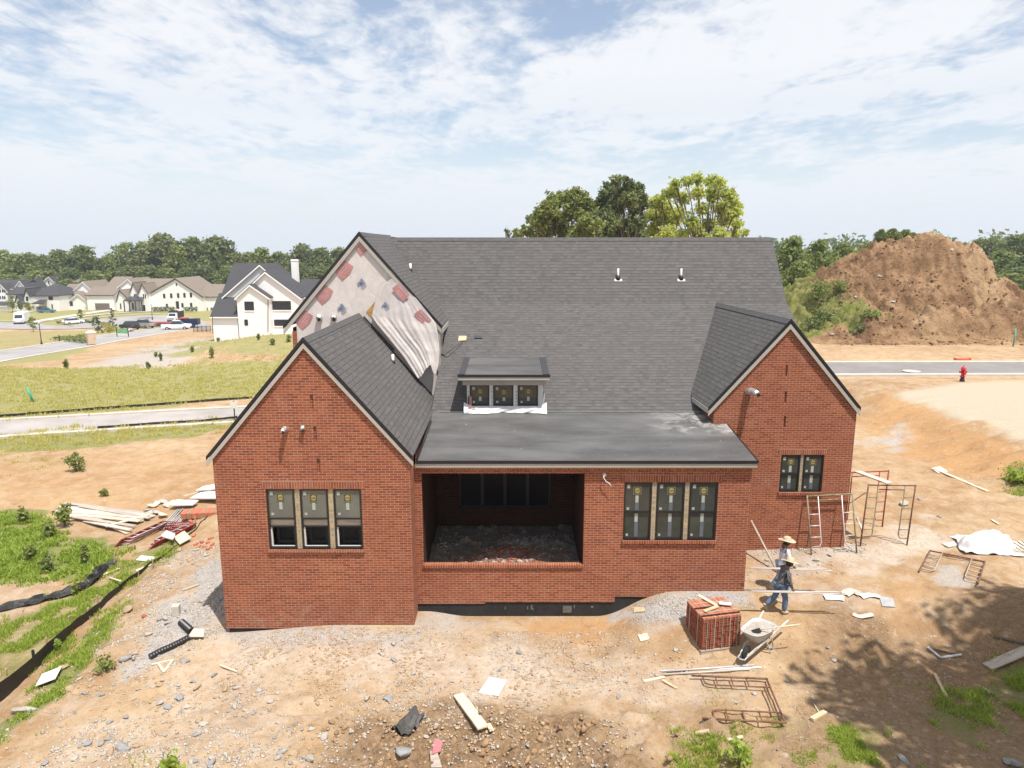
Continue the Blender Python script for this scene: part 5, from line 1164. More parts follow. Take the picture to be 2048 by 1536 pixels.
for i, (px, py, w, Y) in enumerate([(1763,458,22,80),(1785,456,30,81),(1812,458,30,82),(1828,464,18,82)]):
    place_tree(FARP[2 if i < 1 else 1][0], px, py, Y, w * 1.3, ['dark slim young tree on the mound crest, leftmost of four', 'young green tree on the mound crest beside the slim dark one', 'young green tree on the mound crest, third from the left', 'small young tree next to the bare mound top'][i], 'young trees on the mound crest', Hp=FARP[2 if i < 1 else 1][1], zb=float(mound_h(np.array(W(px, py, Y).x), np.array(float(Y)))) - .3)

# ---------------------------------------------------------------- houses of the estate
def H_tag(name, px, py, Y, label, group='houses of the estate'): return empty(name, W(px, py, Y), 0, label, 'house', group, worldparts=True)
def gable_front(root, peak, le, re, bot, Y, L, wm, rm, oh=.35, trim=None):
    """a volume whose gable faces us: peak, left and right eave as pixels"""
    p = W(*peak, Y); a = W(*le, Y); b = W(*re, Y); zb = bot; m = MB(); a.z, b.z = a.z, b.z
    front = [Vector((a.x, Y, zb)), Vector((b.x, Y, zb)), Vector((b.x, Y, b.z)), Vector((p.x, Y, p.z)), Vector((a.x, Y, a.z))]; m.prism(front, (0, L, 0)); m.build('wall', wm, root)
    m = MB(); up = Vector((0, 0, .12))
    for e in (a, b):
        d = (e - p).normalized() * .35; q = [Vector((p.x, Y - oh, p.z)) + up, Vector((p.x, Y + L + oh, p.z)) + up, Vector((e.x, Y + L + oh, e.z)) + up + d, Vector((e.x, Y - oh, e.z)) + up + d]; slab(m, q, .16)
    m.each('roof', rm, root)
    if trim:
        for e in (a, b):
            d = (e - p).normalized() * .35; m = MB(); m.prism([Vector((p.x, Y - oh - .03, p.z - .02)), Vector((e.x, Y - oh - .03, e.z - .02)) + d, Vector((e.x, Y - oh - .03, e.z - .30)) + d, Vector((p.x, Y - oh - .03, p.z - .30))], (0, .05, 0)); m.build('rake_board', trim, root)
    return p, a, b
def ridge_x(root, x0p, x1p, eave, ridge, bot, Y, D, wm, rm, hipl=0.0, hipr=0.0, oh=.35):
    """a volume whose ridge runs left to right; eave and ridge given as pixel rows, D its half depth"""
    a = W(x0p, eave, Y); b = W(x1p, eave, Y); zr = W(x0p, ridge, Y + D).z; m = MB(); ze = a.z
    m.box(a.x, b.x, Y, Y + 2 * D, bot, ze)
    if not hipl: m.face([(a.x, Y, ze), (a.x, Y + D, zr), (a.x, Y + 2 * D, ze)])
    if not hipr: m.face([(b.x, Y, ze), (b.x, Y + 2 * D, ze), (b.x, Y + D, zr)])
    m.build('wall', wm, root); m = MB(); k = (zr - ze) / D; f0 = Vector((a.x - oh, Y - oh, ze - k * oh + .15)); f1 = Vector((b.x + oh, Y - oh, ze - k * oh + .15)); r0 = Vector((a.x - oh + hipl, Y + D, zr + .15)); r1 = Vector((b.x + oh - hipr, Y + D, zr + .15)); g0 = Vector((a.x - oh, Y + 2 * D + oh, f0.z)); g1 = Vector((b.x + oh, Y + 2 * D + oh, f0.z))
    slab(m, [f0, f1, r1, r0], .16); slab(m, [g1, g0, r0, r1], .16)
    if hipl: slab(m, [g0, f0, r0], .16)
    if hipr: slab(m, [f1, g1, r1], .16)
    m.build('roof', rm, root); m = MB(); m.box(f0.x, f1.x, f0.y - .05, f0.y, f0.z - .2, f0.z); m.build('gutter', 'trim_black' if wm != 'white_paint' else 'white_paint', root)
def fwin(root, x0, y0, x1, y1, Y, nx=2, sillm=None):
    a = W(x0, y0, Y); b = W(x1, y1, Y); m = MB(); t = .09
    m.box(a.x, b.x, Y - .05, Y + .05, b.z, b.z + t); m.box(a.x, b.x, Y - .05, Y + .05, a.z - t, a.z)
    for i in range(nx + 1): x = a.x + (b.x - a.x) * i / nx; m.box(x - t / 2, x + t / 2, Y - .05, Y + .05, b.z + t, a.z - t)
    f = m.build('window', 'trim_black', root); g = MB(); g.box(a.x + t / 2, b.x - t / 2, Y - .02, Y - .01, b.z + t, a.z - t); child(g.build('pane', 'far_glass'), f)
    if sillm: s = MB(); s.box(a.x - .08, b.x + .08, Y - .1, Y, b.z - .16, b.z); child(s.build('sill', sillm), f)
    return f
def fdoor(root, name, mat, x0, y0, x1, y1, Y):
    a = W(x0, y0, Y); b = W(x1, y1, Y); m = MB(); m.box(a.x, b.x, Y - .06, Y, b.z, a.z)
    if name == 'garage_door':
        for i in range(1, 4): z = b.z + (a.z - b.z) * i / 4; m.box(a.x, b.x, Y - .075, Y - .06, z - .03, z + .03)
    return m.build(name, mat, root)
# white house nearest on the left
YW = 120; zb = -6.6
h = H_tag('white_house', 530, 666, YW, 'big new white house with charcoal roofs and a tall white chimney, right of the estate'); h.location.z = zb
ridge_x(h, 447, 560, 590, 528, zb, YW + 4, 6.5, 'white_paint', 'far_shingle_dark', hipr=2.5)
gable_front(h, (520, 529), (448, 592), (592, 592), zb, YW + 2.2, 9, 'siding_grey', 'far_shingle_dark', trim='white_paint')
gable_front(h, (530.7, 543), (476, 594), (600, 594), zb, YW, 8, 'white_paint', 'far_shingle_dark', trim='white_paint')
gable_front(h, (500, 569), (473, 594), (537, 594), zb, YW - 1.6, 3, 'white_paint', 'far_shingle_dark', trim='white_paint')
ridge_x(h, 425, 474, 632, 588, zb, YW - 1.2, 4.2, 'white_paint', 'far_shingle_dark'); ridge_x(h, 594, 660, 594, 560, zb, YW + 2, 4.5, 'white_paint', 'far_shingle_dark', hipr=3)
c = W(581.5, 519, YW + 8); e = W(592, 519, YW + 8); m = MB(); m.box(c.x, e.x, YW + 8, YW + 9.4, 0, c.z); m.box(c.x - .06, e.x + .06, YW + 7.94, YW + 9.46, c.z - .25, c.z - .1); m.build('chimney', 'white_paint', h)
fwin(h, 489, 603, 508, 621, YW - 1.6, 2, 'white_paint'); fwin(h, 544, 602, 582, 620, YW, 4, 'white_paint'); fwin(h, 489, 639, 496, 651, YW - 1.6, 1); fwin(h, 548.5, 639, 578, 652, YW, 4, 'white_paint')
for (x, y0, y1) in ((536, 595, 664), (425, 634, 667)): m = MB(); a = W(x, y0, YW - 1.75); b = W(x, y1, YW - 1.75); m.tube([a, b], .05, 6); m.build('downpipe', 'trim_black', h)
m = MB(); a = W(525, 631, YW - .1); m.box(a.x - .15, a.x + .15, YW - .12, YW, a.z - .25, a.z + .25); m.build('meter_box', 'tin_grey', h)
for (x, y) in ((559, 553), (563, 552), (556, 556)): m = MB(); a = W(x, y, YW + 6); m.tube([a - Vector((0, 0, .8)), a], .08, 6); m.build('vent_pipe', 'white_paint', h)
# tan-roofed white house with five upper windows
Y1 = 212; zb = -9.6; h = H_tag('estate_house', 350, 625, Y1, 'white brick house with tan roof, five upper windows and a hedge along its side'); h.location.z = zb
gable_front(h, (351, 557), (296, 588), (406, 593), zb, Y1, 16, 'offwhite_brick', 'far_shingle_tan', trim='trim_black'); ridge_x(h, 400, 442, 593, 569, zb, Y1 + 2, 6, 'offwhite_brick', 'far_shingle_tan')
ridge_x(h, 268, 340, 587, 558, zb, Y1 + 3, 8, 'offwhite_brick', 'far_shingle_tan')
gable_front(h, (266.5, 565), (260.5, 583), (276, 584), zb, Y1 - 1, 7, 'offwhite_brick', 'far_shingle_tan', trim='trim_black'); gable_front(h, (284, 567), (277.5, 585), (297, 586), zb, Y1 - 1.4, 7, 'offwhite_brick', 'far_shingle_tan', trim='trim_black'); gable_front(h, (239.5, 580), (232.5, 602), (262, 602), zb, Y1 - .5, 6, 'offwhite_brick', 'far_shingle_tan', trim='trim_black')
m = MB(); a = W(246, 601, Y1 - 4); b = W(284, 601, Y1 - 4); slab(m, [(a.x, Y1 - 4, a.z), (b.x, Y1 - 4, a.z), (b.x - .8, Y1 - 1, a.z + 1.0), (a.x + .6, Y1 - 1, a.z + 1.0)], .2); m.build('porch_roof', 'metal_roof_dark', h)
for x in (247.5, 258, 270, 283): m = MB(); a = W(x, 602, Y1 - 3.8); m.box(a.x - .12, a.x + .12, Y1 - 3.9, Y1 - 3.7, zb, a.z); m.build('porch_post', 'trim_black', h)
for x, y in ((328.5, 592), (342.5, 591.5), (356.4, 591), (369, 590.5), (382, 590)): fwin(h, x - 2.3, y - 4.6, x + 2.3, y + 4.6, Y1, 1)
for x, y in ((334, 612), (365, 610.5), (382.5, 610)): fwin(h, x - 2.2, y - 4.3, x + 2.2, y + 4.3, Y1, 1)
fwin(h, 351.5, 566, 354, 572, Y1, 1); fdoor(h, 'side_door', 'trim_black', 351.5, 602.5, 359, 620, Y1); fdoor(h, 'garage_door', 'garage_brown', 402, 615, 417, 628, Y1 + 2); fdoor(h, 'garage_door', 'garage_brown', 421, 615, 434, 628, Y1 + 2)
for x in (268, 270.7, 273.4): fwin(h, x, 588, x + 2.1, 595, Y1 - 1, 1)
for x in (286, 289.5): fwin(h, x, 588, x + 2.4, 597, Y1 - 1.4, 1)
fwin(h, 286, 610, 291, 622, Y1 - 1.4, 2); fwin(h, 240, 607, 243, 618, Y1 - .5, 1); fwin(h, 264, 606, 268, 619, Y1 - 1, 1)
m = MB(); a = W(364, 627, Y1 - .1); m.prism([(a.x - 1.2, Y1 - 1.2, zb), (a.x + 1.2, Y1 - 1.2, zb), (a.x - 1.2, Y1 - 1.2, zb + 1.3)], (0, 1.1, 0)); m.build('steps', 'concrete', h)
# garage house
Y2 = 216; h = H_tag('estate_house', 200, 620, Y2, 'white house with a wide brown double garage door under a tan roof'); h.location.z = zb
ridge_x(h, 172.5, 226, 590, 574, zb, Y2, 5, 'offwhite_brick', 'far_shingle_tan'); gable_front(h, (256, 557.5), (219, 588), (276, 575), zb, Y2 + 4, 12, 'white_paint', 'far_shingle_tan', trim='white_paint'); ridge_x(h, 212, 246, 575, 554, zb, Y2 + 9, 6, 'white_paint', 'far_shingle_tan')
fdoor(h, 'garage_door', 'garage_brown', 190, 606.5, 220, 619.5, Y2); fwin(h, 231, 583, 239, 592, Y2 + 4, 1); fdoor(h, 'side_door', 'trim_black', 226, 606, 233, 616, Y2 + 4)
# tan house
h = H_tag('estate_house', 145, 620, Y2 + 3, 'narrow cream house with steep tan roof and low lean-to, left of the garage house'); h.location.z = zb
ridge_x(h, 119, 158, 590, 568.5, zb, Y2 + 3, 6, 'offwhite_brick', 'far_shingle_tan'); gable_front(h, (166, 563), (138, 590), (182, 578), zb, Y2 + 5, 12, 'white_paint', 'far_shingle_tan', trim='white_paint'); gable_front(h, (156, 587), (136, 603), (173, 600), zb, Y2 + 1, 4, 'offwhite_brick', 'far_shingle_tan', trim='offwhite_brick')
fwin(h, 121, 592, 124, 602, Y2 + 3, 1); fwin(h, 138, 603, 146, 612, Y2 + 1, 1); fdoor(h, 'front_door', 'trim_black', 121.5, 608, 125, 620, Y2 + 3)
# dark-roofed house
h = H_tag('estate_house', 85, 622, Y2 - 4, 'white house with charcoal hip roof, steep little gable and dark garage door'); h.location.z = zb
ridge_x(h, 54, 117, 591, 567, zb, Y2 - 4, 7, 'offwhite_brick', 'far_shingle_dark', hipl=5, hipr=5); gable_front(h, (52.5, 577), (48, 592), (61, 592), zb, Y2 - 6, 6, 'offwhite_brick', 'far_shingle_dark', trim='trim_black')
for (x0, x1) in ((62, 87), (33, 50)): m = MB(); a = W(x0, 607, Y2 - 7); b = W(x1, 607, Y2 - 7); slab(m, [(a.x, Y2 - 7, a.z), (b.x, Y2 - 7, a.z), (b.x - .8, Y2 - 4, a.z + .9), (a.x + .8, Y2 - 4, a.z + .9)], .2); m.build('porch_roof', 'metal_roof_dark', h)
fwin(h, 51.5, 593, 57, 602, Y2 - 6, 2); fwin(h, 97, 593, 106, 600, Y2 - 4, 2); fdoor(h, 'garage_door', 'garage_brown', 72.5, 613, 95, 625, Y2 - 4.1); fdoor(h, 'front_door', 'trim_black', 63, 608, 68, 620, Y2 - 4); fwin(h, 53, 609, 59, 618, Y2 - 6, 2); fwin(h, 103, 608, 106, 618, Y2 - 4, 1)
h = H_tag('estate_house', 32, 610, Y2 + 2, 'cream house with a charcoal roof, second from the left picture edge'); h.location.z = zb
ridge_x(h, 15, 52, 588, 574.5, zb, Y2 + 2, 5, 'offwhite_brick', 'far_shingle_dark'); gable_front(h, (34, 591), (31, 603), (45, 603), zb, Y2, 4, 'offwhite_brick', 'far_shingle_dark', trim='trim_black'); fwin(h, 20, 592, 27, 597, Y2 + 2, 2); fdoor(h, 'front_door', 'trim_black', 36, 606, 41, 618, Y2)
h = H_tag('estate_house', 5, 605, Y2 + 6, 'white house with charcoal roof and rows of windows cut by the left picture edge'); h.location.z = zb
ridge_x(h, -60, 40, 578, 560, zb, Y2 + 8, 6, 'white_paint', 'far_shingle_dark'); gable_front(h, (2, 568), (-18, 584), (17, 584), zb, Y2 + 6, 4, 'white_paint', 'far_shingle_dark', trim='white_paint'); gable_front(h, (40, 561), (28, 578), (53, 577), zb, Y2 + 9, 10, 'white_paint', 'far_shingle_dark', trim='white_paint')
for x in (-6, -1, 4, 8): fwin(h, x, 579, x + 3, 585, Y2 + 6, 1); fwin(h, x, 592, x + 3, 598, Y2 + 6, 1)
ridge_x(h, -40, 14, 612, 604, zb, Y2 - 1, 3.5, 'white_paint', 'far_shingle_dark')
h = H_tag('estate_house', 60, 575, Y2 + 26, 'cream house with two steep charcoal gables and a chimney, behind the hip roofed house'); h.location.z = zb
ridge_x(h, 31, 72, 566, 546.5, zb, Y2 + 28, 7, 'offwhite_brick', 'far_shingle_dark'); gable_front(h, (80, 548), (56, 572), (92, 566), zb, Y2 + 26, 9, 'offwhite_brick', 'far_shingle_dark', trim='offwhite_brick'); gable_front(h, (98, 553), (72, 576), (118, 573), zb, Y2 + 24, 9, 'offwhite_brick', 'far_shingle_dark', trim='offwhite_brick')
for (x, y) in ((97, 547), (115.5, 554)): m = MB(); a = W(x, y, Y2 + 34); m.box(a.x - .5, a.x + .5, Y2 + 34, Y2 + 35, 0, a.z); m.build('chimney', 'offwhite_brick', h)
fwin(h, 49, 562, 53, 567, Y2 + 28, 1); fwin(h, 96, 562, 99, 568, Y2 + 24, 1)
h = H_tag('estate_house', 165, 575, Y2 + 24, 'grey sided house with a long tan roof behind the garage house'); h.location.z = zb
ridge_x(h, 131, 185, 565, 550, zb, Y2 + 24, 7, 'siding_grey', 'far_shingle_tan'); ridge_x(h, 176, 208, 575, 551, zb, Y2 + 20, 7, 'siding_grey', 'far_shingle_tan', hipr=4); fwin(h, 182, 562, 186, 569, Y2 + 20, 1); fwin(h, 140, 562, 144, 567, Y2 + 24, 1)
# hedges and planting along the street
k = 0
for (x0, x1, n, py) in ((306, 350, 8, 626), (369, 396, 4, 626)):
    for i in range(n):
        px = x0 + (x1 - x0) * (i + .5) / n; g = W(px, py, Y1 - 6); g.z = float(terrain(g.x, g.y)); shrub('hedge_shrub', g, 1.9, 1.7, 'leaf_deep', 400 + k, 'dark clipped shrub of the row along the five windowed white house', 'hedge shrubs by the white house', .22, 60, 6, False); k += 1
for i, px in enumerate((117, 125, 133, 141, 147, 153)): g = G(px, 648); shrub('golden_shrub', g, .9, 1.6, 'leaf_gold', 430 + i, 'round golden shrub in the row beside the parking bay', 'golden shrubs by the parking bay', .2, 60, 5, False)
for i, (px, py) in enumerate(((204, 650), (210, 651), (216, 651), (222, 662), (218, 664), (216, 657), (228, 660))): g = G(px, py + 2); shrub('golden_shrub', g, 1.1, 2.0, 'leaf_gold', 440 + i, 'round golden shrub around the conifers near the green board', 'golden shrubs near the green board', .2, 60, 5, False)
for i, (px, py) in enumerate(((163, 645), (168, 646), (174, 646), (180, 647), (186, 647))): g = G(px, py); shrub('dark_shrub', g, .8, 1.3, 'leaf_deep', 450 + i, 'small dark shrub in the bed along the street corner', 'dark shrubs at the street corner', .2, 60, 5, False)
def small_tree(px, pyb, h, w, lm, seed, label, name='ornamental_tree', shape='round', zz=None):
    g = G(px, pyb); t = make_tree(name, h, w, 10, 120, .26, lm, 'bark', seed, .22 if shape == 'round' else .03, shape); t.location = g; tag(t, label, 'tree'); return t
small_tree(197, 666, 3.4, 2.9, 'leaf_conifer', 501, 'bushy dark conifer in the bed left of the green board', 'conifer', 'cone'); small_tree(226.5, 655, 4.6, 2.2, 'leaf_conifer', 502, 'taller slim conifer beside the green board', 'conifer', 'cone')
small_tree(162, 640, 2.6, 1.9, 'leaf_mid', 503, 'small street tree in the verge before the narrow cream house'); small_tree(25, 625, 5.0, 3.6, 'leaf_mid', 504, 'light green tree in front of the cream house near the left edge'); small_tree(42, 624, 3.4, 2.6, 'leaf_deep', 505, 'darker bushy tree beside the light green tree near the left edge')
small_tree(67, 664, 3.0, 2.0, 'leaf_mid', 506, 'young tree right of the white delivery truck'); small_tree(58, 625, 3.0, 2.6, 'leaf_gold', 507, 'golden bush before the hip roofed house'); small_tree(158, 618, 3.0, 2.0, 'leaf_gold', 508, 'pale young tree against the cream wall of the narrow house'); small_tree(174, 619, 2.9, 2.2, 'leaf_deep', 509, 'dark rounded tree left of the garage house wall')
small_tree(228, 616, 2.6, 1.6, 'leaf_gold', 510, 'yellowish shrub tree at the corner of the garage house'); small_tree(301, 622, 4.0, 1.4, 'leaf_deep', 511, 'slim dark tree at the corner of the five windowed house', 'conifer', 'cone')
for i, (px, w, hh) in enumerate(((115, 2.6, .9), (128, 2.4, 1.0), (140, 3.0, 1.3), (150, 3.0, 1.3), (160, 3.4, 1.7), (168, 3.0, 1.2))): g = W(px, 664, 120 - i); g.z = float(terrain(g.x, g.y)); shrub('verge_bush', g, hh, w, 'leaf_mid', 460 + i, 'wild green bush on the verge in front of the white car', 'verge bushes by the parking bay', .2, 90, 6, False)
# ---------------------------------------------------------------- vehicles and street things on the left
def wheel(root, x, y, r, w=.24):
    m = MB(); M = Matrix.Translation((x, y, r)) @ Matrix.Rotation(R(90), 4, 'X'); m.lathe([(r * .55, -w / 2), (r * .93, -w / 2), (r, -w * .3), (r, w * .3), (r * .93, w / 2), (r * .55, w / 2)], 16, M=M, cap=False); o = m.build('wheel', 'tyre', root, True)
    m = MB(); m.lathe([(.02, -w * .35), (r * .56, -w * .35), (r * .56, w * .35), (.02, w * .35)], 12, M=M); child(m.build('rim', 'chrome'), o)
def profile(m, pts, y0, y1, inset=0.0):
    """side outline in x, z extruded across the vehicle, roof edges drawn in"""
    zmax = max(p[1] for p in pts); zmin = min(p[1] for p in pts); n = len(pts); base = len(m.v)
    for s, y in ((1, y0), (-1, y1)):
        for x, z in pts: m.v.append((x, y + s * inset * (z - zmin) / (zmax - zmin), z))
    for i in range(n): j = (i + 1) % n; m.f.append((base + i, base + j, base + n + j, base + n + i)); m.m.append(0)
    m.f.append(tuple(base + i for i in reversed(range(n)))); m.m.append(0); m.f.append(tuple(base + n + i for i in range(n))); m.m.append(0)
def car(name, loc, rz, paint, label, cat, kind='suv'):
    root = empty(name, loc, rz, label, cat); Wd = 1.86
    if kind == 'suv': L = 4.7; body = [(-2.35, .35), (2.3, .35), (2.35, .75), (2.25, .98), (1.15, 1.06), (-2.3, 1.08), (-2.38, .7)]; cab = [(1.15, 1.05), (.35, 1.68), (-1.95, 1.70), (-2.28, 1.06)]
    elif kind == 'pickup': L = 5.6; body = [(-2.8, .45), (2.75, .45), (2.8, .85), (2.7, 1.1), (1.35, 1.2), (-2.78, 1.22)]; cab = [(1.35, 1.18), (.7, 1.85), (-.65, 1.87), (-.9, 1.2)]
    else: L = 4.4; body = [(-2.2, .32), (2.15, .32), (2.2, .65), (2.1, .86), (1.1, .95), (-2.1, .97), (-2.22, .6)]; cab = [(1.05, .94), (.35, 1.42), (-1.1, 1.44), (-1.75, .95)]
    m = MB(); profile(m, body, -Wd / 2, Wd / 2, .06); m.build('body', paint, root, bevel=.05)
    m = MB(); profile(m, cab, -Wd / 2 + .06, Wd / 2 - .06, .14); m.build('windows', 'car_glass', root)
    m = MB(); zt = max(p[1] for p in cab); xs = [p[0] for p in cab if p[1] > zt - .1]; m.box(min(xs) - .06, max(xs) + .06, -.74, .74, zt - .03, zt + .04); m.build('roof_panel', paint, root)
    for xw in (L * .31, -L * .30):
        for y in (-Wd / 2 + .1, Wd / 2 - .1): wheel(root, xw, y, .37 if kind != 'sedan' else .32)
    for y in (-.68, .68):
        m = MB(); m.box(L / 2 - .08, L / 2 + .02, y - .16, y + .16, .70, .84); m.build('headlight', 'pvc', root); m = MB(); m.box(-L / 2 - .03, -L / 2 + .05, y - .12, y + .12, .78, 1.02); m.build('tail_light', 'red_tail', root)
    m = MB(); m.box(L / 2 - .02, L / 2 + .05, -.85, .85, .42, .60); m.build('bumper', 'trim_black', root); m = MB(); m.box(-L / 2 - .05, -L / 2 + .02, -.85, .85, .45, .60); m.build('bumper', 'trim_black', root)
    if kind == 'pickup': m = MB(); m.box(-2.7, -.95, -.78, .78, 1.0, 1.235); m.build('cargo_bed', 'rubber', root)
    return root
def at_px(px, Y, dz=0.0, x=None): p = W(px, 660, Y); return Vector((p.x, Y, float(terrain(p.x, Y)) + dz))
car('parked_car', at_px(260, 148), R(150), 'car_black', 'dark SUV parked left of the dark pickup behind the field crest', 'car', 'suv'); car('parked_car', at_px(288, 152), R(152), 'tin_grey', 'dark grey pickup parked right of the dark SUV behind the field crest', 'pickup truck', 'pickup')
car('parked_car', at_px(354, 147), R(12), 'car_white', 'white pickup truck parked in front of the blue dump trailer', 'pickup truck', 'pickup'); car('parked_car', at_px(148, 164), R(60), 'car_white', 'white car half hidden behind the green verge bushes', 'car', 'sedan')
car('parked_car', at_px(98, 204), R(20), 'car_blue', 'teal blue car parked before the dark garage door of the hip roofed house', 'car', 'sedan')
t = empty('delivery_truck', at_px(46, 165), R(-70), 'white boxy delivery truck parked in the bay near the left edge', 'truck')
m = MB(); m.box(-2.9, 1.7, -1.05, 1.05, .6, 2.75); m.build('cargo_box', 'car_white', t, bevel=.06); m = MB(); profile(m, [(1.7, .5), (2.9, .5), (2.95, 1.2), (2.3, 1.45), (1.9, 2.3), (1.7, 2.5)], -1.0, 1.0, .08); m.build('body', 'car_white', t, bevel=.04)
m = MB(); m.face([(2.36, -.8, 1.46), (2.36, .8, 1.46), (1.98, .75, 2.25), (1.98, -.75, 2.25)]); m.build('windscreen', 'car_glass', t); m = MB(); m.box(-2.9, 2.9, -.8, .8, .38, .6); m.build('chassis', 'trim_black', t); m = MB(); m.box(2.9, 3.0, -1, 1, .4, .6); m.build('bumper', 'trim_black', t)
for x in (2.1, -1.8):
    for y in (-.88, .88): wheel(t, x, y, .40)
for y in (-.75, .75): m = MB(); m.box(2.88, 2.97, y - .15, y + .15, .85, 1.02); m.build('headlight', 'chrome', t)
t = empty('dump_truck', at_px(353, 172), R(-85), 'white work truck with a dark dump body facing the camera, behind the blue trailer', 'truck')
m = MB(); profile(m, [(1.0, .6), (3.0, .6), (3.05, 1.25), (2.0, 1.45), (1.75, 2.15), (1.0, 2.2)], -1.0, 1.0, .1); m.build('cab', 'car_white', t, bevel=.05); m = MB(); m.face([(2.03, -.82, 1.47), (2.03, .82, 1.47), (1.8, .75, 2.1), (1.8, -.75, 2.1)]); m.build('windscreen', 'car_glass', t)
m = MB(); m.box(-2.6, .9, -1.15, 1.15, .9, 1.0); m.box(-2.6, .9, -1.15, -1.05, 1.0, 2.5); m.box(-2.6, .9, 1.05, 1.15, 1.0, 2.5); m.box(.8, .9, -1.05, 1.05, 1.0, 2.7); m.build('dump_body', 'trim_black', t); m = MB(); m.box(-2.6, 3.0, -.7, .7, .45, .6); m.build('chassis', 'trim_black', t); m = MB(); m.box(3.04, 3.1, -.75, .75, .75, 1.15); m.build('grille', 'chrome', t)
for x in (2.2, -1.7):
    for y in (-.9, .9): wheel(t, x, y, .43)
t = empty('dump_trailer', at_px(380, 152), R(8), 'dark blue dump trailer with tall ribbed sides in front of the white house', 'trailer')
m = MB(); m.box(-1.9, 2.0, -1.05, 1.05, .75, .85); m.box(-1.9, 2.0, -1.08, -1.0, .85, 1.95); m.box(-1.9, 2.0, 1.0, 1.08, .85, 1.95); m.box(-1.9, -1.82, -1.0, 1.0, .85, 1.95); m.box(1.92, 2.0, -1.0, 1.0, .85, 1.95)
for i in range(8): x = -1.85 + i * .54; m.box(x, x + .08, -1.13, -1.08, .75, 1.95)
m.build('body', 'dump_blue', t); m = MB(); m.bar((-1.9, 0, .65), (-3.6, 0, .55), .12); m.build('drawbar', 'dump_blue', t)
for x in (-.4, .5):
    for y in (-.95, .95): wheel(t, x, y, .36)
t = empty('flatbed_trailer', at_px(322, 157), R(6), 'long low red flatbed trailer left of the blue dump trailer', 'trailer')
m = MB(); m.box(-3.4, 3.4, -1.1, 1.1, .75, .92); m.build('deck', 'scaffold_red', t); m = MB(); m.bar((3.4, 0, .8), (4.6, 0, 1.1), .14); m.build('drawbar', 'scaffold_red', t)
for x in (-.6, .4):
    for y in (-.95, .95): wheel(t, x, y, .36)
m = MB(); m.box(-1.0, 1.0, -.7, .7, 0, .95); m.box(-1.04, 1.04, -.05, .05, 0, .99); o = m.build('bulk_container', 'paint_orange'); o.location = at_px(369, 172); tag(o, 'orange crate standing right of the white dump truck', 'crate')
for i, (px, c, lb) in enumerate(((255, 'board_white', 'crumpled white sack heap in front of the dark SUV'), (264, 'stone_pale', 'pale rubble sack right of the white sack heap'), (259, 'stone_red', 'reddish bag of bricks among the sacks by the SUV'))):
    vs, fs = rock_unit(700 + i, 2); o = link('rubble_sack', np_mesh('rubble_sack', vs * np.array([.75, .5, .48]), fs, c, smooth=True), None, at_px(px, 140 + i * .7, .35)); tag(o, lb, 'sack')
f = empty('metal_fence', at_px(404, 140), 0, 'short run of black picket fence left of the big white house', 'fence')
for z in (.2, 1.05): m = MB(); m.box(-1.7, 1.7, -.03, .03, z, z + .06); m.build('rail', 'trim_black', f)
for i in range(5): m = MB(); m.box(-1.7 + i * .85 - .04, -1.7 + i * .85 + .04, -.05, .05, -.1, 1.3); m.build('post', 'trim_black', f)
m = MB()
for i in range(28): x = -1.66 + i * .123; m.box(x - .015, x + .015, -.015, .015, .1, 1.2)
m.build('pickets', 'trim_black', f)
# portable toilet
g = G(184, 690); t = empty('portable_toilet', g, R(40), 'beige portable toilet with white domed roof standing beside the street', 'portable toilet')
m = MB(); m.box(-.6, .6, -.6, .6, .12, 1.95); m.build('cabin', 'toilet_tan', t, bevel=.03); m = MB(); m.box(-.42, .42, -.625, -.6, .2, 1.85); o = m.build('door', 'toilet_tan', t); m = MB(); m.box(.28, .36, -.66, -.625, .95, 1.1); child(m.build('handle', 'trim_black'), o)
m = MB(); m.prism([(-.66, -.66, 1.95), (.66, -.66, 1.95), (.66, .66, 1.95), (-.66, .66, 1.95)], (0, 0, .06)); m.raw([(-.64, -.64, 2.01), (.64, -.64, 2.01), (.64, .64, 2.01), (-.64, .64, 2.01), (-.3, -.3, 2.28), (.3, -.3, 2.28), (.3, .3, 2.28), (-.3, .3, 2.28)], [(0, 1, 5, 4), (1, 2, 6, 5), (2, 3, 7, 6), (3, 0, 4, 7), (4, 5, 6, 7)]); m.build('roof', 'board_white', t)
m = MB(); m.box(-.64, .64, -.7, .64, 0, .12); m.build('skid_base', 'trim_black', t)
def lamp(px, pyb, H, label):
    g = G(px, pyb); t = empty('street_lamp', g, 0, label, 'street lamp', 'street lamps of the estate'); m = MB(); m.lathe([(.17, 0), (.17, .25), (.10, .5), (.065, .9), (.05, H - .75), (.09, H - .7), (.06, H - .62)], 10); m.build('post', 'trim_black', t, True)
    m = MB(); m.lathe([(.07, H - .62), (.17, H - .5), (.19, H - .25), (.13, H - .1), (.04, H - .04)], 12); m.build('globe', 'lamp_globe', t, True); m = MB(); m.lathe([(.10, H - .1), (.06, H), (.015, H + .12)], 8); m.build('finial', 'trim_black', t, True)
lamp(83.5, 690, 4.0, 'black street lamp with a pale globe near the left edge, the nearest lamp'); lamp(305, 640, 4.4, 'farther black street lamp before the five windowed white house')
g = G(119.5, 684); t = empty('sign_post', g, R(10), 'short dark timber post with a crossbar on the verge left of the portable toilet', 'post'); m = MB(); m.box(-.06, .06, -.06, .06, -.1, 1.1); m.build('post', 'trim_black', t); m = MB(); m.box(-1.0, -.06, -.03, .03, .72, .80); m.build('crossbar', 'trim_black', t)
g = W(244.5, 661, 128); g.z = float(terrain(g.x, g.y)); t = empty('site_board', g, R(-6), 'green and white development board on two black posts beside the slim conifer', 'sign')
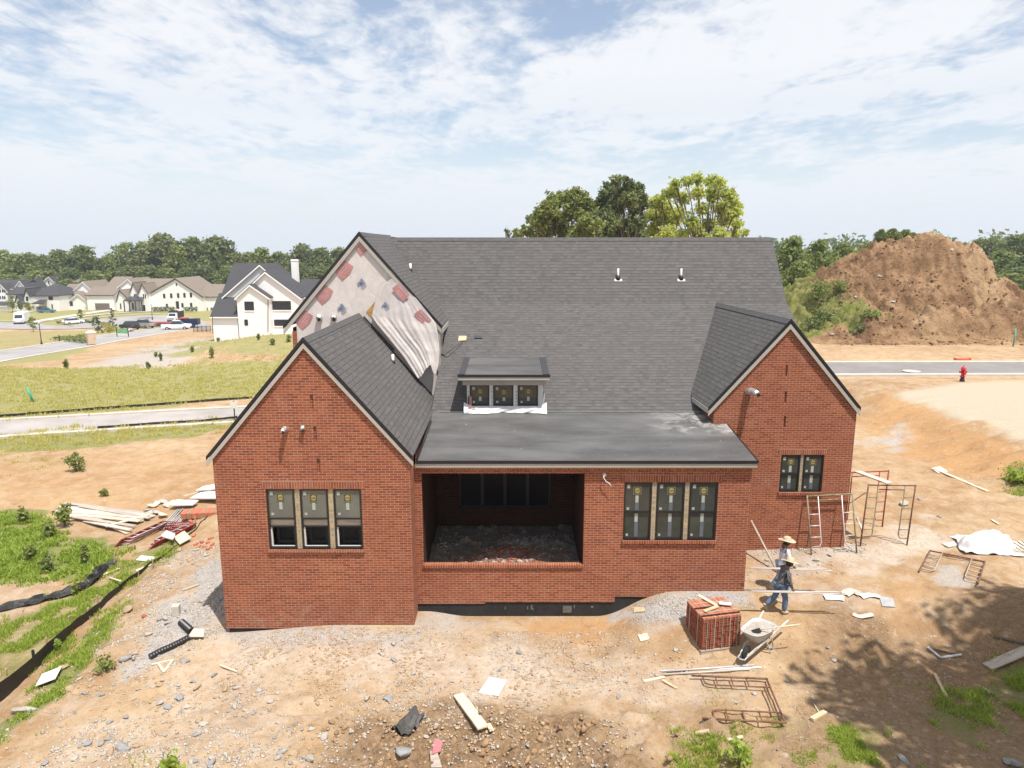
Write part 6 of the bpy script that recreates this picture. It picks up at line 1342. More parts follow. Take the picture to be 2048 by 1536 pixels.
for x in (-1.1, 1.1): m = MB(); m.box(x - .06, x + .06, -.05, .05, -.1, 1.75); m.build('post', 'trim_black', t)
m = MB(); m.box(-1.02, 1.02, -.03, .03, .65, 1.55); m.build('panel', 'sign_green', t); m = MB(); m.box(-1.02, 1.02, -.03, .03, .42, .65); m.build('panel', 'board_white', t)
# the sign seen from behind by the lane, the leaning green pipes
g = G(470, 841); t = empty('road_sign', g, 0, 'white sign on a black post beside the lane, cut by the left gable', 'sign'); m = MB(); m.box(-.03, .03, -.03, .03, -.1, 1.35); m.build('post', 'trim_black', t); m = MB(); m.box(-.24, .24, -.05, -.03, .85, 1.3); m.build('panel', 'board_white', t)
a = G(68, 804); b = W(53, 775, a.y - .1); m = MB(); m.tube([a - Vector((0, 0, .1)), b], .085, 10); tag(m.build('marker_pipe', 'pipe_green', None, True), 'leaning turquoise green pipe in the grass above the lane', 'pipe')
a = G(2026, 693); b = W(2032, 657, a.y); m = MB(); m.tube([a - Vector((0, 0, .1)), b], .06, 8); tag(m.build('marker_pipe', 'pipe_green', None, True), 'thin green stake standing at the foot of the earth mound', 'stake')
# hydrant, inlet, manhole on the right
g = G(1924, 763); t = empty('fire_hydrant', g, 0, 'red fire hydrant with black foot beside the lane', 'fire hydrant'); s = 1.12; t.scale = (.76, .76, 1)
m = MB(); m.lathe([(.17 * s, -.05), (.17 * s, .12), (.13 * s, .16), (.13 * s, .28)], 14); m.build('foot', 'trim_black', t, True); m = MB(); m.lathe([(.13, .28), (.20, .29), (.20, .34), (.135, .35), (.135, .72), (.19, .73), (.19, .78), (.16, .86), (.09, .93), (.04, .96), (.04, 1.02)], 16); m.build('body', 'hydrant_red', t, True)
for sx in (-1, 1): m = MB(); m.lathe([(.07, .10), (.07, .22), (.085, .22), (.085, .28), (.03, .29)], 10, M=Matrix.Translation((0, 0, .60)) @ Matrix.Rotation(R(90 * sx), 4, 'Y')); m.build('hose_outlet', 'hydrant_red', t, True)
m = MB(); m.lathe([(.09, .10), (.09, .22), (.11, .22), (.11, .27), (.03, .28)], 10, M=Matrix.Translation((0, 0, .55)) @ Matrix.Rotation(R(90), 4, 'X')); m.build('pumper_outlet', 'hydrant_red', t, True)
g = G(1924, 723); m = MB(); m.box(-.65, .65, -.12, .12, .0, .14); m.box(-.55, .55, -.16, -.12, .02, .12); m.box(-.65, -.5, -.2, .2, .14, .17); m.box(.5, .65, -.2, .2, .14, .17); o = m.build('storm_drain', 'paint_orange', None, bevel=.01); o.location = g + Vector((0, 0, .12)); tag(o, 'orange painted storm drain inlet in the far kerb of the lane', 'drain inlet')
g = G(1823, 743); m = MB(); m.lathe([(.62, .0), (.62, .03), (.58, .035)], 20); o = m.build('manhole_cover', 'concrete'); o.location = g + Vector((0, 0, .01)); tag(o, 'pale round manhole cover in the lane right of the house', 'manhole')
# ---------------------------------------------------------------- silt fences and stakes
def fabric(name, pts, h, label, lean=0.0, mat='silt_black', sag=.05, stakes=None, seed=1, group=None):
    """a black strip standing on its stakes along ground points"""
    P = smooth_line(pts, .25); r = random.Random(seed); root = empty(name, (P[0].x, P[0].y, float(terrain(P[0].x, P[0].y))), 0, label, 'silt fence', group, worldparts=True); m = MB(); hs = h if callable(h) else (lambda t: h); prev = None
    for i, p in enumerate(P):
        t = i / (len(P) - 1); d = P[min(i + 1, len(P) - 1)] - P[max(i - 1, 0)]; d.z = 0; d.normalize(); s = Vector((d.y, -d.x, 0)); z = float(terrain(p.x, p.y)); hh = hs(t) * (1 - sag * 2 * abs(math.sin(i * .21))) + r.uniform(-.015, .015); row = []
        for k in range(5): f = k / 4; row.append(Vector((p.x, p.y, z - .04 + (hh + .04) * f)) + s * (lean * f * hh + .05 * math.sin(i * .55 + f * 2.2) * (1 - f * .5) * hs(t)))
        if prev:
            for k in range(4): m.face([prev[k], row[k], row[k + 1], prev[k + 1]])
        prev = row
    o = m.build('fabric', mat, root); o.modifiers.new('thickness', 'SOLIDIFY').thickness = .008
    for k in stakes or []:
        p = P[min(len(P) - 1, int(k * (len(P) - 1)))]; z = float(terrain(p.x, p.y)); m = MB(); m.box(p.x - .025, p.x + .025, p.y - .025, p.y + .025, z - .1, z + hs(k) * 1.15); m.build('stake', 'stake_wood' if r.random() < .6 else 'rubber', root)
    return root
FEN = gl((-140, 1500), (0, 1405), (60, 1352), (137, 1278), (143, 1270), (237, 1186), (286, 1144), (342, 1102), (410, 1040), (440, 1015))
fabric('silt_fence', FEN, lambda t: max(.07, .66 * (1 - t / .80)), 'black silt fence running uphill from the lower left corner to the left wing', .12, stakes=(.02, .2, .42, .60, .74, .9), seed=4)
fabric('silt_fence', gl((-60, 838), (20, 833), (150, 823), (300, 812), (420, 803), (505, 797)), .20, 'thin black silt fence along the far side of the lane', .05, stakes=(.2, .5, .8), seed=5); fabric('silt_fence', gl((195, 857), (300, 849), (400, 843), (475, 836)), .15, 'thin black silt fence along the near side of the lane', .05, stakes=(.3, .7), seed=6)
def crumple(name, pts, w, label, mat='silt_black', cat='sheet', amp=.10, seed=2):
    P = smooth_line(pts, .12); m = MB(); n = 10; rows = []
    for i, p in enumerate(P):
        d = P[min(i + 1, len(P) - 1)] - P[max(i - 1, 0)]; d.normalize(); s = Vector((d.y, -d.x, 0)); row = []
        for j in range(n + 1): q = p + s * w * (j / n - .5); row.append(Vector((q.x, q.y, float(terrain(q.x, q.y)) + .02 + amp * (abs(float(fbm(i * .22, j * .45, seed, 3))) * 1.6 + .3 * math.sin(math.pi * j / n)))))
        rows.append(row)
    for a, b in zip(rows[:-1], rows[1:]):
        for j in range(n): m.face([a[j], a[j + 1], b[j + 1], b[j]])
    return tag(m.build(name, mat, None, True), label, cat)
crumple('fallen_silt_fence', gl((-60, 1228), (0, 1220), (60, 1208), (130, 1190), (180, 1168), (205, 1142), (229, 1128)), .42, 'fallen strip of black silt fabric lying crumpled in the grass left of the standing fence', cat='silt fence', amp=.17)
for i, (px, p0, p1, dx, lb) in enumerate(((229, 1131, 1106, 0, 'wooden stake at the upper end of the fallen black fabric'), (304, 1138, 1118, 2, 'wooden stake beside the white sheet near the scaffold pile'), (391, 1054, 1033, -1, 'wooden stake beside the orange brick stack at the house corner'), (195, 1206, 1190, -1, 'short grey stake in the grass between the two black fabrics'), (92, 1290, 1276, 0, 'short grey stake in the grass left of the standing silt fence'), (12, 1352, 1338, 0, 'short grey stake at the left border beside the silt fence'), (138, 1248, 1232, 0, 'thin stake in the patchy grass left of the fence knot'))):
    a = G(px, p0); b = W(px + dx, p1, a.y); m = MB(); m.bar(a - Vector((0, 0, .1)), b, .05, .04); tag(m.build('wooden_stake', 'stake_wood'), lb, 'stake')

# ---------------------------------------------------------------- boards, pipes, scaffolding
def plank(a, b, w, t, mat, label, cat='plank', z0=None, za=0.0, zb_=0.0, group=None, name='plank'):
    """a board lying from pixel a to pixel b, with rise za / zb at its ends"""
    A = G(*a) + Vector((0, 0, t / 2 + .012 + za)); B = G(*b) + Vector((0, 0, t / 2 + .012 + zb_)); m = MB(); d = (B - A); L = d.length; M = Matrix.Translation(A) @ d.to_track_quat('X', 'Z').to_matrix().to_4x4()
    m.box(0, L, -w / 2, w / 2, -t / 2, t / 2); o = m.build(name, mat, None, bevel=min(.006, t * .2)); o.data.transform(Matrix.Identity(4)); o.matrix_world = M; return tag(o, label, cat, group)
def sheet(quad, t, mat, label, cat='board', dz=0.0, name='sheet_board'):
    P = [G(*q) for q in quad]; c = sum(P, Vector()) / 4; n = (P[1] - P[0]).cross(P[2] - P[0]).normalized(); n = n if n.z > 0 else -n; m = MB(); m.prism([p - c + Vector((0, 0, t + .015 + dz)) for p in P], (0, 0, -t)); o = m.build(name, mat, None, bevel=t * .15); o.location = c; return tag(o, label, cat)
def rod(a, b, r, mat, label, za=0.0, zb_=0.0, cat='pipe', name='pipe', group=None, n=8):
    A = G(*a) + Vector((0, 0, r + .01 + za)); B = G(*b) + Vector((0, 0, r + .01 + zb_)); c = A; m = MB(); m.tube([A - c, (B - A) * .5 + Vector((0, 0, -.004)), B - c], r, n); o = m.build(name, mat, None, True); o.location = c; return tag(o, label, cat, group)
# foreground
sheet([(979, 1356), (1014, 1363), (997, 1394), (957, 1388)], .02, 'board_white', 'square white board lying on the dirt in front of the porch', name='white_board')
plank((917, 1394), (966, 1467), .24, .05, 'plank_pale', 'thick pale plank lying diagonally at the bottom centre, nearest the camera', zb_=.10, za=.02)
plank((976, 1450), (984, 1464), .10, .03, 'plank_pale', 'short offcut beside the lower end of the thick pale plank', 'offcut', name='wood_offcut')
crumple('roofing_felt', gl((836, 1432), (822, 1448), (800, 1474)), .42, 'crumpled piece of dark grey roofing felt at the bottom left of centre', 'felt_grey', 'felt', .16, 7)
sheet([(864, 1520), (868, 1490), (886, 1494), (882, 1514)], .03, 'pink_board', 'pink rigid foam scrap beside the big grey block at the bottom', 'foam scrap', .10, 'foam_scrap'); sheet([(862, 1540), (860, 1508), (874, 1506), (884, 1540)], .03, 'plank_grey', 'weathered grey board end under the pink foam scrap', 'board', .02, 'board_end')
sheet([(1275, 1272), (1294, 1268), (1299, 1280), (1281, 1285)], .025, 'board_tan', 'small tan plywood square on the dirt below the gravel pile', name='plywood_square'); sheet([(1267, 1217), (1288, 1217), (1291, 1225), (1267, 1227)], .03, 'plank_tan', 'orange tinted wood scrap on the gravel against the porch wall', name='wood_scrap')
for i, (a, b, mt) in enumerate((((1322, 1344), (1522, 1337), 'pvc'), ((1325, 1352), (1500, 1342), 'plank_white'), ((1335, 1346), (1508, 1335), 'galvanised'))): rod(a, b, .022, mt, ['long white pole, uppermost of three on the dirt above the rusty frame', 'pale wooden pole slanting below the two other long poles', 'grey metal pole crossing the two pale ones above the rusty frame'][i], za=.01 * i, zb_=.02 * i, cat='pole', name='pole')
plank((1287, 1365), (1329, 1356), .07, .035, 'plank_pale', 'short pale stick left of the rusty frame, upper of two', 'offcut', name='wood_offcut'); plank((1324, 1362), (1354, 1379), .07, .035, 'plank_tan', 'short brown stick left of the rusty frame, lower of two', 'offcut', name='wood_offcut')
plank((1974, 1336), (2075, 1292), .27, .04, 'plank_grey', 'wide weathered grey plank at the right border in the tree shade'); plank((1869, 1350), (1893, 1397), .07, .04, 'plank_tan', 'narrow brown lath in the tree shade next to the grass clump', 'lath', name='lath')
plank((1623, 1443), (1650, 1428), .10, .07, 'plank_tan', 'short square timber offcut left of the lower grass', 'offcut', name='wood_offcut'); rod((1627, 1408), (1640, 1430), .012, 'plank_pale', 'thin twig above the square timber offcut', cat='twig', name='twig')
rod((1988, 1276), (2060, 1292), .035, 'bark', 'dead branch lying in the shade above the wide grey plank', cat='branch', name='branch'); plank((1391, 1470), (1418, 1465), .09, .05, 'plank_tan', 'stubby piece of wood in the grass under the rusty frame', 'offcut', name='wood_offcut'); plank((1455, 1483), (1486, 1476), .07, .04, 'plank_pale', 'pale stick in the grass at the bottom right of centre', 'offcut', name='wood_offcut')
t = empty('metal_bracket', G(1855, 1298), 0, 'L shaped light metal scaffold bracket with a thin brace in the shade', 'bracket', worldparts=True); q = [G(*p) + Vector((0, 0, .04)) for p in ((1855, 1297), (1881, 1318), (1922, 1312), (1868, 1301), (1918, 1313))]
for a, b, r_ in ((0, 1, .03), (1, 2, .03), (3, 4, .014)): m = MB(); m.tube([q[a], q[b]], r_, 7); m.build('brace' if r_ < .02 else 'arm', 'galvanised' if r_ > .02 else 'scaffold_rust', t)
plank((1868, 939), (1976, 985), .16, .05, 'plank_pale', 'long pale timber lying on the dirt right of the scaffold frames'); sheet([(1862, 938), (1880, 934), (1896, 944), (1876, 947)], .02, 'board_white', 'white sheet scrap under the upper end of the long timber', name='sheet_scrap')
plank((1889, 1093), (1958, 1081), .28, .04, 'plank_white', 'white plank sticking out left from under the white tarpaulin')
plank((1714, 1036), (1725, 1062), .06, .03, 'plank_white', 'thin white lath on the ground behind the green scaffold frame', 'lath', name='lath'); plank((1983, 1041), (1998, 1050), .08, .03, 'plank_pale', 'little stick above the white tarpaulin', 'offcut', name='wood_offcut')
# leaning pole
A = G(1556, 1146); B = W(1502, 1041, 20.75); m = MB(); m.tube([A - B, (0, 0, 0)], .032, 8); o = m.build('pole', 'plank_grey', None, True); o.location = B; tag(o, 'long grey pole leaning against the right gable wall behind the two workers', 'pole')
# paper sacks and wrapping
for i, (pts, mt, w, lb) in enumerate((([(1648, 1196), (1672, 1197), (1688, 1200)], 'white_plastic', .30, 'torn white paper strip at the tip of the carried poles'), ([(1690, 1192), (1705, 1184), (1722, 1192)], 'plank_white', .34, 'torn cream paper sack right of the carried poles'), ([(1722, 1196), (1740, 1192), (1760, 1196)], 'white_plastic', .26, 'crumpled white wrapper between the cream sack and the grey sheet'), ([(1706, 1230), (1722, 1236), (1745, 1232)], 'plank_white', .20, 'flat white scrap of paper above the wheel ruts'), ([(1965, 1380), (1976, 1384), (1985, 1390)], 'white_plastic', .14, 'small white scrap between the grass clumps in the shade'), ([(1800, 1008), (1840, 1000)], 'white_plastic', .0, ''))):
    if w: crumple('paper_wrapper', gl(*pts), w * .75, lb, mt, 'wrapper', .05, 20 + i)
sheet([(1758, 1194), (1786, 1199), (1790, 1216), (1764, 1214)], .02, 'tin_grey', 'grey sheet of board right of the torn sacks', name='grey_board')
# brick waste lumps by the dirt
def frame_local(w, h):
    """a welded scaffold frame: two ladder sides and a header, in its own plane (x across, z up)"""
    p = [('leg', [(-w / 2, 0, 0), (-w / 2, 0, h)], .024), ('leg', [(w / 2, 0, 0), (w / 2, 0, h)], .024), ('header', [(-w / 2, 0, h - .03), (w / 2, 0, h - .03)], .022), ('lower_header', [(-w / 2 + .33, 0, h - .17), (w / 2 - .33, 0, h - .17)], .018)]
    for s in (-1, 1):
        x0 = s * w / 2; x1 = s * (w / 2 - .33); p.append(('ladder_rail', [(x1, 0, h - .05), (x1, 0, .38), (x1 + s * .05, 0, .27), (x0, 0, .25)], .018))
        for z in (.55, .90, 1.25, 1.60):
            if z < h - .25: p.append(('rung', [(x0, 0, z), (x1, 0, z)], .016))
    return p
def scaffold(fa, fb, ta, tb, mat, label, mats2=None, group=None, flat=False):
    fa, fb, ta, tb = (Vector(v) for v in (fa, fb, ta, tb))
    if flat:
        U = [(u, v) for u in (0, .12, .22, .5, .78, .88, 1) for v in (0, .2, .4, .6, .8, 1)]; Q = [(fa.lerp(fb, u)).lerp(ta.lerp(tb, u), v) for u, v in U]; k = max(float(terrain(q.x, q.y)) - q.z for q in Q) + .04
        for v in (fa, fb, ta, tb): v.z += min(max(k, 0), .10)
    w = ((fb - fa).length + (tb - ta).length) / 2; h = ((ta - fa).length + (tb - fb).length) / 2; o = (fa + fb) / 2; x = (fb - fa + tb - ta).normalized(); z = ((ta + tb) / 2 - o).normalized(); y = z.cross(x).normalized(); z = x.cross(y)
    root = empty('scaffold_frame', (0, 0, 0), 0, label, 'scaffold frame', group); root.matrix_world = Matrix(((x.x, y.x, z.x, o.x), (x.y, y.y, z.y, o.y), (x.z, y.z, z.z, o.z), (0, 0, 0, 1)))
    for nm, pts, r in frame_local(w, h): m = MB(); m.tube(pts, r, 7); m.build(nm, mats2 if mats2 and nm in ('rung', 'ladder_rail') else mat, root, True)
    return root
fa, fb = G(1623, 1110), G(1713, 1107); scaffold(fa, fb, W(1609, 992, 20.80), W(1700, 985, 20.80), 'scaffold_green', 'green grey scaffold frame leaning against the right gable below the window', 'galvanised')
fa, fb = G(1721, 1093), G(1813, 1091); T1 = W(1730, 967, fa.y); T2 = W(1825, 971, fb.y); scaffold(fa, fb, T1, T2, 'scaffold_rust', 'rusty standing scaffold frame right of the house, nearer of the pair', 'scaffold_green')
fc, fd = G(1676, 1060), G(1763, 1054); U1 = W(1680, 944, fc.y); U2 = W(1774, 941, fd.y); scaffold(fc, fd, U1, U2, 'scaffold_red', 'red standing scaffold frame right of the house, farther of the pair')
a = W(1716, 942, fc.y - .05); b = W(1776, 973, fa.y - .02); a.z = U1.z + .03; b.z = T1.z + .03; a = a + (a - b) * .03; b = b + (b - a) * .04
m = MB(); L = (b - a).length; m.box(0, L, -.13, .13, -.02, .02); o = m.build('plank', 'plank_white', None, bevel=.005); o.matrix_world = Matrix.Translation(a) @ (b - a).to_track_quat('X', 'Z').to_matrix().to_4x4(); tag(o, 'white plank laid across the tops of the two standing scaffold frames', 'plank')
m = MB(); m.tube([W(1700, 1006, fa.y + .3), W(1732, 985, fa.y)], .014, 6); tag(m.build('cross_brace', 'scaffold_rust'), 'thin rusty brace slanting from the rusty frame to the house corner', 'brace')
up = Vector((0, 0, .02)); scaffold(G(1382, 1361) + up, G(1404, 1446) + up, G(1530, 1356) + up, G(1566, 1444) + up, 'scaffold_rust', 'rusty scaffold frame lying flat on the dirt at the bottom right of centre', flat=True)
scaffold(G(1836, 1151) + up, G(1955, 1171) + up, G(1888, 1110) + up, G(1994, 1136) + up, 'scaffold_rust', 'dusty scaffold frame lying flat right of the workers below the white tarpaulin', 'plank_grey', flat=True)
for i in range(5):
    u_ = Vector((.05 * i, .03 * i, .04 + .055 * i)); scaffold(G(229, 1096) + u_, G(297, 1101) + u_, G(281, 1057) + u_, G(346, 1063) + u_, 'scaffold_red', 'red scaffold frame in the flat stack left of the left wing', 'scaffold_red' if i % 2 else 'galvanised', 'stacked red scaffold frames')
# timber, poles and sheets left of the house
for i, (a, b, w) in enumerate((((118, 1016), (296, 1034), .22), ((122, 1020), (300, 1038), .22), ((114, 1026), (290, 1042), .22), ((130, 1012), (306, 1030), .2), ((140, 1014), (308, 1036), .2), ((128, 1030), (280, 1048), .22), ((136, 1036), (262, 1052), .2), ((146, 1040), (270, 1056), .2), ((170, 1044), (262, 1066), .2), ((182, 1036), (256, 1068), .18), ((150, 1022), (285, 1046), .2), ((160, 1018), (300, 1042), .2))):
    plank(a, b, w, .045, ('plank_white', 'plank_pale', 'plank_white', 'plank_grey')[i % 4], 'long white painted board in the spread timber pile left of the house', 'plank', za=.02 + .03 * (i % 4), zb_=.05 * (i % 3), group='white boards of the timber pile')
plank((212, 1062), (300, 1036), .14, .05, 'plank_pale', 'single tan timber lying crosswise on top of the white boards', za=.16, zb_=.12)
for i in range(11): rod((318 + i * 3.2 + (i % 3) * 2, 1059 + (i % 2) * 1.5), (356 + i * 3.4, 1020 + (i % 3) * 1.5), .026, 'galvanised', 'grey metal pole in the bundle left of the left wing', za=.02 * (i % 3), zb_=.03 * (i % 2), cat='pole', name='pole', group='bundle of grey metal poles', n=6)
sheet([(338, 1020), (355, 1009), (398, 1010), (386, 1019)], .06, 'board_white', 'white panel lying between the pole bundle and the far white sheets', 'panel', .15, 'white_sheet'); sheet([(380, 1008), (402, 996), (448, 992), (448, 1008)], .06, 'board_white', 'large white panel half behind the left wing corner', 'panel', .20, 'white_sheet'); sheet([(392, 994), (408, 985), (448, 978), (448, 990)], .05, 'board_white', 'farther white panel behind the large one at the left wing corner', 'panel', .25, 'white_sheet')
plank((368, 998), (434, 980), .08, .04, 'plank_white', 'thin white batten beside the farther white panel', 'batten', za=.1, zb_=.1, name='batten')
for i, (px, py, s) in enumerate(((292, 1024, .30), (304, 1015, .34), (316, 1010, .30), (328, 1006, .34), (346, 1006, .32), (358, 1007, .3), (312, 1028, .34), (325, 1034, .36), (336, 1013, .34), (300, 1030, .28))):
    g = G(px, py); vs, fs = rock_unit(820 + i, 2); o = link('stone_slab', np_mesh('stone_slab', vs * np.array([s, s * .75, .08]), fs, 'board_tan' if i % 3 else 'stone_pale'), None, g + Vector((0, 0, .07 + .05 * (i % 2)))); o.rotation_euler = (random.uniform(-.2, .2), random.uniform(-.2, .2), random.uniform(0, 6)); tag(o, 'flat tan flagstone in the loose heap behind the white boards', 'flagstone', 'loose flagstones behind the boards')
g = G(404, 1032); t = empty('brick_stack', g, R(8), 'low stack of new orange bricks with green straps at the left wing corner', 'brick stack')
m = MB()
for i in range(7):
    for j in range(4):
        for k in range(3): m.box(-.72 + i * .208, -.72 + i * .208 + .198, -.3 + j * .15, -.3 + j * .15 + .14, .02 + k * .075, .02 + k * .075 + .068)
m.build('bricks', 'brick_new', t)
for x in (-.45, .1, .55): m = MB(); m.box(x, x + .04, -.315, .315, .01, .256); m.build('strap', 'strap_green', t)
for i, (px, py) in enumerate(((372, 1038), (382, 1044), (366, 1030), (392, 1090), (404, 1085), (415, 1086), (422, 1078), (398, 1096), (410, 1095), (388, 1072), (425, 1090), (418, 1098))):
    g = G(px, py); m = MB(); m.box(-.1, .1, -.05, .05, 0, .06); o = m.build('loose_brick', 'brick_new', None, bevel=.004); o.location = g + Vector((0, 0, .01)); o.rotation_euler = (random.uniform(-.3, .3), random.uniform(-.2, .2), random.uniform(0, 6)); tag(o, 'loose red brick dropped in the rubble beside the left wing', 'brick', 'loose bricks beside the left wing')
sheet([(322, 1086), (334, 1074), (352, 1082), (347, 1093)], .05, 'board_white', 'white board scrap lying on the end of the red scaffold stack', 'board', .22, 'board_scrap'); sheet([(346, 1080), (366, 1065), (383, 1083), (360, 1096)], .04, 'board_tan', 'tan cement board right of the white scrap by the red scaffold stack', 'board', .10, 'board_scrap')
sheet([(272, 1122), (283, 1113), (313, 1116), (305, 1125)], .03, 'board_white', 'white board lying in the grass below the red scaffold stack', 'board', 0, 'white_board'); plank((272, 1143), (303, 1130), .10, .03, 'plank_pale', 'short pale lath below the white board in the grass', 'lath', name='lath')
sheet([(72, 1381), (85, 1357), (125, 1341), (112, 1366)], .025, 'board_white', 'white kite shaped board in the grass inside the silt fence', 'board', .09, 'white_board'); plank((202, 1152), (240, 1138), .09, .03, 'plank_pale', 'pale lath lying beside the fallen black fabric', 'lath', name='lath'); plank((220, 1158), (243, 1178), .06, .03, 'plank_pale', 'thin lath leaning on the silt fence', 'lath', name='lath', za=.02, zb_=.25); plank((0, 1218), (28, 1206), .06, .03, 'plank_pale', 'lath lying behind the fallen black fabric at the left border', 'lath', name='lath'); plank((72, 1204), (94, 1191), .06, .03, 'plank_pale', 'lath lying behind the middle of the fallen black fabric', 'lath', name='lath')
plank((365, 1182), (398, 1170), .10, .03, 'plank_grey', 'weathered lath on the rubble left of the left wing', 'lath', name='lath'); plank((440, 1332), (474, 1345), .05, .03, 'plank_pale', 'thin pale stick on the pale dirt below the left wing', 'lath', name='lath')
def corrugated(pts, r, label):
    P = [G(*p) + Vector((0, 0, r * .85)) for p in pts]; Q = []; rr = []
    L = [(p.x, p.y, p.z) for p in P]; S = smooth_line(L, .035) if len(L) > 2 else [P[0].lerp(P[1], k / 60) for k in range(61)]
    for i, p in enumerate(S): Q.append(p); rr.append(r * (1.0 if i % 2 else .9))
    m = MB(); m.tube(Q, rr, 12); o = m.build('drain_pipe', 'pipe_black', None); return tag(o, label, 'drain pipe')
corrugated([(363, 1250), (383, 1268)], .10, 'short black corrugated pipe stub sticking out at the left wing corner'); corrugated([(300, 1319), (322, 1307), (345, 1297), (378, 1280)], .085, 'long black corrugated drain pipe on the grey gravel left of the left wing')
sheet([(377, 1281), (388, 1265), (410, 1266), (408, 1281)], .03, 'board_tan', 'tan board covering the joint of the two black drain pipes', 'board', .08, 'cover_board')
t = empty('wood_triangle', G(325, 1330), 0, 'pale wooden lath triangle lying on the gravel below the drain pipe', 'lath triangle', worldparts=True); q = [G(*p) + Vector((0, 0, .03)) for p in ((304, 1331), (346, 1322), (328, 1346), (316, 1328))]
for a, b in ((0, 1), (1, 2), (2, 3)): m = MB(); m.bar(q[a], q[b], .06, .03); m.build('lath', 'plank_pale', t)
g = G(353, 1231); m = MB(); m.box(-.1, .1, -.1, .1, 0, .32); m.box(-.085, .085, -.105, -.1, .03, .29); o = m.build('concrete_block', 'concrete', None, bevel=.01); o.location = g; o.rotation_euler.z = .2; tag(o, 'upright pale concrete block standing on the gravel left of the left wing', 'block')
# white tarpaulin over a slatted pallet
c = G(1985, 1098)
m = MB()
def tarp(u, v):
    x = (u - .5) * 1.75; y = (v - .5) * 1.35; r = math.hypot(x / .85, y / .66); z = .46 * max(0, 1 - r ** 2.2) ** .7 + .13 * float(fbm(x * 2.4, y * 2.4, 91, 4)) + .035 * math.sin(x * 8 + y * 5 + 5 * float(fbm(x * 1.6, y * 1.6, 93, 2)))
    return (x + .1 * math.sin(y * 4) - .10 * max(0, r - 1), y, max(.02, z) + .02)
m.grid(tarp, 46, 36); o = m.build('tarpaulin', 'white_plastic', None, True); o.location = c + Vector((-.05, .15, 0)); o.rotation_euler.z = -.12; o.modifiers.new('thickness', 'SOLIDIFY').thickness = .006; tag(o, 'crumpled white tarpaulin heaped at the right side of the yard', 'tarpaulin')
t = empty('wooden_pallet', c + Vector((.72, -.02, 0)), -.08, 'pale slatted pallet sticking out right from under the white tarpaulin', 'pallet')
for i in range(8): m = MB(); m.box(-.55 + i * .155, -.55 + i * .155 + .09, -.38, .38, .10, .125); m.build('slat', 'plank_white', t)
for y in (-.34, 0, .34): m = MB(); m.box(-.58, .68, y - .03, y + .03, .01, .10); m.build('runner', 'plank_pale', t)

# ---------------------------------------------------------------- brick pallet, wheelbarrow
A, Bp, D = G(1402, 1311), G(1474, 1296), G(1362, 1266); ex = (Bp - A); ex.z = 0; ex.normalize(); ang = math.atan2(ex.y, ex.x)
t = empty('brick_pallet', A, ang, 'shrink strapped cube of new red bricks on a wooden pallet in front of the workers', 'brick pallet')
WB, DB, HB = 1.02, .98, .80
for y in (.06, DB / 2, DB - .06): m = MB(); m.box(0, WB + .06, y - .05, y + .05, 0, .09); m.build('runner', 'plank_grey', t)
for i in range(6): m = MB(); m.box(0, WB + .06, i * .175, i * .175 + .11, .09, .115); m.build('deck_board', 'plank_grey', t)
m = MB(); zz = .118
m.box(.06, WB - .02, .06, .03 + DB - .05, zz, zz + HB - .01); m.build('brick_core', 'stone_red', t)
m = MB()
for k in range(10):                                                    # cored ends to the front, separate bricks
    for r_ in range(11):
        x0 = .03 + k * .1 + .006 * (k // 2) + random.uniform(-.003, .003); j = random.uniform(-.014, .012); m.box(x0, x0 + .092, .03 + j, .20, zz + r_ * .0725 + .002, zz + r_ * .0725 + .066)
for j in range(9):
    for r_ in range(11):
        y0 = .08 + j * .096; q = random.uniform(-.012, .010); m.box(.03 + q, .2, y0, y0 + .088, zz + r_ * .0725 + .002, zz + r_ * .0725 + .066)
m.build('brick_pack', 'brick_cored', t)
m = MB()
for k in range(5):
    for j in range(9):
        x0 = .03 + k * .205; y0 = .03 + j * .103; m.box(x0, x0 + .195, y0, y0 + .095, zz + HB, zz + HB + .055 + random.uniform(-.006, .004))
m.build('brick_course', 'brick_new', t)
for i, x in enumerate((.13, .335, .54, .745, .95)): m = MB(); m.box(x - .006, x + .006, .0, .014, zz, zz + HB + .062); m.box(x - .006, x + .006, .0, DB, zz + HB + .06, zz + HB + .066); m.build('strap', 'strap_green' if i % 2 == 0 else 'strap_pale', t)
for y in (.28, .72): m = MB(); m.box(.01, WB + .03, y - .01, y + .01, zz + HB + .064, zz + HB + .07); m.box(.008, .016, y - .01, y + .01, zz, zz + HB + .064); m.build('strap', 'strap_pale', t)
for y in (.12, .50): m = MB(); m.box(.02, WB + .03, y - .028, y + .028, zz + HB + .061, zz + HB + .075); m.build('edge_guard', 'pipe_black', t)
top = zz + HB + .075
for i, (x, y, a, L_, w, mt, lb) in enumerate(((.52, .80, 1.9, .62, .10, 'plank_pale', 'pale board offcut lying on top of the brick pallet'), (.40, .36, .35, .5, .09, 'plank_tan', 'tan wooden float lying on the front of the brick pallet top'), (.86, .5, -.4, .30, .13, 'board_white', 'white paper tag sheet on the right of the brick pallet top'))):
    m = MB(); m.box(-L_ / 2, L_ / 2, -w / 2, w / 2, 0, .03); o = m.build('offcut', mt, None, bevel=.004); p = t.matrix_world if False else Matrix.Translation(A) @ Matrix.Rotation(ang, 4, 'Z'); o.matrix_world = p @ Matrix.Translation((x, y, top + .012 * i)) @ Matrix.Rotation(a, 4, 'Z'); tag(o, lb, 'offcut')
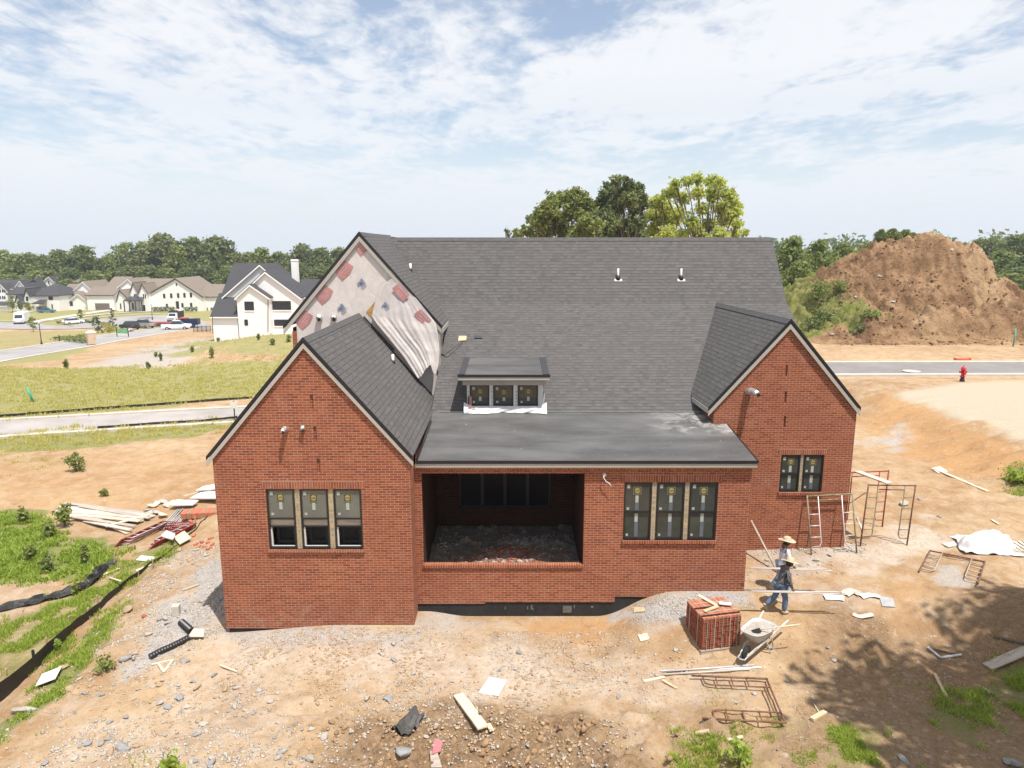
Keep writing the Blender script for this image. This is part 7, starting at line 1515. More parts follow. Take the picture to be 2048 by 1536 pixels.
# wheelbarrow: its nose points to the lower left, handles to the upper right
nose = G(1491, 1318); back = G(1556, 1262); dirv = (nose - back); dirv.z = 0; dirv.normalize(); c = G(1512, 1303)
t = empty('wheelbarrow', c, math.atan2(dirv.y, dirv.x) + .12, 'grey wheelbarrow full of wet mortar standing right of the brick pallet', 'wheelbarrow')
m = MB()
def ring(z, x0, x1, w0, w1, n=28):
    out = []
    for i in range(n):
        a = 2 * math.pi * i / n; e = .55; cx = math.copysign(abs(math.cos(a)) ** e, math.cos(a)); sy = math.copysign(abs(math.sin(a)) ** e, math.sin(a)); x = (x0 + x1) / 2 + cx * (x1 - x0) / 2; w = w0 + (w1 - w0) * (x - x0) / (x1 - x0); out.append((x, sy * w, z + .10 * max(0, (x - .0)) * (z > .4)))
    return out
rings = [ring(.34, -.22, .18, .17, .14), ring(.44, -.36, .32, .25, .20), ring(.62, -.48, .50, .33, .26), ring(.645, -.51, .53, .355, .28), ring(.65, -.48, .50, .33, .255), ring(.58, -.43, .44, .29, .22)]
n = 28; base = 0
for rg in rings: m.v.extend(rg)
for k in range(len(rings) - 1):
    for i in range(n): a = k * n + i; b = k * n + (i + 1) % n; m.f.append((a, b, b + n, a + n)); m.m.append(0)
m.f.append(tuple(reversed(range(n)))); m.m.append(0); m.build('tray', 'barrow_grey', t, True)
m = MB(); V0 = [Vector(p) for p in rings[5]]; cc = sum(V0, Vector()) / n; m.v.extend(tuple(p) for p in V0); rngs = 5
for k in range(1, rngs + 1):
    f = 1 - k / (rngs + .6)
    for p in V0: q = cc + (p - cc) * f; m.v.append((q.x, q.y, q.z + .045 * (1 - f) + .035 * float(fbm(q.x * 8, q.y * 8, 61, 3))))
for k in range(rngs):
    for i in range(n): a = k * n + i; b = k * n + (i + 1) % n; m.f.append((a, b, b + n, a + n)); m.m.append(0)
m.f.append(tuple(rngs * n + i for i in range(n))); m.m.append(0); m.build('mortar', 'mortar_wet', t, True)
for s in (-1, 1):
    m = MB(); m.bar((.62, s * .09, .17), (-.98, s * .33, .58), .045, .04); m.build('handle', 'plank_white', t); m = MB(); m.tube([(-.30, s * .24, .36), (-.36, s * .27, .0), (-.22, s * .27, .0), (-.10, s * .20, .33)], .016, 6); m.build('leg', 'barrow_grey', t); m = MB(); m.bar((.30, s * .16, .30), (.50, s * .11, .19), .03, .03); m.build('strut', 'barrow_grey', t)
m = MB(); m.bar((-.36, -.27, .02), (-.36, .27, .02), .03, .02); m.build('cross_bar', 'barrow_grey', t); m = MB(); m.tube([(.60, -.09, .17), (.76, -.09, .14), (.80, 0, .14), (.76, .09, .14), (.60, .09, .17)], .018, 6); m.build('nose_guard', 'barrow_grey', t)
m = MB(); m.lathe([(.05, -.04), (.15, -.045), (.18, -.025), (.18, .025), (.15, .045), (.05, .04)], 18, M=Matrix.Translation((.52, 0, .18)) @ Matrix.Rotation(R(90), 4, 'X')); o = m.build('wheel', 'tyre', t, True); m = MB(); m.lathe([(.015, -.07), (.015, .07)], 8, M=Matrix.Translation((.52, 0, .18)) @ Matrix.Rotation(R(90), 4, 'X')); child(m.build('axle', 'galvanised'), o)
a = Vector(t.location) + Vector((-.02, -.16, .66)); sh = empty('shovel', a, 0, 'long handled shovel stuck in the mortar of the wheelbarrow, handle to the right', 'shovel'); m = MB(); m.tube([(.02, 0, .03), (1.02, .02, .16)], .016, 7); m.build('handle', 'plank_pale', sh, True); m = MB(); m.prism([(-.2, -.09, -.06), (.03, -.10, .02), (.03, .08, .02), (-.2, .07, -.05), (-.26, 0, -.08)], (0, 0, .012)); m.build('blade', 'rubber', sh)
# ---------------------------------------------------------------- the two workers
def skin_obj(name, mat, parent, joints, bones, radii, root, sub=1):
    """one continuous surface grown round a skeleton"""
    names = list(joints); me = bpy.data.meshes.new('tmp'); me.from_pydata([joints[k] for k in names], [(names.index(a), names.index(b)) for a, b in bones], [])
    ob = bpy.data.objects.new('tmp', me); COL.objects.link(ob); sk = ob.modifiers.new('skin', 'SKIN'); sk.use_smooth_shade = True; sk.branch_smoothing = .4
    d = me.skin_vertices[0].data
    for i, k in enumerate(names):
        r = radii[k]; d[i].radius = (r, r) if isinstance(r, (int, float)) else r; d[i].use_root = (k == root)
    s = ob.modifiers.new('sub', 'SUBSURF'); s.levels = sub; s.render_levels = sub
    dg = bpy.context.evaluated_depsgraph_get(); nm = bpy.data.meshes.new_from_object(ob.evaluated_get(dg)); bpy.data.objects.remove(ob); nm.name = name; nm.materials.clear(); nm.materials.append(MATS[mat])
    nm.polygons.foreach_set('use_smooth', [True] * len(nm.polygons)); o = bpy.data.objects.new(name, nm); COL.objects.link(o); o.parent = parent; return o
def person(loc, rz, label, J, shirt, trousers, boots, hat_tilt, hatmat='straw', hair=True):
    root = empty('person', loc, rz, label, 'person'); V = {k: Vector(v) for k, v in J.items()}
    bones = [('pelvis', 'spine'), ('spine', 'chest'), ('chest', 'neck'), ('neck', 'head'), ('head', 'crown'), ('head', 'chin')]; rad = dict(pelvis=(.15, .11), spine=(.145, .10), chest=(.165, .11), neck=.055, head=.09, crown=.082, chin=.05)
    for s in 'rl':
        bones += [('chest', 'sh' + s), ('sh' + s, 'el' + s), ('el' + s, 'wr' + s), ('wr' + s, 'pa' + s), ('pelvis', 'hip' + s), ('hip' + s, 'kn' + s), ('kn' + s, 'an' + s), ('an' + s, 'to' + s)]
        rad.update({'sh' + s: .065, 'el' + s: .043, 'wr' + s: .03, 'pa' + s: (.042, .022), 'hip' + s: .092, 'kn' + s: .06, 'an' + s: .042, 'to' + s: .035})
        d = (V['pa' + s] - V['wr' + s]).normalized(); side = d.cross(Vector((0, 1, 0))).normalized()
        for i, (off, ln) in enumerate(((-.03, .05), (-.011, .058), (.010, .054), (.028, .042))):
            k1, k2 = 'f%d%s' % (i, s), 'g%d%s' % (i, s); V[k1] = V['pa' + s] + d * .03 + side * off; V[k2] = V[k1] + d * ln * .5 + Vector((0, .03 if s == 'r' else -.03, -.01)); bones += [('pa' + s, k1), (k1, k2)]; rad[k1] = .010; rad[k2] = .008
        kt = 't' + s; V[kt] = V['wr' + s] + d * .04 + side * -.052; bones.append(('wr' + s, kt)); rad[kt] = .011
    skin_obj('body', 'skin', root, {k: tuple(v) for k, v in V.items()}, bones, rad, 'pelvis')
    J2 = {k: tuple(V[k]) for k in ('spine', 'chest', 'neck', 'shr', 'elr', 'wrr', 'shl', 'ell', 'wrl')}; J2['hem'] = tuple(V['pelvis'] + Vector((0, 0, -.06))); J2['pelvis'] = tuple(V['pelvis']); J2['collar'] = tuple(V['chest'].lerp(V['neck'], .75)); del J2['neck']
    for s in 'rl': J2['wr' + s] = tuple(V['el' + s].lerp(V['wr' + s], .92))
    sh_ = [('hem', 'pelvis'), ('pelvis', 'spine'), ('spine', 'chest'), ('chest', 'collar')] + [(a + s, b + s) for s in 'rl' for a, b in (('sh', 'el'), ('el', 'wr'))] + [('chest', 'shr'), ('chest', 'shl')]
    skin_obj('shirt', shirt, root, J2, sh_, dict(hem=(.185, .15), pelvis=(.18, .145), spine=(.175, .13), chest=(.19, .135), collar=.075, shr=.085, shl=.085, elr=.066, ell=.066, wrr=.05, wrl=.05), 'spine', 2)
    J3 = {k: tuple(V[k]) for k in ('pelvis', 'hipr', 'knr', 'hipl', 'knl')}
    for s in 'rl': J3['an' + s] = tuple(V['kn' + s].lerp(V['an' + s], .93))
    skin_obj('trousers', trousers, root, J3, [('pelvis', 'hipr'), ('hipr', 'knr'), ('knr', 'anr'), ('pelvis', 'hipl'), ('hipl', 'knl'), ('knl', 'anl')], dict(pelvis=(.165, .125), hipr=.115, hipl=.115, knr=.083, knl=.083, anr=.075, anl=.075), 'pelvis', 2)
    for s in 'rl':
        a, b = V['an' + s], V['to' + s]; skin_obj('boot', boots, root, {'a': tuple(a + Vector((0, 0, .06))), 'h': tuple(a + (a - b).normalized() * .05 + Vector((0, 0, -.03))), 'm': tuple(a.lerp(b, .55)), 't': tuple(b)}, [('a', 'h'), ('h', 'm'), ('m', 't')], dict(a=.062, h=.058, m=.052, t=.045), 'a', 1)
    hd = V['head']; M = Matrix.Translation(hd + Vector((0, 0, .045))) @ hat_tilt.to_matrix().to_4x4()
    m = MB(); prof = [(.25, .012), (.255, .018), (.20, .022), (.112, .035), (.108, .09), (.095, .125), (.05, .137), (.004, .135)]; m.lathe(prof, 28, M=M, cap=False); m.lathe([(.25, .010), (.11, .018), (.10, .03)], 28, M=M, cap=False)
    for i, p in enumerate(m.v[:28 * 3]): v = Vector(p); m.v[i] = tuple(v + Vector((0, 0, .02 * math.sin(i % 28 / 28 * 4 * math.pi))))
    h = m.build('hat', hatmat, root, True); m = MB(); m.lathe([(.114, .036), (.113, .058)], 28, M=M, cap=False); child(m.build('hat_band', 'plank_tan', None, True), h)
    f = (V['chin'] - hd); f.z = 0; f.normalize(); sd = f.cross(Vector((0, 0, 1)))
    m = MB(); m.lathe([(.096, -.055), (.10, .02), (.095, .07)], 20, M=Matrix.Translation(hd - f * .012), cap=False); child(m.build('hair', 'hair', None, True), root)
    m = MB(); m.raw([tuple(hd + f * .088 + Vector((0, 0, .02))), tuple(hd + f * .090 + sd * .016 + Vector((0, 0, -.025))), tuple(hd + f * .090 - sd * .016 + Vector((0, 0, -.025))), tuple(hd + f * .118 + Vector((0, 0, -.02)))], [(0, 1, 3), (0, 3, 2), (1, 2, 3)]); child(m.build('nose', 'skin'), root)
    for s in (-1, 1):
        m = MB(); m.lathe([(.002, -.006), (.009, 0), (.002, .006)], 8, M=Matrix.Translation(hd + f * .083 + sd * .032 * s + Vector((0, 0, .012)))); child(m.build('eye', 'hair'), root); m = MB(); m.lathe([(.004, -.03), (.016, -.01), (.017, .012), (.004, .03)], 8, M=Matrix.Translation(hd + sd * .093 * s)); child(m.build('ear', 'skin', None, True), root)
    m = MB(); m.bar(hd + f * .086 + sd * .022 + Vector((0, 0, -.045)), hd + f * .086 - sd * .022 + Vector((0, 0, -.045)), .008, .008); child(m.build('mouth', 'scaffold_rust'), root)
    return root
from mathutils import Euler
g1 = G(1577, 1229); FR = Vector((g1.x - .22, g1.y + .10, g1.z))
J1 = dict(pelvis=(0, 0, .90), spine=(.035, 0, 1.10), chest=(.10, 0, 1.30), neck=(.16, 0, 1.42), head=(.22, 0, 1.51), crown=(.215, 0, 1.58), chin=(.29, 0, 1.46), shr=(.10, -.185, 1.33), shl=(.11, .185, 1.33), elr=(.12, -.24, 1.06), ell=(.16, .24, 1.08), wrr=(.24, -.235, .84), par=(.28, -.235, .77), wrl=(.32, .16, .90), pal=(.37, .14, .85),
          hipr=(.01, -.09, .85), hipl=(0, .09, .85), knr=(.12, -.10, .47), anr=(.10, -.10, .08), tor=(.25, -.11, .045), knl=(-.10, .10, .46), anl=(-.38, .10, .20), tol=(-.33, .10, .06))
PS = .915; p1 = person(FR, R(6), 'worker in dark striped shirt, jeans and straw hat carrying poles at hip height, walking right', J1, 'shirt_striped', 'denim', 'boot_tan', Euler((R(-10), R(14), 0)))
J2_ = dict(pelvis=(0, 0, .92), spine=(.01, 0, 1.14), chest=(.03, 0, 1.36), neck=(.05, 0, 1.49), head=(.08, 0, 1.585), crown=(.075, 0, 1.66), chin=(.15, 0, 1.54), shr=(.03, -.19, 1.40), shl=(.03, .19, 1.40), elr=(.08, -.26, 1.12), ell=(.08, .26, 1.13), wrr=(.24, -.24, .92), par=(.29, -.23, .85), wrl=(.26, .2, .95), pal=(.31, .18, .9),
           hipr=(0, -.09, .87), hipl=(0, .09, .87), knr=(.18, -.10, .49), anr=(.14, -.10, .08), tor=(.29, -.11, .045), knl=(-.03, .10, .46), anl=(-.26, .10, .12), tol=(-.15, .10, .045))
g2 = G(1572, 1196); SR = Vector((g2.x - .02, g2.y + .35, float(terrain(g2.x, g2.y + .35))))
p2 = person(SR, R(4), 'worker in white long sleeved shirt, pale jeans and straw hat, behind the striped worker', J2_, 'shirt_white', 'denim_pale', 'boot_tan', Euler((R(-6), R(6), 0)))
p1.scale = p2.scale = (PS,) * 3
for i, (base, rz, hand, yo, n, mt, L0, L1_, lb) in enumerate(((FR, R(6), (.285, -.245, .745), 0, 3, 'plank_white', -1.18, 1.32, 'pale pole carried low by the worker in the striped shirt'), (SR, R(4), (.30, -.235, .83), 0, 3, 'plank_white', -1.25, .95, 'pale pole carried by the worker in the white shirt'))):
    for k in range(n):
        h = Matrix.Rotation(rz, 4, 'Z') @ Vector(hand) * PS + base + Vector((0, .028 * (k - 1), .022 * (k % 2))); dx = Vector((1, -.05 + .012 * k, .0 + .012 * (k - 1))).normalized(); m = MB(); m.tube([dx * (L0 + .08 * k), dx * (L1_ - .1 * k)], .016, 7); o = m.build('pole', mt if k != 1 else 'galvanised', None, True); o.location = h; tag(o, lb, 'pole', 'poles carried by the workers')
# ---------------------------------------------------------------- stones, gravel, grass
STN = [(386,1362,.15,'g',1.2),(395,1374,.17,'t',1.7),(429,1349,.15,'g',1.3),(359,1396,.22,'g',1.2),(321,1405,.16,'p',1.2),(338,1413,.17,'g',1.3),(376,1412,.2,'p',1.6),(396,1441,.17,'t',1.5),(407,1449,.20,'p',1.6),(248,1494,.30,'g',2.3),(273,1492,.13,'t',1.2),(222,1506,.17,'t',1.4),(150,1514,.18,'p',1.4),(173,1487,.14,'g',1.1),(202,1485,.15,'g',1.2),(617,1518,.25,'p',1.9),(622,1455,.13,'p',1.2),(649,1475,.18,'p',1.2),(764,1306,.19,'p',1.3),(788,1320,.14,'g',1.3),(734,1395,.20,'p',1.1),(776,1398,.24,'g',1.6),(811,1508,.30,'g',1.1),(872,1448,.12,'p',1.2),(1656,1294,.13,'g',1.3),(1667,1318,.14,'p',1.4),(1804,1518,.19,'g',1.6),(2020,1525,.34,'g',1.4),(1200,1265,.11,'p',1.3),(1104,1509,.12,'p',1),(258,1190,.13,'p',1.2),(256,1220,.35,'t',1.7),(290,1232,.14,'r',1.2),(334,1245,.2,'p',1),(327,1148,.13,'p',1),(254,1318,.22,'g',1.8),(280,1292,.17,'t',1.4),(47,1422,.34,'p',2.2),(127,1335,.30,'t',1.3),(60,1397,.09,'p',1.1),(1474,1404,.10,'p',1),(1510,1388,.11,'p',1),(1000,1340,.1,'g',1.2),(1040,1306,.13,'g',1.4),(905,1362,.1,'p',1.3),(1000,1425,.14,'p',1.4),(1055,1490,.1,'g',1.1),(1025,1395,.11,'p',1.4),(1625,1395,.09,'p',1),(1575,1362,.09,'p',1),(300,1225,.1,'p',1.2),(345,1165,.16,'p',1.5),(357,1100,.22,'t',1.6),(380,1118,.24,'t',1.7),(1620,1128,.14,'p',1.2),(1632,1120,.15,'p',1.3),(1660,1110,.16,'p',1.3),(1600,1130,.1,'g',1.4),(1805,1008,.28,'p',1.6),(1840,998,.14,'g',1.5),(1880,1032,.16,'g',1.6),(1908,876,.2,'g',1.6),(1535,1120,.12,'p',1.2),(1690,1085,.12,'p',1.2)]
SC = {'g': ('stone_grey', 'grey'), 'p': ('stone_pale', 'pale'), 't': ('stone_tan', 'tan'), 'r': ('stone_red', 'reddish')}
UN = {}
def stone_mesh(k, c):
    if (k, c) not in UN: vs, fs = rock_unit(900 + k, 2); UN[(k, c)] = np_mesh('stone', vs, fs, c)
    return UN[(k, c)]
def zone_word(px, py):
    if px > 1500: return 'on the dirt right of the house'
    if py > 1430 and px < 700: return 'on the stony ground at the bottom left'
    if py > 1430: return 'among the clods at the bottom centre'
    if px < 460: return 'on the rubble slope left of the left wing'
    if px < 850: return 'on the pale dirt below the left wing'
    return 'on the dirt in front of the porch'
def put_stone(x, y, s, c, el, k, label, group, sink=.35, zz=None, flat=None):
    o = bpy.data.objects.new('stone', stone_mesh(k % 9, SC[c][0])); COL.objects.link(o); r = random.Random(k * 7 + 1); f = flat or r.uniform(.4, .7)
    z = float(terrain(x, y)) if zz is None else zz; o.location = (x, y, z + s * f * sink); o.scale = (s * math.sqrt(el), s / math.sqrt(el), s * f); o.rotation_euler = (r.uniform(-.25, .25), r.uniform(-.25, .25), r.uniform(0, 6.28)); return tag(o, label, 'stone', group)
big_words = {9: 'long flat grey slab at the bottom left corner, largest of the stones there', 22: 'big angular grey block at the bottom centre beside the pink foam', 27: 'dark grey boulder cut by the lower right corner', 31: 'large half buried tan rock left of the concrete block', 37: 'long pale slab in the grass inside the silt fence', 38: 'round tan flagstone above the kite shaped white board', 21: 'dark flat stone left of the roofing felt', 15: 'pale block at the very bottom beside the clods', 1: 'rounded tan stone leaning on a grey one below the left wing', 18: 'white stone on the pale dirt below the left wing corner', 24: 'grey block in the sun at the edge of the tree shade', 25: 'pale block just below the grey block at the edge of the tree shade', 26: 'grey block in the grass at the lower right', 0: 'dark grey egg shaped stone above the tan one below the left wing', 2: 'dark grey stone right of the egg shaped one below the left wing'}
for i, (px, py, s, c, el) in enumerate(STN):
    g = G(px, py + 2); put_stone(g.x, g.y, s * .72, c, el, i, big_words.get(i, SC[c][1] + ' broken stone ' + zone_word(px, py)), 'loose stones around the house')
def scatter(polys, n, smin, smax, power, seed, tries=30):
    r = np.random.default_rng(seed); P = []; polys = [poly_w(p) for p in polys]; ar = []
    for p in polys: xs = [q[0] for q in p]; ys = [q[1] for q in p]; ar.append((max(xs) - min(xs)) * (max(ys) - min(ys)))
    ar = np.array(ar) / sum(ar)
    for poly, f in zip(polys, ar):
        xs = [q[0] for q in poly]; ys = [q[1] for q in poly]; k = int(n * f * 4); x = r.uniform(min(xs), max(xs), k); y = r.uniform(min(ys), max(ys), k); mk = poly_mask(x, y, poly, .2, .25, seed, 1.1) * (.10 + .90 * (fbm(x * .9, y * .9, seed + 3, 3) > .06)); sel = r.random(k) < mk; P.append(np.stack([x[sel], y[sel]], 1))
    P = np.concatenate(P); r.shuffle(P); P = P[:n]; s = smin + (smax - smin) * r.random(len(P)) ** power; return P[:, 0], P[:, 1], s
SLOPE = [[(330, 1100), (440, 1090), (455, 1260), (300, 1380), (180, 1400), (120, 1440), (100, 1536), (-40, 1600), (-40, 1480), (150, 1330), (250, 1200)], [(100, 1420), (300, 1380), (450, 1360), (560, 1400), (700, 1536), (700, 1600), (-20, 1600)]]
YARD = [[(460, 1270), (820, 1255), (1300, 1240), (1400, 1330), (1250, 1420), (700, 1420), (450, 1380)], [(650, 1420), (1250, 1430), (1350, 1600), (600, 1600)]]
RIGHT = [[(1500, 1100), (1750, 1090), (1700, 1130), (1560, 1200), (1500, 1180)], [(1240, 1235), (1490, 1185), (1440, 1215), (1370, 1240)]]
SHADE = [[(1600, 1240), (2080, 1180), (2080, 1600), (1560, 1600)], [(1400, 1220), (1640, 1240), (1600, 1420), (1300, 1420)]]
x, y, s = scatter(SLOPE, 150, .05, .13, 2.0, 51); Z = terrain(x, y)
for i in range(len(x)): c = 'ppgtpgtp'[i % 8]; put_stone(x[i], y[i], s[i], c, 1.1 + .6 * ((i * 37) % 10) / 10, 100 + i, SC[c][1] + ' broken stone on the rubble slope between the left wing and the silt fence', 'loose stones around the house', zz=Z[i])
x, y, s = scatter(YARD, 60, .045, .11, 2.2, 52); Z = terrain(x, y)
for i in range(len(x)): c = 'ppgptp'[i % 6]; put_stone(x[i], y[i], s[i], c, 1.1 + .5 * ((i * 31) % 10) / 10, 300 + i, SC[c][1] + ' broken stone on the yard before the porch', 'loose stones around the house', zz=Z[i])
def chips(polys, n, s0, s1, p, seed, mat, name, label, cat='rubble'):
    x, y, s = scatter(polys, n, s0, s1, p, seed); return stones(name, np.stack([x, y, terrain(x, y)], 1), s, mat, seed, label, cat)
chips(SLOPE, 5200, .010, .07, 2.2, 61, 'stone_pale', 'rubble_chips', 'pale stone chips strewn over the rubble slope at the left'); chips(SLOPE, 2200, .010, .055, 2.6, 62, 'stone_tan', 'earth_crumbs', 'tan earth crumbs over the rubble slope at the left', 'clods'); chips(SLOPE, 800, .015, .06, 2.2, 63, 'stone_grey', 'rubble_chips', 'grey stone chips strewn over the rubble slope at the left')
chips(YARD, 5200, .008, .05, 2.6, 64, 'stone_pale', 'rubble_chips', 'pale chips on the yard before the porch'); chips(YARD, 3600, .010, .08, 2.4, 65, 'stone_tan', 'earth_crumbs', 'tan earth crumbs on the yard before the porch', 'clods'); chips([YARD[0]], 260, .012, .035, 2, 66, 'stone_red', 'brick_chips', 'red brick chips on the yard before the porch')
chips(RIGHT, 1500, .012, .07, 2.4, 67, 'stone_pale', 'rubble_chips', 'pale rubble at the foot of the right gable and the gravel heap'); chips(SHADE, 2600, .008, .035, 2.8, 68, 'stone_tan', 'earth_crumbs', 'crumbs of earth on the shaded yard at the right', 'clods'); chips(SHADE, 700, .008, .035, 2.8, 69, 'stone_pale', 'rubble_chips', 'pale chips on the shaded yard at the right')
chips([[(930, 1440), (1340, 1440), (1420, 1600), (860, 1600)], [(640, 1420), (760, 1420), (820, 1600), (620, 1600)]], 300, .03, .17, 2.6, 71, 'soil_clod', 'soil_clods', 'brown earth clods churned up at the bottom centre', 'clods')
GRV = [[(320, 1205), (450, 1185), (456, 1262), (380, 1275), (300, 1322), (255, 1355), (300, 1300)], [(1235, 1232), (1325, 1190), (1495, 1178), (1500, 1208), (1372, 1240), (1290, 1250)], [(456, 1262), (820, 1252), (905, 1236), (800, 1286), (600, 1292), (460, 1300)], [(380, 1152), (445, 1105), (455, 1182), (395, 1192)]]
chips(GRV, 7000, .012, .028, 1.2, 70, 'gravel', 'gravel_patch', 'grey crushed gravel lying along the walls', 'gravel')
# rubble inside the porch
r = np.random.default_rng(77); n = 900; x = r.uniform(-2.3, 1.8, n); y = 18.4 + 3.5 * r.random(n); zf = lambda x, y: .99 + .26 * np.exp(-((x + .1) / 1.3) ** 2 - ((y - 19.2) / .9) ** 2) + .18 * fbm(x * 1.3, y * 1.3, 5, 3) + .08 * fbm(x * 5, y * 5, 6, 2)
m = MB(); nu, nv = 70, 60; m.grid(lambda u, v: (-2.43 + u * 4.38, 18.34 + v * 3.62, max(.985, float(zf(-2.43 + u * 4.38, 18.34 + v * 3.62)))), nu, nv); tag(m.build('porch_rubble', 'porch_waste_shaded', None, True), 'heap of gravel and mortar waste covering the porch floor', 'rubble', kind='stuff')
stones('porch_chips', np.stack([x, y, zf(x, y)], 1), .02 + .06 * r.random(n) ** 2, 'stone_pale', 78, 'broken pale chips over the porch floor', 'rubble'); k = 900; x = r.normal(-.1, .85, k).clip(-2.2, 1.7); y = (19.2 + .6 * r.normal(size=k)).clip(18.42, 21); stones('porch_brick_waste', np.stack([x, y, zf(x, y) + .01], 1), .025 + .05 * r.random(k) ** 1.5, 'stone_red', 79, 'red brick waste on the porch rubble', 'rubble')
for i, (px, py, s, c) in enumerate(((992, 1112, .16, 'p'), (1008, 1090, .13, 'p'), (1043, 1098, .12, 'p'), (962, 1102, .09, 'p'), (985, 1060, .08, 'g'), (895, 1108, .09, 'p'))):
    p = W(px, py, 18.75); p.z = float(zf(p.x, p.y)); put_stone(p.x, p.y, s, c, 1.4, 500 + i, ['largest white lump of mortar at the front of the porch rubble', 'pale lump behind the largest one in the porch', 'pale lump right of the largest one in the porch', 'small pale lump left of the largest one in the porch', 'grey lump deeper in the porch rubble', 'pale lump near the left side of the porch opening'][i], 'lumps in the porch', zz=p.z + .03)
# grass: blades too many to count, one object per patch of ground
def grass(zones, n, h, w, seed, mat, name, label, hvar=.6, dens=None):
    r = np.random.default_rng(seed); P = []
    A = [((max(q[0] for q in z[0]) - min(q[0] for q in z[0])) * (max(q[1] for q in z[0]) - min(q[1] for q in z[0]))) * (.3 + z[4]) for z in zones]
    for z, a in zip(zones, A):
        k = int(n * a / sum(A) * 2.0); xs = [q[0] for q in z[0]]; ys = [q[1] for q in z[0]]; x = r.uniform(min(xs) - .3, max(xs) + .3, k); y = r.uniform(min(ys) - .3, max(ys) + .3, k)
        mk = poly_mask(x, y, z[0], z[1], z[2], 100 + seed, z[3]) * z[4]; cl = ss(-.25, .25, fbm(x * 1.6, y * 1.6, seed + 5, 3) + (z[4] - .7) * .8); sel = r.random(k) < mk * cl; P.append(np.stack([x[sel], y[sel], cl[sel]], 1))
    P = np.concatenate(P); N = len(P); z = terrain(P[:, 0], P[:, 1]); a = r.random(N) * 6.28; hh = h * (1 - hvar / 2 + hvar * r.random(N)) * (.5 + .5 * P[:, 2]); ww = w * (.6 + .8 * r.random(N)); lean = r.normal(size=(N, 2)) * .45 * hh[:, None]
    b = np.stack([P[:, 0], P[:, 1], z - .01], 1); sd_ = np.stack([np.cos(a) * ww, np.sin(a) * ww, 0 * a], 1); mid = b + np.stack([lean[:, 0] * .4, lean[:, 1] * .4, hh * .62], 1); tip = b + np.stack([lean[:, 0], lean[:, 1], hh], 1)
    V = np.stack([b - sd_, b + sd_, mid + sd_ * .75, tip, mid - sd_ * .75], 1).reshape(-1, 3); i = np.arange(N) * 5; F = np.concatenate([np.stack([i, i + 1, i + 2, i + 4], 1), np.stack([i + 4, i + 2, i + 3, i + 3], 1)]) if False else np.stack([i, i + 1, i + 2, i + 4], 1)
    F3 = np.stack([i + 4, i + 2, i + 3], 1); me = bpy.data.meshes.new(name); tri = np.concatenate([np.stack([i, i + 1, i + 2], 1), np.stack([i, i + 2, i + 4], 1), F3]); me = np_mesh(name, V, tri, mat, np.repeat(np.clip(r.random(N) * .7 + .3 * P[:, 2], 0, 1), 5)); return tag(link(name, me), label, 'grass', kind='stuff')
grass([GRASS[10], GRASS[11]], 42000, .09, .008, 201, 'leaf_grass', 'grass', 'bright weedy grass at the bottom right'); grass([GRASS[12], GRASS[13]], 16000, .13, .009, 202, 'leaf_grass', 'grass', 'grass clumps in the tree shade at the right border'); grass([GRASS[14], GRASS[15], GRASS[18]], 9000, .06, .008, 203, 'leaf_grass', 'grass', 'sparse low grass on the trodden dirt at the right')
grass([GRASS[0]], 40000, .17, .026, 204, 'leaf_grass', 'grass', 'lush green weeds left of the timber pile'); grass([GRASS[1], GRASS[2]], 60000, .12, .012, 205, 'leaf_grass', 'grass', 'grass on both sides of the black silt fence'); grass([GRASS[17], GRASS[16]], 5000, .12, .012, 206, 'leaf_grass', 'grass', 'scattered grass tufts among the stones at the bottom left')
grass([GRASS[3]], 60000, .20, .03, 207, 'leaf_dry', 'grass', 'long meadow grass on the bank above the lane'); grass([GRASS[4], GRASS[5]], 18000, .18, .022, 208, 'leaf_dry', 'grass', 'rough grass between the lane and the bare field'); grass([GRASS[6]], 14000, .22, .03, 209, 'leaf_dry', 'grass', 'thin yellow grass on the field before the big white house')
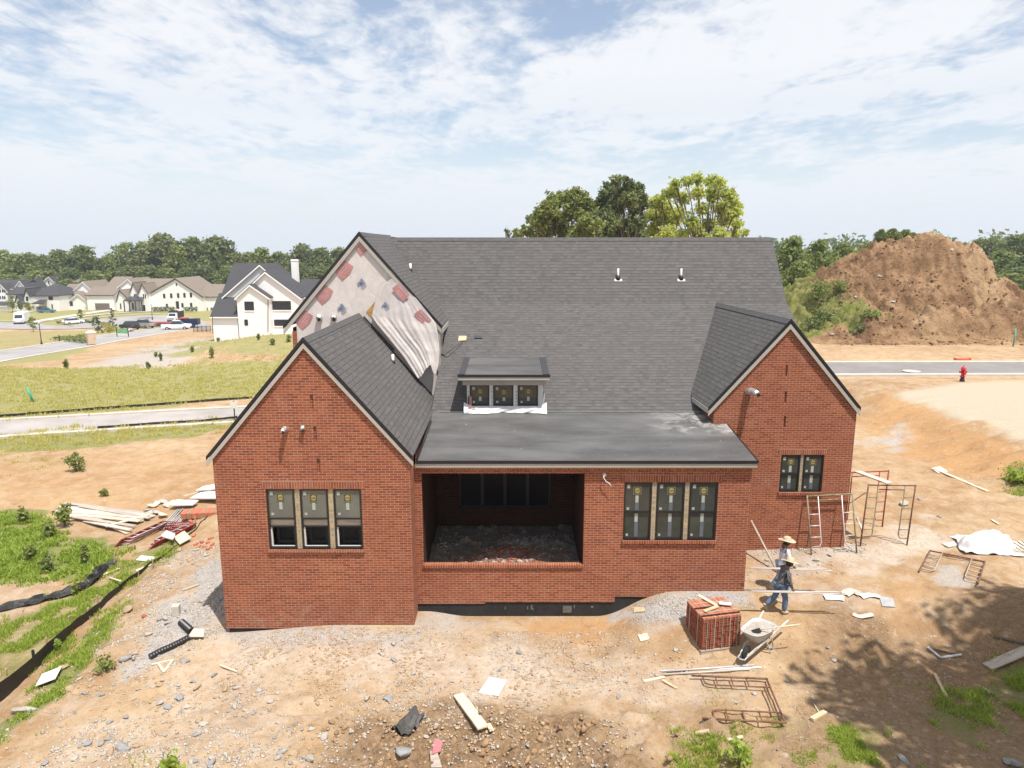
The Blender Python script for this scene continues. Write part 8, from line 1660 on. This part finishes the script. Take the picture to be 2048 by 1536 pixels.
# weeds and bushes standing alone
WD = [(152, 943, 1.05, .95, 'leaf_mid', 'round green bush alone on the bare field left of the left wing'), (130, 1052, 1.0, .9, 'leaf_mid', 'leafy bush at the end of the white boards'), (96, 1142, .6, .6, 'leaf_deep', 'dark weed at the lower edge of the lush patch'), (172, 1132, .9, .45, 'leaf_mid', 'tall feathery weed at the right of the lush patch'), (62, 1118, .6, .6, 'leaf_mid', 'weed in the middle of the lush patch'), (100, 1075, .7, .8, 'leaf_mid', 'yellowish weed in the lush patch below the timber'), (45, 1045, .7, .6, 'leaf_mid', 'weed at the top of the lush patch'), (209, 992, .35, .45, 'leaf_mid', 'small weed on bare dirt above the timber pile'), (152, 1190, .45, .35, 'leaf_mid', 'weed between the fallen fabric and the fence'), (117, 1306, .42, .22, 'leaf_grass', 'single upright weed at the foot of the silt fence'), (210, 1340, .35, .7, 'leaf_mid', 'low grey green weed among the stones at the left'),
      (1480, 1530, .5, .7, 'leaf_grass', 'broad leaved weed in the grass at the bottom right'), (340, 1540, .3, .5, 'leaf_grass', 'small weed at the bottom edge among stones'), (424, 716, 1.3, .7, 'leaf_mid', 'tall slim weed on the field, nearest the left gable'), (322, 722, 1.0, .5, 'leaf_deep', 'dark upright weed on the pale gravel field'), (312, 714, .6, .5, 'leaf_mid', 'small weed left of the dark upright weed'), (385, 704, .7, .6, 'leaf_mid', 'bushy weed right of the gravel field'), (297, 738, .8, .5, 'leaf_mid', 'weed at the lower edge of the gravel field'), (517, 680, .8, .5, 'leaf_mid', 'weed at the crest before the white house, leftmost of three'), (545, 690, .8, .7, 'leaf_mid', 'weed at the crest before the white house, middle of three'), (577, 684, .9, .8, 'leaf_mid', 'weed at the crest before the white house, rightmost of three'), (132, 738, 1.2, .7, 'leaf_mid', 'weed on the bank at the left beside the far street'), (437, 683, .7, .6, 'leaf_mid', 'small weed at the crest in front of the white house'), (2035, 965, .5, 1.3, 'leaf_grass', 'green weed patch at the right border above the timber'), (1560, 1172, .35, .3, 'leaf_deep', 'dark little weed left of the workers')]
for i, (px, py, h, w, lm, lb) in enumerate(WD): g = G(px, py); shrub('weed', g, h, w, lm, 600 + i, lb, None, .07 if g.y < 22 else .10 if g.y < 45 else .16, 900 if g.y < 45 else 420, 7)
# the trees behind the camera on the right whose shade falls on the yard
for i, (x, y, H_, wd, nl, sd_) in enumerate(((13.75, 8.1, 20, 7.8, 22, 801), (18.3, 9.6, 21, 9.5, 24, 802), (11.9, 4.2, 19, 7.0, 18, 803), (18.8, 4.4, 20, 9.5, 20, 804))):
    tr = make_tree('shade_tree', H_, wd, nl, 118, .27, 'leaf_mid', 'bark', sd_, .45, sparse=.9); tr.location = (x, y, float(terrain(x, y)) - .2); tag(tr, ['tall leafy tree right of the camera, casting shade on the yard', 'wide leafy tree at the right border of the yard', 'slim leafy tree just behind the camera on the right', 'leafy tree farthest to the right behind the camera'][i], 'tree')
# ---------------------------------------------------------------- the air
def make_haze():
    m = bpy.data.materials.new('haze'); m.use_nodes = True; nt = m.node_tree; nt.nodes.clear(); o = nt.nodes.new('ShaderNodeOutputMaterial'); v = nt.nodes.new('ShaderNodeVolumePrincipled')
    v.inputs['Color'].default_value = (0.86, 0.92, 1.0, 1); v.inputs['Density'].default_value = 0.00032; v.inputs['Anisotropy'].default_value = 0.2; nt.links.new(v.outputs[0], o.inputs['Volume']); MATS['haze'] = m
    b = MB(); b.box(-780, 780, -60, 900, -16, 30); tag(b.build('haze', 'haze'), 'faint pale summer haze in the air', 'haze', kind='stuff')
make_haze()
